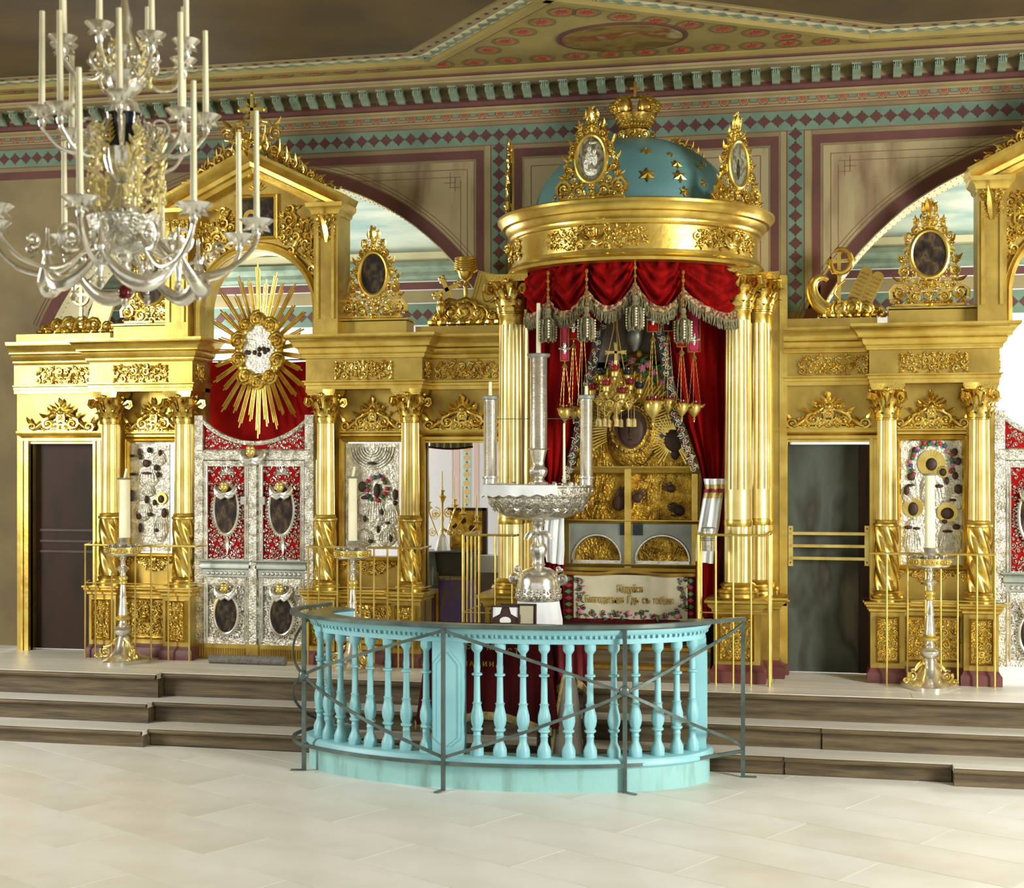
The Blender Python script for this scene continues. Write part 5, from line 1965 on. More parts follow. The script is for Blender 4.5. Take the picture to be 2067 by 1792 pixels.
mb.box(KX - .012, KX + .012, KY - .012, KY + .012, cz + .40, cz + .56).box(KX - .05, KX + .05, KY - .01, KY + .01, cz + .485, cz + .507)
obj('crown_cross', mb, 'goldold', crn, smooth=0, kind='stuff')
mb = MB()
for k in range(10):
    a = 2 * pi * k / 10
    g = MB()
    scroll(g, 0, .05, .05, 0, 1.5, 1 if k % 2 else -1, .012)
    leaf(g, .0, .0, 1.2, .1, .02)
    g.map(lambda x, y, z: (KX + (.17 - y) * sin(a) + x * cos(a), KY - (.17 - y) * cos(a) + x * sin(a), cz - .03 + z))
    mb.add(g.v, g.f)
obj('crown_foliage', mb, 'gold2', crn, kind='stuff')
mb = MB()
for k in range(9):
    b = rad(66 - 5.6 * k)
    a = rad(62)
    g = MB()
    scroll(g, 0, .03, .062 - .004 * k, k, 1.5, 1 if k % 2 else -1, .014)
    leaf(g, 0, 0, .6 + .2 * k, .12, .02)
    c = Vector((KX + DR * cos(b) * sin(a), KY - DR * cos(b) * cos(a) * -.55, DZ + DH * sin(b) + .02))
    mb.add([(c.x + x, c.y + y, c.z + z) for x, y, z in g.v], g.f)
obj('ridge_carving', mb, 'gold2', can, kind='stuff')

# columns
KR = .128
zc0, zc1 = 1.36, 4.35
capz = 3.985
ks = MB().lathe([(KR * .99, 2.05), (KR * .985, 2.33)], 96)
ks.lathe([(KR * .985, 2.33), (KR * .985, 2.335), (KR * .9, capz - .10)], 96, mod=lambda a, z: 1 - (.085 * max(0, cos(a * 12)) ** 4 if z > 2.332 else 0))
ks = ks.mesh('fluted_shaft', 'goldshaft', 60)
kr = MB().lathe([(KR, 1.48), (KR * 1.0, 2.0)], 96, mod=lambda a, z: 1 - .05 * abs(sin(a * 8))).mesh('reeded_drum', 'goldshaft', 60)
kcol = MB().lathe([(KR * .99, 1.99), (KR * 1.03, 2.0), (KR * 1.03, 2.04), (KR * .98, 2.06)], 36).mesh('collar', 'gold', 50)
ktop = MB().lathe([(KR * .9, capz - .10), (KR * .9, capz - .03), (KR * .98, capz - .02), (KR * .98, capz), (KR * .88, capz)], 36).mesh('necking', 'gold', 50)
kb = MB().lathe(base_prof(KR, 1.345, .135), 36).mesh('column_base', 'gold', 40)
COLP = [(X(1032, -.45), -.45), (X(1074, -.08), -.08), (X(1490, -.45), -.45), (X(1531, -.10), -.10)]
for x, y in COLP:
    c = put('column', ks, can, (x, y, 0))
    for nm, me in (('reeded_drum', kr), ('collar', kcol), ('necking', ktop), ('column_base', kb)):
        put(nm, me, c, (x, y, 0))
    put('capital', CAP, c, (x, y, capz), scale=(KR * .95, KR * .95, (zc1 - capz) / 3.3))
PEDW = .235
PDM = MB()
fill(PDM, rect_in(.26, .34), (-.13, .13, -.17, .17), .06, 66, True)
for k in range(0):
    pass
PDMM = PDM.mesh('carved_panel', 'gold2', 60)
for (xf, yf), (xb, yb) in ((COLP[0], COLP[1]), (COLP[2], COLP[3])):
    x0, x1 = min(xf, xb) - PEDW + .03, max(xf, xb) + PEDW - .07
    pd = obj('pedestal', MB().box(xf - .21, xf + .21, -.64, .2, .72, 1.25), 'goldflat', can, smooth=0)
    obj('pedestal_wing', MB().box(min(xb, xf) - .18, max(xb, xf) + .20, -.28, .2, .72, 1.25), 'goldflat', pd, smooth=0)
    for a, b, yy_ in ((xf - .21, xf + .21, -.64), (min(xb, xf) - .18, max(xb, xf) + .20, -.28)):
        obj('plinth_block', MB().molding([(.05, SOL), (.05, .68), (.02, .70), (.0, .74)], a, b, yy_, .2), 'plinth', pd)
        obj('pedestal_cornice', MB().molding([(0, 1.21), (.015, 1.22), (.02, 1.245), (.05, 1.27), (.055, 1.29), (.08, 1.305), (.08, 1.325), (.04, 1.345)], a, b, yy_, .2), 'gold', pd)
        obj('pedestal_top', MB().box(a - .03, b + .03, yy_ - .03, .2, 1.25, 1.346), 'goldflat', pd, smooth=0)
    picframe(pd, xf - .14, xf + .14, .80, 1.17, -.64, .025, 'panel_frame')
    put('carved_panel', PDMM, pd, (xf, -.642, .985), kind='stuff')

# crests standing on the cornice
for lab, u_, vc, phi, m_, w, h, sd in (('gilt carved crest with an oval relief, front centre of the canopy', 1205, 322, rad(-11), 'oil3', .70, .82, 71),
                                       ('gilt carved crest with an oval of a standing figure, right side of the canopy', 1487, 332, rad(57), 'oil3', .70, .80, 72),
                                       ('gilt carved crest seen edge-on at the left end of the canopy', 1030, 350, rad(-80), 'oil2', .70, .80, 73)):
    p = ringp(phi, 1.19, 4.89)
    crest('canopy_crest', lab, tuple(p), w, h, .13, .195, .36, m_, sd, phi, 'crests on the canopy cornice', .07,
          fig=[(-.15, .45, .14, .12), (-.15, .05, .28, .32), (.22, .3, .12, .1), (.24, -.05, .2, .28), (-.4, -.3, .16, .3), (0, -.6, .45, .18), (.1, .7, .3, .06)] if 'front' in lab else [(0, .1, .12, .13), (0, -.3, .22, .42)], figm='riza' if 'front' in lab else 'oil1')

# ------------------------------------------------------------------ draperies
VR = 1.07
US = [1062, 1108, 1185, 1282, 1378, 1466]
PH = [phi_u(u_, VR) for u_ in US]
PH[0], PH[-1] = PH[0] - .06, max(PH[-1], rad(78))
VZ = [4.02, 4.06, 4.12, 4.17, 4.10, 4.02]
val = thing('valance', 'red velvet valance looped in five swags under the canopy', 'valance', (KX, KY, 3.9))
for i in range(5):
    f0, f1, z0, z1 = PH[i], PH[i + 1], VZ[i], VZ[i + 1]
    drop = (.10, .17, .20, .20, .15)[i]

    def low(p):
        return z0 + (z1 - z0) * p - drop * sin(pi * p) ** .8

    def sw(p, q):
        zb_ = low(p)
        z = 4.43 + (zb_ - 4.43) * q
        fold = sin(2 * pi * (4.2 * q * (1 - .25 * sin(pi * p)) + .9 * abs(p - .5))) * .042 * (.25 + q)
        belly = .09 * sin(pi * min(1, q * 1.05)) * sin(pi * p) ** .7
        cr_ = .028 * sin(p * 19 + q * 5 + i) * (1 - q)
        return tuple(ringp(f0 + (f1 - f0) * p, VR - .05 + belly + fold + cr_ - .03 * q, z))
    s_ = obj('swag', MB().grid(sw, 30, 30), 'red', val, smooth=0)
    for pl in s_.data.polygons:
        pl.use_smooth = True
    lc = MB()
    lc.grid(lambda p, q: tuple(ringp(f0 + (f1 - f0) * p, VR + .0 + .01 * sin(p * 40), low(p) + .025 - .065 * q)), 40, 2)
    obj('lace_border', lc, 'lace', s_)
    fr = MB()
    R = random.Random(i)
    for k in range(70):
        p = (k + .5) / 70
        c = ringp(f0 + (f1 - f0) * p, VR + .005, low(p) - .035)
        fr.tube([c, c + Vector((R.uniform(-.008, .008), R.uniform(-.012, .012), -.045)), c + Vector((R.uniform(-.012, .012), R.uniform(-.012, .012), -.085 - R.uniform(0, .02)))], [.006, .007, .004], 4)
    obj('fringe', fr, 'fringe', s_, kind='stuff')

tas = None
for u_, v_, lab in ((1108, 640, 'beaded tassel at the left end of the valance'), (1185, 637, 'beaded tassel left of the central hanging lamp'), (1282, 614, 'beaded tassel at the middle of the valance'), (1378, 640, 'beaded tassel right of the middle, beside a crimson ribbon')):
    ph = phi_u(u_, VR + .04)
    p = ringp(ph, VR + .05, 0)
    s = S(u_, p.y)
    zt_ = EYE + (HORIZON - v_ + 20) * s
    if tas is None:
        tas = thing('tassel', lab, 'tassel', (p.x, p.y, zt_), group='tassels of the valance')
        obj('knob', MB().lathe([(0, .0), (.022, -.01), (.028, -.04), (.018, -.06), (.03, -.075), (.03, -.095), (.015, -.105)], 14), 'fringe', tas, world=False)
        th = MB()
        for k in range(26):
            a = 2 * pi * k / 26
            r = .052 + .012 * (k % 3)
            th.tube([(.015 * cos(a), .015 * sin(a), -.095), (r * .8 * cos(a), r * .8 * sin(a), -.12), (r * cos(a), r * sin(a), -.2), (r * .92 * cos(a), r * .92 * sin(a), -.29 - .01 * (k % 4))], .009, 4)
        obj('strands', th, 'fringe', tas, world=False, kind='stuff')
        bd = MB()
        for k in range(4):
            a = 2 * pi * k / 4 + .26
            for j in range(7):
                bd.ell((.074 * cos(a), .074 * sin(a), -.13 - .024 * j), .0095, .0095, .0095, 7, 5)
        obj('beads', bd, 'candle', tas, world=False, kind='stuff')
        chn = MB()
        for k in range(9):
            chn.ell((0, -.0, .02 + .036 * k), .009 if k % 2 else .014, .014 if k % 2 else .009, .022, 6, 5)
        obj('chain', chn, 'goldold', tas, world=False, kind='stuff')
    else:
        dup(tas, (p.x, p.y, zt_), label=lab)

# side curtains
yc_ = -.30


def curtain(name, label, edges, folds, m='red', y=yc_, depth=.045, n=48):
    """edges: list of (v, u_left, u_right) from top to bottom"""
    t = thing(name, label, 'curtain', (X((edges[-1][1] + edges[-1][2]) / 2, y), y, P(1200, edges[-1][0], y).z))

    def fn(p, q):
        f_ = q * (len(edges) - 1)
        i = min(int(f_), len(edges) - 2)
        w = f_ - i
        w = w * w * (3 - 2 * w) if False else w
        v = edges[i][0] * (1 - w) + edges[i + 1][0] * w
        ul = edges[i][1] * (1 - w) + edges[i + 1][1] * w
        ur = edges[i][2] * (1 - w) + edges[i + 1][2] * w
        c = P(ul + (ur - ul) * p, v, y)
        return (c.x, y + depth * sin(p * folds * 2 * pi + .6 * sin(q * 3)) * (.6 + .4 * sin(p * 7 + 1)), c.z)
    o = obj('cloth', MB().grid(fn, n, (len(edges) - 1) * 5), m, t)
    return t


tL = curtain('side_curtain', 'dark red curtain drawn aside at the left of the shrine', [(560, 1062, 1235), (660, 1066, 1222), (760, 1068, 1198), (860, 1074, 1172), (940, 1085, 1155), (1000, 1092, 1140), (1060, 1096, 1136), (1140, 1092, 1140), (1240, 1090, 1142)], 5)
tR = curtain('side_curtain', 'red curtain drawn aside at the right of the shrine', [(560, 1325, 1490), (660, 1335, 1482), (760, 1358, 1476), (860, 1383, 1472), (930, 1408, 1466), (970, 1418, 1462), (1060, 1410, 1460), (1140, 1406, 1452), (1245, 1404, 1450)], 5)
for t, e in ((tL, [(650, 1207, 1226), (760, 1180, 1200), (860, 1160, 1178), (945, 1143, 1158), (985, 1128, 1142)]), (tR, [(650, 1322, 1338), (740, 1335, 1356), (830, 1352, 1372), (900, 1376, 1392), (950, 1398, 1410)])):
    def fl_(p, q, e=e):
        f_ = q * (len(e) - 1)
        i = min(int(f_), len(e) - 2)
        w = f_ - i
        v = e[i][0] * (1 - w) + e[i + 1][0] * w
        c = P((e[i][1] * (1 - w) + e[i + 1][1] * w) * (1 - p) + (e[i][2] * (1 - w) + e[i + 1][2] * w) * p, v, yc_ - .05)
        return (c.x, yc_ - .05 - .012 * sin(q * 30), c.z)
    lb = obj('lace_edge', MB().grid(fl_, 3, 40), 'dark', t)
    sc2 = MB()
    for k in range(26):
        q = (k + .5) / 26
        c = fl_(.5, q)
        g = MB()
        scroll(g, .012 * (-1) ** k, 0, .03, k * 2.1, 1.4, 1 if k % 2 else -1, .0045)
        leaf(g, 0, 0, k * 1.3, .05, .007)
        leaf(g, 0, .03, k * 1.3 + 2, .05, .007)
        sc2.add([(c[0] + x, c[1] - .005 + y, c[2] + z) for x, y, z in g.v], g.f)
    obj('lace_scrolls', sc2, 'canvas', lb, kind='stuff')
    rd = MB()
    for k in range(10):
        c = fl_(.5, (k + .3) / 10)
        rd.ell((c[0], c[1] - .012, c[2]), .016, .008, .022, 7, 5)
    obj('lace_flowers', rd, 'crimcloth', lb, kind='stuff')


def towel(label, edges, y, trim=None):
    t = thing('towel', label, 'towel', (X((edges[-1][1] + edges[-1][2]) / 2, y), y, P(1200, edges[-1][0], y).z), group='white towels tied round the curtains')

    def fn(p, q):
        f_ = q * (len(edges) - 1)
        i = min(int(f_), len(edges) - 2)
        w = f_ - i
        c = P((edges[i][1] * (1 - w) + edges[i + 1][1] * w) * (1 - p) + (edges[i][2] * (1 - w) + edges[i + 1][2] * w) * p, edges[i][0] * (1 - w) + edges[i + 1][0] * w + 6 * p * (q > .9), y)
        return (c.x, y - .035 * sin(p * pi) - .022 * sin(p * 15 + q * 2), c.z)
    o = obj('cloth', MB().grid(fn, 30, 20), 'white', t)
    if trim:
        obj('embroidered_band', MB().grid(lambda p, q: (lambda c: (c[0], c[1] - .012, c[2]))(fn(p, trim[0] + (trim[1] - trim[0]) * q)), 30, 3), 'yfringe', t)
        rd = MB()
        for k in range(9):
            c = fn((k + .5) / 9, (trim[0] + trim[1]) / 2)
            rd.ell((c[0], c[1] - .016, c[2]), .016, .008, .02, 7, 5)
        obj('embroidery', rd, 'crimcloth', t, kind='stuff')
    return t


towel('white towel tied round the right curtain, gold band at its top', [(966, 1420, 1462), (985, 1424, 1462), (1010, 1418, 1458), (1060, 1410, 1452), (1110, 1404, 1442), (1132, 1404, 1440)], yc_ - .11, (.12, .36))
towel('white towel hanging at the left curtain, beside the silver stand', [(1045, 1100, 1139), (1080, 1098, 1139), (1110, 1100, 1139), (1134, 1104, 1137)], yc_ - .11)
rb = thing('curtain_tail', 'red cloth tails hanging behind the railing at the right of the shrine', 'cloth', (X(1440, yc_ - .06), yc_ - .06, 1.15))
obj('cloth', MB().grid(lambda p, q: (P(1404 + 46 * p, 1110 + 135 * q, yc_ - .06).x, yc_ - .06 - .02 * sin(p * 16), P(1420, 1110 + 135 * q, yc_ - .06).z), 24, 6), 'red', rb)
# ------------------------------------------------------------------ shrine with the gold-covered icon
iy = .02
t = thing('shrine_screen', 'brown wooden wall inside the canopy behind the curtains', 'screen', (KX, .2, SOL))
obj('boards', MB().box(X(1068, .2), X(1478, .2), .2, .28, SOL, 4.4), 'wood', t, smooth=0)

t = thing('icon_case', 'gilded case with two arched silver lower doors, under the canopy', 'icon case', (X(1275, iy), iy, 1.35))
s = S(1275, iy)
zz = lambda v: P(1275, v, iy).z
xx = lambda u: P(u, 900, iy).x
obj('case_body', MB().box(xx(1142), xx(1412), iy + .03, .19, zz(1152), zz(730)), 'goldold', t, smooth=0)
for v0, v1, nm in ((941, 956, 'cross_rail'), (1136, 1153, 'bottom_rail'), (1048, 1056, 'lower_rail')):
    obj(nm, MB().molding([(0, zz(v1)), (.02, zz(v1) + .01), (.01, zz((v0 + v1) / 2)), (.03, zz(v0) - .01), (.03, zz(v0))], xx(1140), xx(1410), iy - .10, iy), 'gold', t)
obj('centre_stile', MB().box(xx(1264), xx(1277), iy - .12, iy - .02, zz(1150), zz(943)), 'gold', t, smooth=0)
for u0 in (1140, 1398):
    obj('side_stile', MB().box(xx(u0), xx(u0 + 12), iy - .09, iy + .03, zz(1150), zz(943)), 'gold', t, smooth=0)
for u0, u1, lab in ((1152, 1264, 'left'), (1277, 1402, 'right')):
    a, b, c, d = xx(u0), xx(u1), zz(1136), zz(1056)
    cx_ = (a + b) / 2
    rx = (b - a) * .43
    base = c + .03
    ah = zz(1079) - base
    pts = [(a, c), (cx_ - rx, c), (cx_ - rx, base)] + [(cx_ + rx * cos(pi - pi * k / 20), base + ah * sin(pi * k / 20)) for k in range(21)] + [(cx_ + rx, base), (cx_ + rx, c), (b, c), (b, d), (a, d)]
    pn = obj('arched_door', MB().prism(pts, iy - .08, iy - .05), 'greysil', t, smooth=30)
    obj('arch_rim', MB().tube([(cx_ + rx * cos(pi - pi * k / 20), iy - .085, base + ah * sin(pi * k / 20)) for k in range(21)], .014, 7), 'silver', pn)
    obj('sill', MB().box(cx_ - rx, cx_ + rx, iy - .10, iy - .05, c, base), 'silver', pn, smooth=0)
for u0, u1 in ((1254, 1265), (1280, 1300)):
    g = MB()
    for k in range(9):
        z = zz(1079) + (zz(1057) - zz(1079)) * (k + .5) / 9
        g.box(xx(u0), xx(u1), iy - .10, iy - .08, z - .003, z + .003)
    g.box(xx(u0), xx(u1), iy - .09, iy - .08, zz(1079), zz(1057))
    obj('grille', g, 'grille', t, smooth=0, kind='stuff')

t = thing('great_icon', 'large gold-covered icon with dark painted faces inside the gilded case', 'icon', (X(1275, iy), iy - .02, 1.4))
obj('gold_cover', MB().box(xx(1160), xx(1402), iy - .02, iy + .03, zz(1140), zz(742)), 'goldriza', t, smooth=0)


def raydisc(name, u, v, r0, r1, a0, a1, n, yf, rx=1.):
    mb = MB()
    c = P(u, v, iy)
    for k in range(n):
        a = rad(a0 + (a1 - a0) * k / (n - 1))
        L = r1 * (1 if k % 2 == 0 else .9)
        mb.bar((c.x + r0 * s * cos(a) * rx, yf, c.z + r0 * s * sin(a)), (c.x + L * s * cos(a) * rx, yf, c.z + L * s * sin(a)), .0135, .012, up=(0, 1, 0))
    return obj(name, mb, 'gold2', t, smooth=0, kind='stuff')


raydisc('halo_rays', 1272, 862, 44, 112, -28, 208, 56, iy - .06, .88)
obj('child_halo', MB().disc((P(1362, 888, iy).x, P(1362, 888, iy).z), 44 * s, 48 * s, iy - .045, iy - .03, 30), 'goldriza', t)
raydisc('child_halo_rays', 1362, 888, 22, 54, -62, 242, 40, iy - .068, .95)
c = P(1276, 868, iy)
obj('hood', MB().ell((c.x, iy - .05, c.z - .04), 52 * s, .06, 70 * s, 24, 14), 'goldriza', t)
fc = MB()
fc.prism([(c.x + 33 * s * cos(a) * (1 - .22 * (sin(a) < 0) * -sin(a)), c.z + 4 * s + (38 if sin(a) > 0 else 42) * s * sin(a)) for a in [2 * pi * k / 28 for k in range(28)]], iy - .118, iy - .05)
fc.ell((c.x, iy - .115, c.z), 26 * s, .025, 34 * s, 16, 10)
f1 = obj('mother_face', fc, 'skin', t)
nm = MB().ell((c.x, iy - .142, c.z - 4 * s), 2.5 * s, .01, 10 * s, 7, 6)
nm.ell((c.x - 10 * s, iy - .135, c.z + 6 * s), 5 * s, .006, 2 * s, 8, 5).ell((c.x + 10 * s, iy - .135, c.z + 6 * s), 5 * s, .006, 2 * s, 8, 5).ell((c.x, iy - .138, c.z - 20 * s), 5 * s, .006, 2 * s, 8, 5)
obj('face_features', nm, 'oil2', f1, kind='stuff')
jw = MB()
for k in range(24):
    q = k / 23
    g_ = 2 * pi * q
    jw.ell((c.x + 41 * s * cos(g_), iy - .112, c.z + 2 * s + 47 * s * sin(g_)), 2.0 * s, .01, 2.0 * s, 6, 4)
obj('jewelled_border', jw, 'stone', t, kind='stuff')
obj('hood_border', MB().ring((c.x, iy - .10, c.z + 2 * s), 41 * s, 47 * s, .014, 40, 6), 'goldriza', t)
c2 = P(1362, 890, iy)
ch = MB().ell((c2.x, iy - .07, c2.z), 19 * s, .03, 22 * s, 16, 10)
ch.ell((c2.x + 2 * s, iy - .06, c2.z - 26 * s), 9 * s, .02, 12 * s, 10, 7)
obj('child_face', ch, 'skin', t)
for u_, v_ in ((1338, 880), (1360, 848), (1380, 846)):
    p = P(u_, v_, iy)
    obj('gem', MB().box(-.02, .02, -.008, .008, -.02, .02).map(lambda x, y, z: (p.x + (x - z) * .7, iy - .07 + y, p.z + (x + z) * .7)), 'stone', t, smooth=0)


def hand(name, u, v, size, rot, y, flip=1):
    """flat painted hand: palm, four fingers and a thumb"""
    mb = MB()
    q = size
    mb.ell((0, 0, 0), .42 * q, .022, .5 * q, 12, 8)
    for k, (dx, L) in enumerate(((-.28, .62), (-.1, .75), (.09, .72), (.27, .55))):
        mb.tube([(dx * q, 0, .25 * q), (dx * q * 1.15, -.004, (.25 + L * .55) * q), (dx * q * 1.05 + .05 * q, 0, (.3 + L) * q)], [.105 * q, .095 * q, .06 * q], 6, .5)
    mb.tube([(.3 * q, 0, -.15 * q), (.58 * q, -.004, .12 * q), (.66 * q, 0, .42 * q)], [.13 * q, .11 * q, .07 * q], 6, .5)
    ca_, sa_ = cos(rad(rot)), sin(rad(rot))
    p = P(u, v, iy)
    mb.map(lambda x, yy, z: (p.x + flip * x * ca_ - z * sa_, y + yy, p.z + flip * x * sa_ + z * ca_))
    return obj(name, mb, 'skin', t)


hand('painted_hand', 1272, 928, 24 * s, 30, iy - .06)
hand('painted_hand', 1252, 1014, 34 * s, -22, iy - .06)
hand('painted_hand', 1288, 1004, 22 * s, -42, iy - .05, -1)
hand('painted_hand', 1356, 986, 18 * s, 75, iy - .06)
hand('painted_hand', 1372, 1030, 24 * s, 60, iy - .06, -1)
rb = MB()
R = random.Random(8)
for k in range(30):
    u0, v0 = R.uniform(1165, 1400), R.uniform(945, 1050)
    if abs(u0 - 1256) < 24 or abs(u0 - 1372) < 20:
        continue
    p0, p1, p2 = P(u0, v0 - 25, iy), P(u0 + R.uniform(-12, 2), v0, iy), P(u0 + R.uniform(-22, 8), v0 + 28, iy)
    rb.tube([(p0.x, iy - .025, p0.z), (p1.x, iy - .04, p1.z), (p2.x, iy - .025, p2.z)], [.006, .013, .006], 5)
for k in range(26):
    u0, v0 = R.uniform(1170, 1395), R.uniform(905, 940)
    p0, p1 = P(u0, v0 - 15, iy), P(u0 + R.uniform(-10, 10), v0 + 10, iy)
    rb.tube([(p0.x, iy - .03, p0.z), (p1.x, iy - .035, p1.z)], .011, 5)
for k in range(26):
    u0, v0 = R.choice((R.uniform(1165, 1258), R.uniform(1290, 1398))), R.uniform(1085, 1130)
    p0, p1 = P(u0, v0 - 15, iy), P(u0 + R.uniform(-18, 18), v0 + 8, iy)
    rb.tube([(p0.x, iy - .03, p0.z), (p1.x, iy - .03, p1.z)], .010, 5)
obj('robe_folds', rb, 'goldriza', t, kind='stuff')
# arched dark top of the case with flowers
t = thing('case_top', 'dark draped pointed top of the icon case, behind the hanging lamps', 'case top', (X(1275, .05), .05, zz(740)))
obj('cover', MB().prism([(xx(1170), zz(760)), (xx(1390), zz(760)), (xx(1372), zz(720)), (xx(1340), zz(660)), (xx(1315), zz(600)), (xx(1240), zz(600)), (xx(1215), zz(660)), (xx(1185), zz(720))], .05, .12), 'greycloth', t, smooth=0)
urn = MB().lathe([(0, 0), (.03, .01), (.05, .06), (.085, .12), (.09, .2), (.06, .26), (.08, .3), (.08, .34), (0, .36)], 18, (xx(1282), .0, zz(712)))
obj('finial', urn, 'greysil', t)
obj('shell', (lambda m_: (shell(m_, xx(1290), zz(715), .2, -pi * .95, -pi * .05, 11, .02), m_)[-1])(MB()), 'goldold', t, kind='stuff')
fl_t = thing('flower_garland', 'garland of pink roses and leaves over the great icon', 'garland', (xx(1285), -.06, zz(760)))
R = random.Random(3)
for m_, ps in (('rose', ((1276, 728), (1310, 735), (1235, 735), (1296, 743), (1322, 752), (1338, 772), (1246, 722))), ('green', ((1262, 722), (1292, 735), (1300, 722), (1325, 740), (1296, 752), (1335, 760), (1250, 740), (1283, 745), (1345, 785), (1228, 742), (1318, 765)))):
    for u_, v_ in ps:
        p = P(u_, v_, -.06)
        f_ = MB()
        if m_ == 'rose':
            r = R.uniform(.035, .055)
            f_.ell((p.x, -.06, p.z), r * .6, r * .5, r * .6, 9, 6)
            for k in range(9):
                a = 2 * pi * k / 9 * 2
                leaf(f_, p.x, p.z, a, r * (.8 + .05 * k), r * .4, -.07 + .004 * k, .5)
            obj('rose', f_, m_, fl_t)
        else:
            for k in range(3):
                leaf(f_, p.x, p.z, R.uniform(0, 6.3), R.uniform(.05, .085), .018, -.05, .2)
            obj('leaf_spray', f_, m_, fl_t)

# embroidered cloth with lettering
ey = -.33
a, b = P(1157, 1160, ey), P(1397, 1251, ey)
zz2 = lambda v: P(1275, v, ey).z
xx2 = lambda u: P(u, 900, ey).x
t = thing('embroidered_cloth', 'embroidered canvas cloth with gold lettering and a flower border', 'cloth', ((a.x + b.x) / 2, ey, zz2(1252)))
box_ = thing('shrine_ledge', 'wooden ledge under the icon case, behind the embroidered cloth', 'ledge', (xx2(1275), ey + .1, SOL))
obj('body', MB().box(xx2(1136), xx2(1412), ey + .02, .02, SOL, zz2(1157)), 'wood', box_, smooth=0)
obj('canvas', MB().grid(lambda p, q: (xx2(1157) + (xx2(1388) - xx2(1157)) * p, ey - .006 * sin(p * 14), zz2(1250) + (zz2(1163) - zz2(1250) + .012 * sin(p * pi)) * q), 30, 4), 'canvas', t)
for u0, u1 in ((1138, 1158), (1387, 1402)):
    sb = obj('side_band', MB().box(xx2(u0), xx2(u1), ey - .004, ey + .012, zz2(1254), zz2(1160)), 'darkred', t, smooth=0)
    lz = MB()
    lg = MB()
    for k in range(7):
        z = zz2(1170 + 13 * k)
        x = (xx2(u0) + xx2(u1)) / 2
        w = (xx2(u1) - xx2(u0)) * .42
        (lz if k % 2 else lg).prism([(x - w, z), (x, z - .022), (x + w, z), (x, z + .022)], ey - .008, ey)
    obj('lozenges', lz, 'crimcloth', sb, smooth=0, kind='stuff')
    obj('lozenges', lg, 'green', sb, smooth=0, kind='stuff')
obj('lower_band', MB().box(xx2(1140), xx2(1402), ey - .003, ey + .012, zz2(1258), zz2(1249)), 'darkred', t, smooth=0)
obj('upper_band', MB().tube([(xx2(1136 + 268 * k / 24), ey - .012, zz2(1158 - 5 * sin(pi * k / 24) ** 6 + 2 * sin(pi * 2 * k / 24) ** 2)) for k in range(25)], .018, 6, .5), 'goldold', t)


def text(body, x, y, z, h, par, m, rz=0., sx=1., name='lettering'):
    cu = bpy.data.curves.new(name, 'FONT')
    cu.body = body
    cu.size = h
    cu.align_x = 'CENTER'
    cu.extrude = .0015
    cu.offset = .0012
    o = bpy.data.objects.new(name, cu)
    COL.objects.link(o)
    dg = bpy.context.evaluated_depsgraph_get()
    me = bpy.data.meshes.new_from_object(o.evaluated_get(dg))
    bpy.data.objects.remove(o, do_unlink=True)
    me.materials.clear()
    me.materials.append(M[m])
    return put(name, me, par, (x, y, z), (pi / 2, 0, rz), (sx, 1, 1), kind='stuff')


text('Радуйся', xx2(1274), ey - .014, zz2(1195), .098, t, 'goldthread', 0, .60)
text('Благодатная  Гдь  съ  тобою', xx2(1271), ey - .014, zz2(1217), .098, t, 'goldthread', 0, .625)
R = random.Random(17)
for m_ in ('crim', 'green', 'violet', 'rose', 'darkred'):
    fm = MB()
    for k in range(26):
        u_ = 1166 + 214 * (k + R.random() * .8) / 26
        v_ = 1241 + R.uniform(-8, 7)
        p = P(u_, v_, ey)
        if m_ in ('green',):
            leaf(fm, p.x, p.z, R.uniform(0, 6.3), .05, .012, ey - .008, .1)
        elif m_ == 'darkred':
            if k % 3 == 0:
                scroll(fm, p.x, p.z, .03, R.uniform(0, 6), 1.4, R.choice((-1, 1)), .004, ey - .008, 10, 4)
        elif k % 2 == 0:
            fm.ell((p.x, ey - .01, p.z), .012, .006, .012, 7, 4)
    for k in range(14):
        for ub in (1172, 1378):
            u_ = ub + R.uniform(-8, 9)
            v_ = 1168 + 64 * (k + R.random()) / 14
            p = P(u_, v_, ey)
            if m_ == 'green':
                leaf(fm, p.x, p.z, R.uniform(0, 6.3), .045, .012, ey - .008, .1)
            elif m_ == 'darkred':
                if k % 4 == 0:
                    scroll(fm, p.x, p.z, .03, R.uniform(0, 6), 1.4, 1, .004, ey - .008, 10, 4)
            elif k % 3 == 0:
                fm.ell((p.x, ey - .01, p.z), .012, .006, .012, 7, 4)
    if m_ == 'rose':
        for u_, v_ in ((1172, 1234), (1270, 1237), (1368, 1243)):
            p = P(u_, v_, ey)
            fm.ell((p.x, ey - .012, p.z), .028, .01, .026, 10, 6)
    obj('embroidered_flowers', fm, m_, t, kind='stuff')
# steps inside the canopy
for k, (v0, yf, h0, h1) in enumerate(((0, -.80, SOL, .72), (0, -.60, .72, .87))):
    d = thing('shrine_step', ('lower', 'upper')[k] + ' wooden step leading to the shrine, behind the blue balustrade', 'step', (-1.85, yf, SOL))
    obj('riser', MB().box(-2.66, -1.05, yf + .02, yf + .5 if k == 0 else -.31, h0, h1 - .03), 'riser', d, smooth=0)
    obj('tread', MB().box(-2.66, -1.05, yf, yf + .5 if k == 0 else -.31, h1 - .03, h1), 'goldold', d, smooth=0)

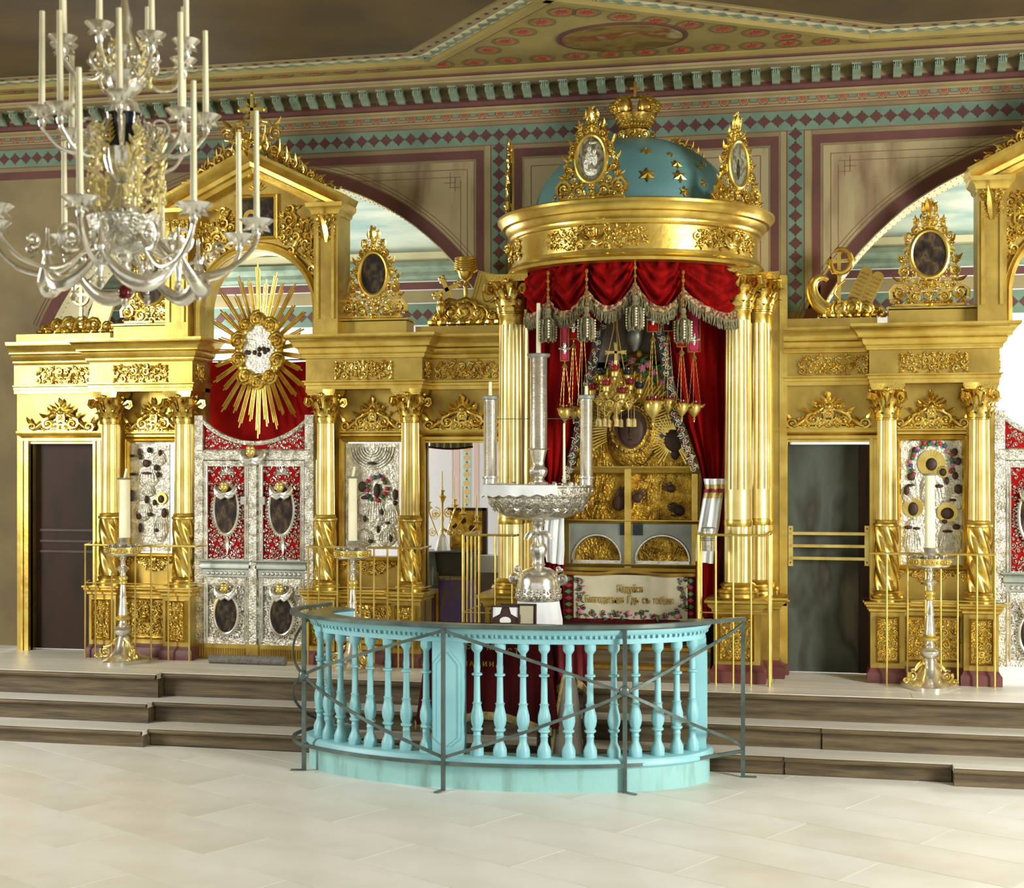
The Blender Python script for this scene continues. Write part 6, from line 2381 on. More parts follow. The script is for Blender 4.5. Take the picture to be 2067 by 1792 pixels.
# ------------------------------------------------------------------ hanging lamps
def lamp_proto(label, p, s, ribbon, rm, top):
    """lamp at its cup's rim; top = height of the chain plate above the rim"""
    t = thing('hanging_lamp', label, 'oil lamp', p, group='small hanging oil lamps')
    r = .062
    obj('bowl', MB().lathe([(0, -.16), (.008, -.155), (.006, -.14), (.014, -.13), (.008, -.115), (.016, -.105), (.03, -.09), (r * .95, -.05), (r, -.02), (r * .9, 0), (r * 1.05, .008), (r * .95, .012), (r * .6, .01)], 20), 'brass', t, world=False)
    obj('glass', MB().lathe([(r * .7, .0), (r * .78, .03), (r * .78, .04), (r * .6, .035), (0, .02)], 14), 'glassred', t, world=False)
    for k in range(3):
        a = 2 * pi * k / 3 + .5
        c = MB()
        n = max(6, int(top / .045))
        for j in range(n):
            q = (j + .5) / n
            rr = r * (1 - q) + .012 * q
            c.ell((rr * cos(a), rr * sin(a), .01 + top * q), .0027, .0027, top / n * .58, 5, 4)
        obj('chain', c, 'brass', t, world=False, kind='stuff')
        e = MB()
        leaf(e, .0, 0, .5, .06, .016, 0, .3)
        e.map(lambda x, y, z: ((r + x) * cos(a) - y * sin(a), (r + x) * sin(a) + y * cos(a), z - .02))
        obj('ear', e, 'brass', t, world=False)
    obj('chain_plate', MB().lathe([(0, top - .02), (.03, top - .01), (.02, top + .01), (.006, top + .03), (.006, top + .06), (0, top + .06)], 12), 'brass', t, world=False)
    if ribbon:
        w, h0, h1 = ribbon
        rb_ = obj('ribbon', MB().grid(lambda a, b: (-w / 2 + w * a, -.006 * sin(b * 9), top + .05 + h0 + (h1 - h0) * b), 4, 10), rm, t, world=False)
        so2 = rb_.modifiers.new('thickness', 'SOLIDIFY')
        so2.thickness = .006
        cr_ = MB()
        zc_ = top + .05 + h0 + .12
        for k in range(4):
            leaf(cr_, 0, zc_, pi / 2 * k, .06, .02, -.012, .05, 0)
            cr_.ell((.045 * cos(pi / 2 * k), -.012, zc_ + .045 * sin(pi / 2 * k)), .012, .006, .012, 7, 4)
        obj('ribbon_cross', cr_, 'silver', rb_, world=False)
        br = MB()
        for sx in (-w / 2, w / 2):
            br.box(sx - .004, sx + .004, -.012, .008, top + .05 + h0, top + .05 + h1)
        br.box(-w / 2, w / 2, -.012, .008, top + .05 + h0, top + .05 + h0 + .01)
        obj('ribbon_braid', br, 'goldold', rb_, world=False, smooth=0, kind='stuff')
    # hook rod up to the canopy
    z_up = 4.45 - p[2]
    if z_up > top:
        obj('hanger', MB().tube([(0, .004, top + .05), (0, .004, z_up)], .004, 5), 'goldold', t, world=False)
    return t


for u_, v_, y, vt, rib, rm, lab in (
        (1140, 826, -.62, 740, (.075, 0, .4), 'pink', 'small brass lamp nearest the left curtain, under a crimson ribbon'),
        (1158, 822, -.45, 700, (.085, .02, .32), 'redflat', 'small brass lamp second from the left curtain, under a red ribbon'),
        (1176, 826, -.60, 672, None, 'red', 'small brass lamp half hidden by the right silver candle tube'),
        (1318, 812, -.75, 686, (.10, .02, .25), 'redflat', 'largest brass lamp just right of the tiered lamp cluster, under a red ribbon'),
        (1349, 808, -.55, 680, (.09, .0, .3), 'darkred', 'brass lamp between two others under a dark red ribbon'),
        (1376, 816, -.62, 712, (.085, .0, .35), 'redflat', 'brass lamp second from the right curtain, under a red ribbon'),
        (1401, 818, -.45, 722, (.11, .0, .5), 'pink', 'brass lamp nearest the right curtain, under a broad crimson ribbon')):
    p = P(u_, v_, y)
    s = S(u_, y)
    lp = lamp_proto(lab, tuple(p), s, rib, rm, (v_ - vt) * s)
    if 'largest' in lab:
        for ch_ in lp.children:
            if ch_.name.split('.')[0] in ('bowl', 'glass'):
                ch_.scale = (1.35, 1.35, 1.35)

# tiered cluster of cups in front of the icon
ly = -.72
c = P(1243, 800, ly)
s = S(1243, ly)
t = thing('lamp_cluster', 'brass hanging cluster of many cups with dark glasses in front of the icon', 'lamp cluster', tuple(c))
obj('body', MB().lathe([(0, -.28), (.02, -.27), (.012, -.24), (.03, -.2), (.015, -.16), (.05, -.11), (.07, -.06), (.04, -.01), (.06, .03), (.03, .08), (.04, .13), (.07, .16), (.03, .19), (.015, .24), (.015, .33), (0, .34)], 20), 'brass', t, world=False)
obj('top_cross', flatcross(0, .40, .13, 0, .012, .014, .6), 'brass', t, world=False, smooth=30)
cups = [(1196, 782, -.02), (1229, 776, -.16), (1275, 774, -.14), (1290, 780, .02), (1213, 752, .02), (1244, 746, -.10), (1264, 752, .05), (1204, 796, .1), (1262, 792, -.2)]
for u_, v_, dy in cups:
    x, z = (u_ - 1243) * s, (800 - v_) * s
    cp = obj('cup', MB().lathe([(0, -.09), (.012, -.08), (.01, -.06), (.03, -.045), (.034, -.01), (.05, 0), (.03, .003), (0, .003)], 14, (x, dy, z - .02)), 'brass', t, world=False)
    obj('cup_glass', MB().lathe([(.03, 0), (.046, .035), (.046, .06), (.03, .058), (0, .03)], 14, (x, dy, z - .018)), 'glassdark' if u_ in (1290, 1213, 1264) else 'glassred', cp, world=False)
    mb = MB().tube([(0, 0, -.04), (x * .5, dy * .5, z - .2 if z > 0 else -.1), (x, dy, z - .10)], .009, 6)
    obj('arm', mb, 'brass', t, world=False)
fo_ = MB()
R = random.Random(6)
for k in range(70):
    a, q = R.uniform(0, 2 * pi), R.uniform(-.14, .14)
    r = R.uniform(.04, .2) * (1 - abs(q) * 2.2)
    leaf(fo_, r * cos(a), q, R.uniform(0, 6.3), R.uniform(.03, .07), .012, r * sin(a) * .8 - .02, .5)
for k in range(14):
    a = 2 * pi * k / 14
    scroll(fo_, .15 * cos(a), -.03 + .05 * sin(k * 2.3), .04, k, 1.5, 1 if k % 2 else -1, .008, .13 * sin(a))
obj('foliage', fo_, 'brass', t, world=False, kind='stuff')
for k in range(9):
    a = 2 * pi * k / 9
    x, y_ = .17 * cos(a), .15 * sin(a)
    d = MB().tube([(x, y_, -.08), (x, y_, -.2)], .003, 4)
    d.lathe([(0, -.2), (.012, -.205), (.02, -.22), (.02, -.27), (.022, -.28), (0, -.28)], 8, (x, y_, 0))
    obj('pendant', d, 'yfringe', t, world=False, kind='stuff')
for k in range(3):
    a = 2 * pi * k / 3 + .9
    obj('chain', MB().tube([(.16 * cos(a), .16 * sin(a), .02), (.02 * cos(a), .02 * sin(a), .62), (0, 0, 4.45 - c.z)], .005, 5), 'brass', t, world=False)
# ------------------------------------------------------------------ pale blue balustrade
BX, BY, BA, BB = -2.66, -2.02, 1.63, .73
NT = 400
TH0, TH1 = rad(-205), rad(14)
_pts, _len = [], [0.]
for i in range(NT + 1):
    th = TH0 + (TH1 - TH0) * i / NT
    _pts.append((BX + BA * cos(th), BY + BB * sin(th), th))
    if i:
        _len.append(_len[-1] + sqrt((_pts[-1][0] - _pts[-2][0]) ** 2 + (_pts[-1][1] - _pts[-2][1]) ** 2))


def at_len(L):
    i = min(range(NT + 1), key=lambda k: abs(_len[k] - L))
    x, y, th = _pts[i]
    n = Vector((cos(th) / BA, sin(th) / BB)).normalized()
    return x, y, n.x, n.y


def len_u(u):
    best = None
    for i, (x, y, th) in enumerate(_pts):
        d = Vector((x, y + DIST))
        fwd = -sin(YAW) * d.x + cos(YAW) * d.y
        rt = cos(YAW) * d.x + sin(YAW) * d.y
        uu = 1033.5 + FPX * rt / fwd
        if y < BY + .1 and (best is None or abs(uu - u) < best[0]):
            best = (abs(uu - u), _len[i])
    return best[1]


bal = thing('balustrade', 'pale blue curved balustrade of turned balusters in front of the steps', 'balustrade', (BX, BY - BB, 0))
LP = len_u(905)
LE = len_u(1436)
path = [at_len(_len[-1] * i / 140) for i in range(141) if _len[-1] * i / 140 < LE + .06]


def bsweep(name, prof, m, par=bal):
    return obj(name, MB().sweep(prof, path), m, par, smooth=35)


pb = bsweep('plinth', [(-.10, 0), (.085, 0), (.085, .19), (-.10, .19)], 'bluebase')
bsweep('plinth_moulding', [(-.12, .19), (.10, .19), (.115, .205), (.115, .225), (.095, .255), (.07, .262), (-.12, .262)], 'blue')
bsweep('rail_fascia', [(-.05, 1.155), (.05, 1.155), (.05, 1.20), (-.05, 1.20)], 'blue')
bsweep('rail_bed', [(-.05, 1.20), (.045, 1.20), (.05, 1.225), (-.05, 1.225)], 'blue')
bsweep('rail_cornice', [(-.09, 1.225), (.075, 1.225), (.09, 1.24), (.10, 1.262), (.10, 1.272), (-.09, 1.272)], 'blue')
bsweep('rail_top', [(-.10, 1.272), (.11, 1.272), (.115, 1.285), (.105, 1.294), (-.10, 1.294)], 'iron')
# dentils
dm_ = MB().box(-.011, .011, -.028, 0, -.022, 0).box(-.011, .011, -.018, 0, -.03, -.02).mesh('dentil', 'blue', 0)
L = .05
while L < LE + .05:
    x, y, nx, ny = at_len(L)
    put('dentil', dm_, bal, (x + nx * .047, y + ny * .047, 1.227), (0, 0, atan2(nx, -ny)))
    L += .045
prof = [(.054, 0), (.054, .05), (.046, .075), (.034, .10), (.029, .115), (.029, .155), (.034, .16), (.029, .168), (.028, .185), (.046, .20), (.046, .212), (.034, .22), (.047, .25), (.053, .285), (.05, .325), (.038, .37), (.032, .40), (.04, .415), (.03, .418), (.027, .44), (.024, .60), (.023, .625), (.042, .635), (.042, .647), (.024, .655), (.027, .70), (.024, .72), (.023, .81), (.042, .835), (.046, .845), (.046, .893)]
bm = MB().lathe(prof, 32, mod=lambda a, z: (1 - .07 * abs(sin(a * 4)) ** 3) if .22 < z < .41 else 1)
BM = bm.mesh('baluster', 'blue', 45)
offs = [.235 + .181 * k for k in range(16)]
for o in offs:
    if LP + o < LE - .07:
        x, y, nx, ny = at_len(LP + o)
        put('baluster', BM, bal, (x, y, .262))
o = .20
while LP - o > .1:
    x, y, nx, ny = at_len(LP - o)
    put('baluster', BM, bal, (x, y, .262))
    o += .172


def bpost(L, label=None):
    x, y, nx, ny = at_len(L)
    rz = atan2(nx, -ny)
    rm = Matrix.Rotation(rz, 4, 'Z')
    f = lambda mb: mb.map(lambda a, b, c: tuple((rm @ Vector((a, b, c))) + Vector((x, y, 0))))
    po = obj('post', f(MB().box(-.125, .125, -.055, .06, .262, 1.155)), 'blue', bal, smooth=0)
    for sg in (-1, 1):
        pts = [(sg * .02, .33), (sg * .105, .40), (sg * .105, .98), (sg * .02, 1.08)]
        g = MB()
        for i in range(3):
            a, b = pts[i], pts[i + 1]
            g.bar((a[0], -.056, a[1]), (b[0], -.056, b[1]), .012, .016, up=(0, 1, 0))
        obj('panel_bead', f(g), 'blue', po, smooth=0, kind='stuff')
    return po


bpost(LP)
bpost(LE)

# ------------------------------------------------------------------ iron barrier round the balustrade
ctl = [(-4.40, -1.5), (-4.52, -1.85), (-4.50, -2.15), (-4.29, -2.45), (-3.70, -2.76), (-2.96, -2.90), (-2.2, -2.86), (-1.55, -2.68), (-1.08, -2.35), (-.68, -1.92)]


def cat(pts, n=10):
    out = []
    for i in range(len(pts) - 1):
        p0, p1, p2, p3 = pts[max(i - 1, 0)], pts[i], pts[i + 1], pts[min(i + 2, len(pts) - 1)]
        for k in range(n):
            t_ = k / n
            out.append(tuple(.5 * ((2 * p1[j]) + (-p0[j] + p2[j]) * t_ + (2 * p0[j] - 5 * p1[j] + 4 * p2[j] - p3[j]) * t_ ** 2 + (-p0[j] + 3 * p1[j] - 3 * p2[j] + p3[j]) * t_ ** 3) for j in (0, 1)))
    out.append(pts[-1])
    return out


ip = cat(ctl, 10)
irn = thing('iron_barrier', 'grey iron strap barrier with crossed bars around the blue balustrade', 'barrier', (-2.6, -2.8, 0))


def ipath(z0, z1, i0, i1):
    n = abs(i1 - i0)
    return [(ip[i0 + (i1 - i0) * k // n][0], ip[i0 + (i1 - i0) * k // n][1], z0 + (z1 - z0) * k / n) for k in range(n + 1)]


def strap(pts, w, th):
    """flat strap standing on edge"""
    vs, fs = [], []
    for i, p in enumerate(pts):
        a, b = pts[max(i - 1, 0)], pts[min(i + 1, len(pts) - 1)]
        d = Vector((b[0] - a[0], b[1] - a[1], 0)).normalized()
        nr = Vector((d.y, -d.x, 0)) * th / 2
        for o, h in ((nr, -w / 2), (nr, w / 2), (-nr, w / 2), (-nr, -w / 2)):
            vs.append((p[0] + o.x, p[1] + o.y, p[2] + h))
    n = len(pts)
    for i in range(n - 1):
        for j in range(4):
            j2 = (j + 1) % 4
            fs.append((i * 4 + j, i * 4 + j2, i * 4 + 4 + j2, i * 4 + 4 + j))
    fs += [(3, 2, 1, 0), tuple(n * 4 - 4 + j for j in range(4))]
    return MB().add(vs, fs)


obj('top_band', strap(ipath(1.30, 1.30, 0, 90), .03, .06), 'iron', irn, smooth=30)
obj('lower_band', strap(ipath(.215, .215, 0, 90), .028, .02), 'iron', irn, smooth=30)
LEG = (30, 50, 70, 90)
for i in LEG:
    x, y = ip[i]
    g = obj('leg', MB().box(x - .016, x + .016, y - .014, y + .014, 0, 1.29), 'iron', irn, smooth=0)
    d = Vector((x - BX, y - BY, 0)).normalized()
    obj('foot', MB().bar((x, y, .006), (x + d.x * .11, y + d.y * .11, .006), .03, .012), 'iron', g, smooth=0)
MIDZ = .80
for a, b, zf, zt_ in ((30, 50, MIDZ, 1.26), (30, 50, MIDZ, .26), (70, 50, MIDZ - .02, 1.26), (70, 50, MIDZ - .02, .26), (70, 90, MIDZ - .02, 1.27), (70, 90, MIDZ - .02, .24), (30, 4, MIDZ, 1.26), (30, 4, MIDZ, .26)):
    obj('cross_bar', strap(ipath(zf, zt_, a, b), .026, .014), 'iron', irn, smooth=30)
for i in (30, 70):
    x, y = ip[i]
    obj('boss', MB().ell((x, y - .012, MIDZ), .045, .03, .045, 14, 8), 'iron', irn)

# ------------------------------------------------------------------ lecterns inside the balustrade
def drape(name, mb_fn, m, par, nu=40, nv=14):
    return obj(name, MB().grid(mb_fn, nu, nv), m, par)


ly_ = -2.10
t = thing('lectern', 'lectern under a dark red fringed cloth behind the balusters', 'lectern', (X(985, ly_), ly_, 0))
lx0, lx1 = X(876, ly_), X(1112, ly_)
obj('top', MB().box(lx0, lx1, ly_ - .2, ly_ + .22, 1.18, 1.21), 'darkred', t, smooth=0)


def lect(p, q):
    """cloth hanging round front and sides; p runs round, q down"""
    d = .22
    per = [(lx0, ly_ + d), (lx0, ly_ - .2), (lx1, ly_ - .2), (lx1, ly_ + d)]
    if p < .2:
        a, b, w = per[0], per[1], p / .2
        n = (-1, -.3)
    elif p < .8:
        a, b, w = per[1], per[2], (p - .2) / .6
        n = (-.5 + w, -1)
    else:
        a, b, w = per[2], per[3], (p - .8) / .2
        n = (1, -.3)
    fl_ = .10 * q + .02 * q * sin(p * 50)
    hem = 1.20 - (.74 + .06 * sin(p * 9) - .10 * (p < .24) * 0) * q
    return (a[0] + (b[0] - a[0]) * w + n[0] * fl_, a[1] + (b[1] - a[1]) * w + n[1] * fl_ * .7, hem)


cl = drape('cloth', lect, 'darkred', t, 80, 12)
fr = MB()
for k in range(170):
    p = (k + .5) / 170
    c = Vector(lect(p, 1))
    fr.tube([c + Vector((0, -.006, .02)), c + Vector((0, -.004, -.045))], [.006, .004], 4)
obj('fringe', fr, 'yfringe', cl, kind='stuff')
for txt_, u_, v_, h in (('ЪЧ', 953, 1308, .075), ('М', 992, 1310, .075), ('С Т И', 1045, 1318, .06), ('К Л А Л И Н А', 968, 1343, .055)):
    p = P(u_, v_, ly_ - .26)
    text(txt_, p.x, ly_ - .30, p.z, h, cl, 'goldthread')
for dx in (lx0 + .06, lx1 - .06):
    for dy in (-.15, .17):
        obj('leg', MB().box(dx - .025, dx + .025, ly_ + dy - .025, ly_ + dy + .025, 0, 1.18), 'wood', t, smooth=0)
ly2 = -2.05
t = thing('lectern', 'smaller lectern under a crimson fringed cloth, right of the dark one', 'lectern', (X(1160, ly2), ly2, 0))
mx0, mx1 = X(1126, ly2), X(1192, ly2)
obj('top', MB().box(mx0, mx1, ly2 - .1, ly2 + .18, 1.16, 1.19), 'crimcloth', t, smooth=0)
drape('cloth', lambda p, q: (mx0 + (mx1 - mx0) * p + .02 * sin(q * 2), ly2 - .11 - .015 * sin(p * 22) - .03 * q, 1.19 - (.35 + .12 * abs(p - .45) * 2) * q), 'crimcloth', t)
fr = MB()
for k in range(40):
    p = (k + .5) / 40
    x, y, z = mx0 + (mx1 - mx0) * p + .02, ly2 - .15 - .015 * sin(p * 22), 1.19 - (.35 + .12 * abs(p - .45) * 2)
    fr.tube([(x, y, z + .01), (x, y, z - .05)], [.006, .004], 4)
obj('fringe', fr, 'yfringe', t, kind='stuff')
for x in (mx0 + .03, mx1 - .03):
    obj('leg', MB().box(x - .02, x + .02, ly2 - .08, ly2 - .04, 0, 1.17), 'wood', t, smooth=0)
    obj('leg', MB().box(x - .02, x + .02, ly2 + .12, ly2 + .16, 0, 1.17), 'wood', t, smooth=0)
gc = thing('grey_cloth', 'grey-brown cloth edged with straw braid, hanging low behind the balusters', 'cloth', (X(1150, ly2 - .2), ly2 - .2, 0.05))


def gcl(p, q):
    u0 = 1140 - 28 * q ** .7
    u1 = 1160 + 18 * q ** .6
    c = P(u0 + (u1 - u0) * p, 1360 + 8 * p + (182 - 20 * p) * q, ly2 - .2)
    return (c.x, ly2 - .2 - .02 * sin(p * 12) * q, c.z)


drape('cloth', gcl, 'greycloth', gc, 20, 12)
obj('braid', MB().tube([gcl(0, k / 20) for k in range(21)], .014, 6, .6), 'yfringe', gc)
obj('braid', MB().tube([gcl(k / 10, 0) for k in range(11)], .014, 6, .6), 'yfringe', gc)
# framed pictures on the lectern
for lab, u0, u1, v0, v1, y, tilt, kind_ in (('small dark frame with a shield-shaped mat on the lectern', 992, 1048, 1224, 1256, -2.16, .3, 0), ('brown picture frame with white mat behind the shield-shaped one', 1012, 1082, 1220, 1258, -1.98, .2, 1)):
    a, b = P(u0, v0, y), P(u1, v1, y)
    t = thing('framed_picture', lab, 'picture', ((a.x + b.x) / 2, y, b.z), group='framed pictures on the lectern')
    w, h = b.x - a.x, a.z - b.z + .03
    rot = (-tilt * .6, 0, .12)
    b0 = b.z - .02
    wood = MB().box(-w / 2, w / 2, 0, .02, 0, h)
    obj('backing', wood, 'wood', t, smooth=0, loc=((a.x + b.x) / 2, y, b0), rot=rot)
    if kind_ == 0:
        g = MB()
        for sg in (-1, 1):
            g.prism([(sg * w * .46, h * .95), (sg * w * .12, h * .95), (sg * w * .2, h * .55), (sg * w * .44, h * .35)][::sg], -.008, .002)
        g.disc((0, h * .2), w * .2, h * .2, -.008, .002, 16)
        obj('mat', g, 'white', t, smooth=0, loc=((a.x + b.x) / 2, y, b0), rot=rot, kind='stuff')
    else:
        obj('mat', MB().box(-w * .42, w * .42, -.006, .002, h * .08, h * .9), 'canvas', t, smooth=0, loc=((a.x + b.x) / 2, y, b0), rot=rot)
        obj('print', MB().box(-w * .3, w * .05, -.009, .0, h * .1, h * .5), 'oil2', t, smooth=0, loc=((a.x + b.x) / 2, y, b0), rot=rot)
    fm = MB()
    for q in (-w / 2, w / 2 - .014):
        fm.box(q, q + .014, -.016, .004, 0, h)
    fm.box(-w / 2, w / 2, -.016, .004, h - .014, h).box(-w / 2, w / 2, -.016, .004, 0, .014)
    obj('frame', fm, 'wood', t, smooth=0, loc=((a.x + b.x) / 2, y, b0), rot=rot)

# ------------------------------------------------------------------ great silver candle stand
gy = -.95
s = S(1087, gy)
gc_ = P(1087, 900, gy)
t = thing('great_candle_stand', 'large silver candle stand with a broad bowl and three tall candle tubes', 'candle stand', (gc_.x, gy, SOL))
Z = lambda v: EYE + (HORIZON - v) * s
c3 = (gc_.x, gy, 0)
lat = lambda pts, n=36, mod=None: MB().lathe([(r * s, Z(v)) for r, v in pts], n, c3, mod)
zsk = SOL
obj('skirt', MB().lathe([(.222, SOL), (.22, 1.0), (48 * s, Z(1250)), (42 * s, Z(1212)), (30 * s, Z(1208))], 72, c3, lambda a, z: 1 + .03 * cos(a * 17) * (z < 1.3)), 'white', t)
obj('foot', lat([(42, 1212), (45, 1208), (45, 1196), (43, 1188), (44, 1180), (41, 1165), (34, 1153), (24, 1147), (12, 1144), (9, 1142)], 48), 'silver', t)
g = MB()
R = random.Random(2)
for k in range(40):
    a = 2 * pi * k / 40
    for j in range(2):
        r, z = (44.5 - 1.2 * j) * s, Z(1205 - 11 * j - (k % 2) * 4)
        g.ell((c3[0] + r * cos(a), gy + r * sin(a), z), 3.6 * s, 3.6 * s, 4.5 * s, 6, 5)
obj('foot_ornament', g, 'silver', t, kind='stuff')
for sg in (-1, 1):
    g = MB()
    scroll(g, 0, 0, 11 * s, -pi * .6, 1.6, 1, 3.5 * s, 0, 20, 8)
    scroll(g, -6 * s, 20 * s, 7 * s, 0, 1.4, -1, 2.6 * s, 0, 16, 8)
    g.tube([(-11 * s, 0, 2 * s), (-12 * s, 0, 14 * s), (-2 * s, 0, 20 * s)], 2.6 * s, 7)
    g.map(lambda x, y, z: (c3[0] + sg * (49 * s + x), gy + y, Z(1167) + z))
    obj('handle', g, 'silver', t)
obj('stem', lat([(9, 1144), (14, 1140), (12, 1136), (11, 1128), (13, 1122), (15, 1118), (17, 1108), (15, 1100), (12, 1096), (11, 1086), (10, 1080), (12, 1077), (9, 1070), (10, 1062), (14, 1056), (13, 1052), (10, 1049)], 40, lambda a, z: 1 + (.05 * cos(a * 10) if Z(1122) < z < Z(1097) else 0)), 'silver', t)
g = MB()
for k in range(12):
    a = 2 * pi * k / 12
    lf = MB()
    leaf(lf, 0, 0, -.25, 30 * s, 6 * s, 0, .1, -.7)
    lf.map(lambda x, y, z: (c3[0] + (6 * s + x) * cos(a) - y * sin(a), gy + (6 * s + x) * sin(a) + y * cos(a), Z(1072) + z))
    g.add(lf.v, lf.f)
obj('leaf_collar', g, 'silver', t, kind='stuff')
obj('bowl', lat([(10, 1050), (40, 1048), (66, 1042), (84, 1032), (95, 1020), (101, 1010), (103, 1004), (100, 1001)], 64), 'chased', t)
g = MB()
R = random.Random(4)
for k in range(22):
    a = 2 * pi * k / 22
    f_ = MB()
    scroll(f_, 0, 0, 9 * s, R.uniform(0, 6), 1.5, R.choice((-1, 1)), 1.7 * s, 0, 12, 5)
    leaf(f_, 6 * s, -4 * s, -.5, 16 * s, 3 * s)
    leaf(f_, -6 * s, -4 * s, pi + .5, 16 * s, 3 * s)
    f_.map(lambda x, y, z: (c3[0] + (94 * s + z * .8 - y) * cos(a) - x * sin(a), gy + (94 * s + z * .8 - y) * sin(a) + x * cos(a), Z(1020) + z))
    g.add(f_.v, f_.f)
obj('bowl_ornament', g, 'silver', t, kind='stuff')
obj('rim', lat([(100, 1002), (106, 1001), (108, 996), (106, 990), (106, 984), (111, 981), (111, 978), (100, 978), (60, 980), (10, 981)], 64), 'chased', t)
g = MB()
for k in range(28):
    a = 2 * pi * k / 28
    f_ = MB()
    rosette(f_, 0, 0, 6 * s, 0, 5)
    f_.map(lambda x, y, z: (c3[0] + (107 * s - y) * cos(a) - x * sin(a), gy + (107 * s - y) * sin(a) + x * cos(a), Z(990) + z))
    g.add(f_.v, f_.f)
obj('rim_ornament', g, 'silver', t, kind='stuff')
dr = MB()


def rimcl(p, q):
    a = rad(150 + 150 * p)
    r = (113 + 4 * q + 2 * sin(p * 40) * q) * s
    return (c3[0] + r * cos(a), gy + r * sin(a), Z(977) - (16 + 9 * abs(((p * 11) % 1) - .5) + 10 * (1 - p)) * s * q)


dr.grid(rimcl, 90, 6)
dr.grid(lambda p, q: (c3[0] + (113 - 50 * q) * s * cos(rad(150 + 150 * p)), gy + (113 - 50 * q) * s * sin(rad(150 + 150 * p)), Z(976)), 40, 2)
rc = put('rim_cloth', dr.mesh('rim_cloth', 'white'))
rc['label'], rc['category'] = 'white cloth draped over the left rim of the great silver stand', 'cloth'
# centre vase and tubes
obj('vase', lat([(20, 978), (18, 973), (12, 970), (10, 966), (15, 960), (18, 952), (17, 946), (12, 941), (11, 934), (13, 925), (15, 915), (17, 908), (24, 905), (14, 905), (0, 905)], 40, lambda a, z: 1 + .05 * cos(a * 10)), 'silver', t)
for k in range(11):
    a = 2 * pi * k / 11 + .2
    r = 78 * s
    if k in (3, 5):
        pass
    obj('socket', MB().lathe([(0, 0), (.022, 0), (.018, .015), (.022, .03), (.018, .03), (.018, .01), (0, .01)], 10, (c3[0] + r * cos(a), gy + r * sin(a), Z(980))), 'silver', t)
for u_, vb, vt, r, vc, dy, lab in ((1087, 905, 722, 17.5, 612, 0, 'tall silver candle tube at the centre of the great stand'), (988, 962, 806, 13.5, 770, -.02, 'silver candle tube at the left of the great stand'), (1184, 962, 806, 12.5, 780, .02, 'silver candle tube at the right of the great stand')):
    x = c3[0] + (u_ - 1087) * s
    tb = thing('candle_tube', lab, 'candle', (x, gy + dy, Z(vb)), group='silver candle tubes of the great stand')
    g = MB()
    pr = [(r * s, 0)]
    n = int((vb - vt) / 3)
    for k in range(n):
        z = (vb - vt) * s * k / n
        pr += [(r * s * 1.01, z), (r * s * .985, z + (vb - vt) * s / n * .8)]
    obj('tube', MB().lathe(pr, 28), 'silver', tb, world=False)
    obj('drip_cap', MB().lathe([(r * s, (vb - vt) * s - .004), (r * s * 1.25, (vb - vt) * s + .004), (r * s * 1.38, (vb - vt) * s + .03), (r * s * 1.3, (vb - vt) * s + .036), (0, (vb - vt) * s + .03)], 28), 'greysil', tb, world=False)
    cw = 5.0 if u_ == 1087 else 4.0
    cz_ = (vb - vt) * s + .03
    obj('candle', MB().lathe([(cw * s, cz_), (cw * s * .8, (vb - vc) * s), (0, (vb - vc) * s + .006)], 12), 'candle', tb, world=False)
    if u_ != 1087:
        obj('holder', MB().lathe([(r * s * .9, (vb - 980) * s), (r * s * 1.05, (vb - 978) * s), (r * s * 1.05, -.02), (r * s * 1.3, -.012), (r * s * 1.3, 0), (r * s, 0)], 24), 'silver', tb, world=False)
        x2 = (1087 - u_) * s
        obj('stay_rod', MB().tube([(0, .0, (vb - 845) * s), (x2, -dy, (vb - 845) * s)], .004, 6), 'iron', tb, world=False)
sl = P(1140, 975, gy)
ts = thing('thin_taper', 'thin pale taper between the centre and right candle tubes of the great stand', 'candle', (c3[0] + 55 * s, gy - .06, Z(978)))
obj('wax', MB().lathe([(.013, 0), (.010, 122 * s), (0, 124 * s)], 10), 'candle', ts, world=False)
obj('holder', MB().lathe([(.03, -.0), (.03, .01), (.016, .02), (.018, .05), (.013, .05)], 12), 'silver', ts, world=False)
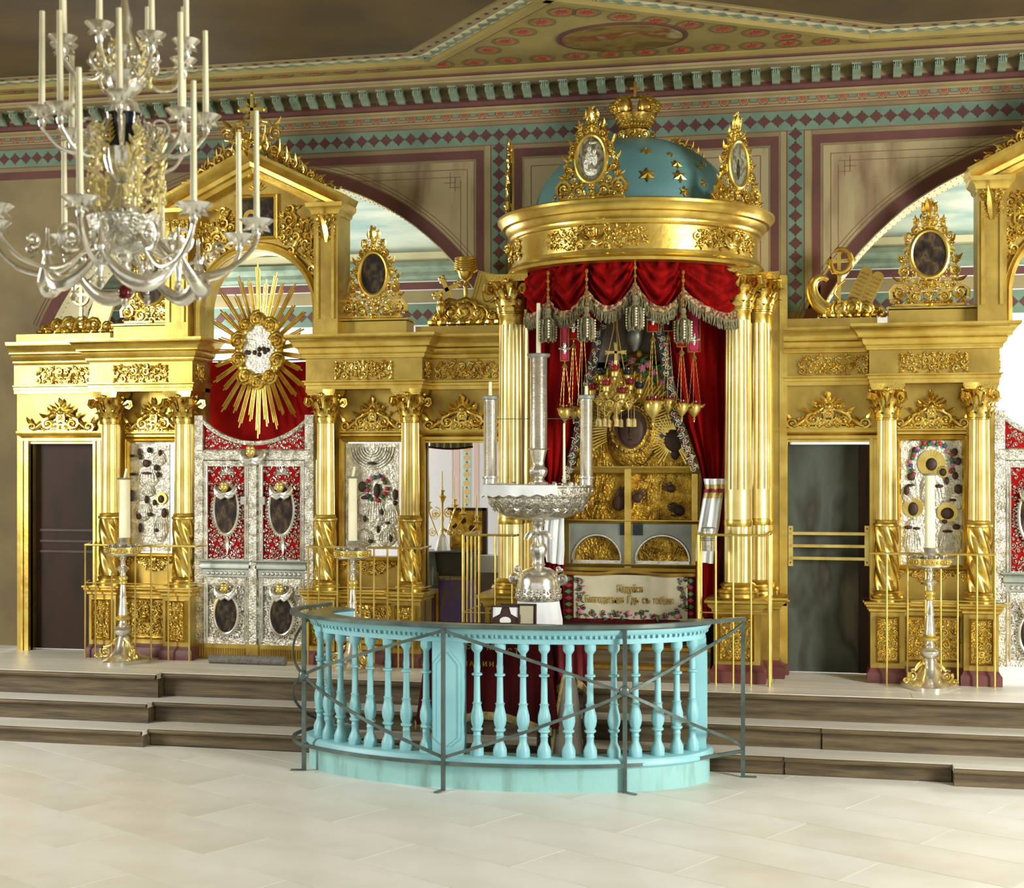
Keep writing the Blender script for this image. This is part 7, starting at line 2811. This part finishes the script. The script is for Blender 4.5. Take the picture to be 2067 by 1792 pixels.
# ------------------------------------------------------------------ tall candle stands and brass railings
def stand_proto(label, x, y):
    t = thing('candle_stand', label, 'candle stand', (x, y, SOL), group='tall candle stands before the icons')
    w = dict(world=False)
    # three-sided foot
    vs, fs = [], []
    lev = [(.235, .0), (.235, .035), (.215, .05), (.15, .075), (.10, .13), (.075, .19), (.06, .25), (.05, .27)]
    for r, z in lev:
        for k in range(24):
            a = 2 * pi * k / 24
            rr = r * (1 + (.16 * cos(3 * (a + pi / 2)) if z < .2 else .05))
            vs.append((rr * cos(a), rr * sin(a), z))
    for i in range(len(lev) - 1):
        for k in range(24):
            fs.append((i * 24 + k, i * 24 + (k + 1) % 24, i * 24 + 24 + (k + 1) % 24, i * 24 + 24 + k))
    fs.append(tuple(range(23, -1, -1)))
    obj('foot', MB().add(vs, fs), 'silver', t, **w)
    for k in range(3):
        a = -pi / 2 + 2 * pi * k / 3 + pi / 3
        g = MB()
        scroll(g, 0, 0, .052, pi * .2, 1.7, -1, .011, 0, 20, 6)
        scroll(g, .07, -.045, .028, 0, 1.4, 1, .009, 0, 14, 6)
        leaf(g, -.02, .04, 2.2, .12, .022)
        leaf(g, .03, -.02, -1.2, .06, .018)
        g.tube([(-.09, 0, .10), (-.03, 0, .06), (.02, 0, .05)], .01, 6)
        g.map(lambda x, y, z: ((.17 + x) * cos(a) - y * sin(a), (.17 + x) * sin(a) + y * cos(a), .12 + z))
        obj('foot_scroll', g, 'brass', t, **w)
    for z0, pr, m_ in ((.27, [(.05, 0), (.062, .01), (.085, .035), (.088, .06), (.07, .085), (.045, .10), (.05, .11), (.04, .13), (.038, .15)], 'silver'),
                       (.42, [(.038, 0), (.075, .01), (.08, .03), (.05, .045), (.052, .06)], 'brass'),
                       (.48, [(.052, 0), (.036, .14), (.033, .16), (.04, .165), (.04, .18), (.033, .19), (.028, .30)], 'silver'),
                       (.78, [(.028, 0), (.045, .01), (.045, .03), (.03, .04), (.05, .055), (.05, .075), (.03, .09)], 'brass'),
                       (.87, [(.03, 0), (.03, .03), (.065, .07), (.05, .085), (.028, .10), (.025, .15), (.04, .17), (.03, .18), (.05, .20)], 'silver')):
        obj('stem_knop' if m_ == 'brass' else 'stem', MB().lathe([(r, z + z0) for r, z in pr], 28, mod=lambda a, z: 1 + .02 * cos(a * 6)), m_, t, **w)
    obj('tray', MB().lathe([(.04, 1.055), (.12, 1.065), (.17, 1.085), (.175, 1.10), (.17, 1.155), (.16, 1.155), (.155, 1.10), (0, 1.095)], 40), 'silver', t, **w)
    g = MB()
    for k in range(30):
        a = 2 * pi * k / 30
        f_ = MB()
        rosette(f_, 0, 0, .018, 0, 5)
        f_.map(lambda x, y, z: ((.177 - y) * cos(a) - x * sin(a), (.177 - y) * sin(a) + x * cos(a), 1.125 + z))
        g.add(f_.v, f_.f)
    obj('tray_gallery', g, 'brass', t, kind='stuff', **w)
    obj('tray_band', MB().lathe([(.172, 1.095), (.182, 1.10), (.182, 1.106), (.174, 1.11), (.174, 1.142), (.182, 1.146), (.182, 1.155), (.172, 1.157)], 40, cap=False), 'brass', t, **w)
    for k in range(10):
        a = 2 * pi * k / 10
        obj('socket', MB().lathe([(.016, 1.10), (.013, 1.15), (.02, 1.17), (.024, 1.185), (.015, 1.185), (0, 1.17)], 10, (.13 * cos(a), .13 * sin(a), 0)), 'silver', t, **w)
    obj('candle_cup', MB().lathe([(.05, 1.09), (.055, 1.12), (.04, 1.14), (.06, 1.165), (.062, 1.185), (.045, 1.20), (.055, 1.235), (.062, 1.25), (0, 1.25)], 24), 'silver', t, **w)
    return t


def candle_on(label, x, y, z, r, h, stub=True):
    t = thing('stand_candle', label, 'candle', (x, y, z), group='thick candles on the tall stands')
    obj('wax', MB().lathe([(r, 0), (r, .01), (r * .96, h * .5), (r * .94, h), (0, h)], 24), 'candle', t, world=False)
    obj('drip_pan', MB().lathe([(r * .9, h - .004), (r * 1.35, h + .004), (r * 1.45, h + .014), (r * 1.2, h + .016), (0, h + .01)], 24), 'greysil', t, world=False)
    if stub:
        obj('stub', MB().tube([(.0, 0, h + .01), (.02, 0, h + .11)], [.014, .012], 10), 'candle', t, world=False)
    return t


sy_ = -.66
xl_ = X(248, sy_)
p0 = stand_proto('tall silver and brass candle stand at the left, before the first icon', xl_, sy_)
candle_on('thick candle on the left tall stand', xl_ + .02, sy_, SOL + 1.25, .056, .58)
xm_ = X(712, sy_)
dup(p0, (xm_, sy_, SOL), label='tall silver and brass candle stand partly hidden by the balustrade rail')
candle_on('thick candle on the tall stand left of the doorway', xm_, sy_, SOL + 1.25, .043, .60)
xr_ = X(1877, sy_ + .08)
dup(p0, (xr_, sy_ + .08, SOL), label='tall silver and brass candle stand at the right, before the wreathed icon', scale=(1, 1, 1.0))
candle_on('thick candle on the right tall stand', xr_, sy_ + .08, SOL + 1.25, .046, .64, False)


def railing(label, runs, zt_, zm, y):
    """runs: polylines of (x, y); pickets listed per run"""
    x0, y0 = runs[0][0][0], runs[0][0][1]
    t = thing('brass_railing', label, 'railing', (x0, y0, SOL), group='thin brass railings before the screen')
    for pts, picks in runs:
        pass
    return t


def rail(label, corner_pts, picks, vt, vm, uref):
    """corner_pts: [(x, y)] of the rail line; picks: [(x, y, kind)]"""
    cx = sum(p[0] for p in corner_pts) / len(corner_pts)
    cy = min(p[1] for p in corner_pts)
    t = thing('brass_railing', label, 'railing', (cx, cy, SOL), group='thin brass railings before the screen')
    zt_ = P(uref, vt, cy).z
    zm = P(uref, vm, cy).z
    for i in range(len(corner_pts) - 1):
        a, b = corner_pts[i], corner_pts[i + 1]
        obj('top_rail', MB().tube([(a[0], a[1], zt_), (b[0], b[1], zt_)], .012, 8), 'brass', t)
        obj('mid_rail', MB().tube([(a[0], a[1], zm), (b[0], b[1], zm)], .006, 6), 'brass', t)
    for x, y, k in picks:
        r = .0145 if k == 1 else .0095
        z0 = SOL if k != 2 else zm
        obj('picket', MB().tube([(x, y, z0), (x, y, zt_)], r, 8), 'brass', t)
    return t


ry = -.44
px = lambda us, y, k=0: [(X(u_, y), y, k) for u_ in us]
rail('brass railing around the right candle stand and wreathed icon', [(X(1758, -.2), -.2), (X(1758, ry), ry), (X(2010, ry), ry)], px((1790, 1832, 1868, 1899, 1933, 1972, 2008), ry), 1118, 1212, 1880)
rail('brass railing around the left candle stand', [(X(190, -.1) - .05, -.1), (X(172, ry), ry), (X(396, ry), ry), (X(396, ry), -.1)], px((172, 193, 226, 273, 305, 340, 382), ry), 1101, 1178, 280)
rail('brass railing before the icon left of the doorway', [(X(622, ry), -.1), (X(622, ry), ry), (X(850, ry), ry), (X(850, ry), -.1)], px((622, 644, 681, 703, 728, 755, 782, 804, 833), ry), 1105, 1186, 735)
rc_ = -.80
xc = X(935, rc_)
rail('brass railing around the left pedestal of the canopy', [(xc, -.1), (xc, rc_), (X(1042, rc_), rc_), (X(1042, rc_), -.72)], [(xc, rc_, 1)] + px((967, 1000, 1034), rc_) + [(xc, rc_ + .16 * k, 0) for k in range(1, 5)], 1080, 1237, 1000)
xa_, xb_ = X(1410, rc_), X(1553, rc_)
rail('brass railing around the right pedestal of the canopy', [(xa_, -.15), (xa_, rc_), (xb_, rc_), (xb_, -.1)], [(xa_, rc_, 1), (xb_, rc_, 1)] + px((1445, 1480, 1516), rc_) + [(xa_, rc_ + .16 * k, 0) for k in range(1, 4)] + [(xb_, rc_ + .14 * k, 0) for k in range(1, 5)], 1080, 1237, 1480)
c = P(1430, 1112, rc_ + .06)
t = thing('silver_canister', 'small silver canister hung on the railing beside the white towel', 'canister', (c.x, rc_ + .09, c.z))
s = S(1430, rc_)
r = 14 * s
obj('body', MB().lathe([(0, 0), (r, 0), (r, 44 * s), (0, 44 * s)], 28), 'silver', t, world=False, smooth=35)
obj('lid', MB().lathe([(r * 1.06, 40 * s), (r * 1.06, 46 * s), (r * .8, 48 * s), (0, 49 * s)], 28), 'greysil', t, world=False, smooth=35)
for z in (22, 26):
    obj('band', MB().hoop((0, 0, z * s), r * 1.01, .006, 28, 6), 'greysil', t, world=False)
# ------------------------------------------------------------------ silver chandelier in the foreground
M['creamgold'] = mat('pale_gilding', 'f0e6b0', 'dccb85', .35, .5, 8)
HY = -7.23
s = S(252, HY)
hc = P(252, 900, HY)
t = thing('chandelier', 'large silver three-tiered chandelier with tall white candles at the upper left', 'chandelier', (hc.x, HY, EYE + (HORIZON - 600) * s))
Z = lambda v: EYE + (HORIZON - v) * s
c3 = (hc.x, HY, 0)
lat = lambda pts, n=32, mod=None: MB().lathe([(r * s, Z(v)) for r, v in pts], n, c3, mod)
obj('finial', lat([(0, 622), (4, 620), (9, 612), (5, 606), (10, 604), (4, 600)], 18), 'silver', t)
obj('ruby_ball', MB().ell((hc.x, HY, Z(590)), 14 * s, 14 * s, 17 * s, 20, 12), 'glassred', t, label='dark red glass ball')
obj('lower_stem', lat([(5, 574), (9, 568), (6, 558), (11, 548), (14, 540), (8, 532), (18, 522), (16, 516)], 20), 'silver', t)
obj('basin', lat([(14, 518), (38, 508), (58, 490), (68, 466), (72, 446), (76, 440), (66, 438), (40, 436), (20, 430)], 40, lambda a, z: 1 + .025 * cos(a * 16)), 'chased', t)
obj('collar', lat([(20, 432), (34, 424), (30, 412), (22, 400), (18, 386), (16, 376), (20, 372)], 28), 'silver', t)
obj('urn_lower', lat([(14, 374), (22, 366), (34, 346), (40, 325), (41, 302), (38, 300)], 40, lambda a, z: 1 + .03 * cos(a * 20)), 'silver', t)
ub = obj('urn_upper', lat([(38, 302), (37, 285), (36, 262), (37, 240), (39, 232), (30, 228)], 36), 'glassdark', t, label='dark blue enamel band of the urn')
g = MB()
for k in range(4):
    a = 2 * pi * k / 4 - pi / 2 - .35
    f_ = MB()
    f_.tube([(0, 0, -28 * s), (0, 0, 28 * s)], 2 * s, 5)
    for j in range(5):
        for sg in (0, pi):
            leaf(f_, 0, (-24 + 10 * j) * s, sg + (.35 if sg == 0 else -.35), (18 - 2.4 * j) * s, 3.5 * s, 0, .1, .4 if sg == 0 else -.4)
    f_.map(lambda x, y, z: (hc.x + (38 * s - y) * cos(a) - x * sin(a), HY + (38 * s - y) * sin(a) + x * cos(a), Z(266) + z))
    g.add(f_.v, f_.f)
obj('urn_ornament', g, 'brass', ub, kind='stuff')
obj('neck', lat([(30, 230), (22, 222), (16, 210), (14, 198), (22, 190), (30, 184), (38, 168), (42, 150), (36, 148), (22, 146)], 36, lambda a, z: 1 + (.04 * cos(a * 14) if z > Z(186) else 0)), 'silver', t)
obj('upper_stem', lat([(20, 148), (14, 130), (18, 110), (24, 95), (20, 80), (12, 60), (16, 40), (10, 20), (6, 0)], 28), 'silver', t)
obj('suspension_rod', MB().tube([(hc.x, HY, Z(2)), (hc.x, HY, CEIL)], .012, 8), 'iron', t)


def dish(par, x, y, z, r, ch, lean):
    d = obj('candle_dish', MB().lathe([(.006, -.085), (.016, -.075), (.02, -.05), (.012, -.04), (.018, -.032), (r * .55, -.02), (r, .012), (r * 1.04, .016), (r * .9, .012), (r * .4, -.005), (.02, -.002), (.02, .03), (0, .03)], 24, (x, y, z)), 'silver', par)
    lc = MB()
    for k in range(8):
        a = 2 * pi * k / 8
        f_ = MB()
        leaf(f_, 0, 0, .15, r * .75, r * .17, 0, .05, -.9)
        f_.map(lambda px, py, pz: (x + (r * .15 + px) * cos(a) - py * sin(a), y + (r * .15 + px) * sin(a) + py * cos(a), z - .022 + pz))
        lc.add(f_.v, f_.f)
    obj('leaf_cup', lc, 'silver', d, kind='stuff')
    obj('candle', MB().tube([(x, y, z + .005), (x + lean * ch, y, z + ch)], [.0155, .0125], 12), 'candle', d)
    return d


def arm(rad_, ang, z0, z1, dip, z_attach, th, big=False):
    ca_, sa_ = cos(ang), sin(ang)
    q = lambda r, z: (hc.x + r * ca_, HY + r * sa_, z)
    pts = [(.05, z_attach), (rad_ * .22, z_attach - dip * .5), (rad_ * .5, z1 - dip * 1.05), (rad_ * .78, z1 - dip * 1.0), (rad_ * .95, z1 - dip * .62), (rad_, z1 - .08)]
    full = []
    n = 5
    for i in range(len(pts) - 1):
        p0_, p1_, p2_, p3_ = pts[max(i - 1, 0)], pts[i], pts[i + 1], pts[min(i + 2, len(pts) - 1)]
        for k in range(n):
            w = k / n
            full.append(tuple(.5 * ((2 * p1_[j]) + (-p0_[j] + p2_[j]) * w + (2 * p0_[j] - 5 * p1_[j] + 4 * p2_[j] - p3_[j]) * w ** 2 + (-p0_[j] + 3 * p1_[j] - 3 * p2_[j] + p3_[j]) * w ** 3) for j in (0, 1)))
    full.append(pts[-1])
    g = MB().tube([q(r, z) for r, z in full], th, 8)
    f_ = MB()
    r_ = dip * .34
    scroll(f_, rad_ * .42, z1 - dip * .35, r_, -pi * .65, 1.35, 1, th * .85, 0, 18, 7)
    if big:
        scroll(f_, rad_ * .72, z1 - dip * .55, r_ * .5, -pi * .5, 1.3, -1, th * .7, 0, 14, 6)
    f_.map(lambda x, y, z: (hc.x + x * ca_ - y * sa_, HY + x * sa_ + y * ca_, z))
    g.add(f_.v, f_.f)
    return obj('arm', g, 'silver', t)


R = random.Random(10)
for n, rr, zc_, dip, za, th, dr, ch, off, dz in ((8, 268, 452, 92, 430, .0125, 34, 225, .18, 0), (4, 150, 478, 70, 470, .011, 33, 0, .75, 0), (8, 160, 232, 72, 205, .010, 30, 185, .42, 6), (8, 128, 92, 62, 95, .009, 27, 120, .1, 4)):
    for k in range(n):
        a = 2 * pi * k / n + off
        if ch == 0:
            continue
        zz_ = Z(zc_ + dz * (k % 2) * 3)
        am = arm(rr * s, a, 0, zz_, dip * s, Z(za), th, n == 8 and rr > 200)
        dish(t, hc.x + rr * s * cos(a), HY + rr * s * sin(a), zz_, dr * s, ch * s * R.uniform(.9, 1.08), R.uniform(-.012, .004))
# heavy silver festoons below the basin
NF = 6
for k in range(NF):
    a0, a1 = 2 * pi * k / NF - .35, 2 * pi * (k + 1) / NF - .35
    g = MB()
    pts, rs = [], []
    for i in range(17):
        q = i / 16
        a = a0 + (a1 - a0) * q
        r = (150 + 8 * sin(pi * q)) * s
        pts.append((hc.x + r * cos(a), HY + r * sin(a), Z(520) - 68 * s * sin(pi * q) ** .85))
        rs.append((7 + 10 * sin(pi * q) ** 1.5) * s)
    g.tube(pts, rs, 10, .8)
    fs_ = obj('festoon', g, 'silver', t)
    b = a0
    r = 150 * s
    d = MB().lathe([(0, -.20), (.012, -.195), (.022, -.175), (.012, -.155), (.02, -.15), (.01, -.14), (.016, -.10), (.022, -.05), (.014, -.03), (.026, 0), (.02, .02), (.01, .04), (.008, .12), (0, .12)], 14, (hc.x + r * cos(b), HY + r * sin(b), Z(520)))
    obj('drop', d, 'silver', fs_)
    obj('stay', MB().tube([(hc.x + 60 * s * cos(b), HY + 60 * s * sin(b), Z(505)), (hc.x + 110 * s * cos(b), HY + 110 * s * sin(b), Z(530)), (hc.x + r * cos(b), HY + r * sin(b), Z(518))], .009, 7), 'silver', fs_)
# leafy gilt sprays round the urn
for k in range(5):
    a = 2 * pi * k / 5 - .72
    f_ = MB()
    R = random.Random(k)
    for j in range(60):
        q = R.random()
        leaf(f_, R.uniform(-26, 26) * s * (1.25 - 1.0 * q), (-75 + 150 * q) * s, R.uniform(.2, 2.9), R.uniform(14, 24) * s, 5 * s, R.uniform(-.03, .03), .5, R.uniform(-.6, .6))
    for j in range(30):
        q = R.random()
        f_.ell((R.uniform(-24, 24) * s * (1.25 - 1.0 * q), R.uniform(-.03, .03), (-75 + 140 * q) * s), 5 * s, 5 * s, 5 * s, 7, 5)
    f_.tube([(0, 0, -80 * s), (0, -.01, 0), (0, 0, 80 * s)], [5 * s, 4 * s, 2 * s], 6)
    f_.map(lambda x, y, z: (hc.x + (66 * s - y) * cos(a) - x * sin(a), HY + (66 * s - y) * sin(a) + x * cos(a), Z(345) + z))
    obj('leaf_spray', f_, 'creamgold', t, kind='stuff')
for k in range(6):
    a = 2 * pi * k / 6 - .4
    f_ = MB()
    R = random.Random(k + 20)
    for j in range(16):
        q = R.random()
        f_.ell((R.uniform(-10, 10) * s, 0, (-40 + 80 * q) * s), 4 * s, 4 * s, 5 * s, 7, 5)
    for j in range(10):
        leaf(f_, R.uniform(-8, 8) * s, R.uniform(-40, 40) * s, R.uniform(.3, 2.8), 16 * s, 3.5 * s, 0, .5)
    f_.map(lambda x, y, z: (hc.x + (50 * s - y) * cos(a) - x * sin(a), HY + (50 * s - y) * sin(a) + x * cos(a), Z(130) + z))
    obj('bead_spray', f_, 'creamgold', t, kind='stuff')
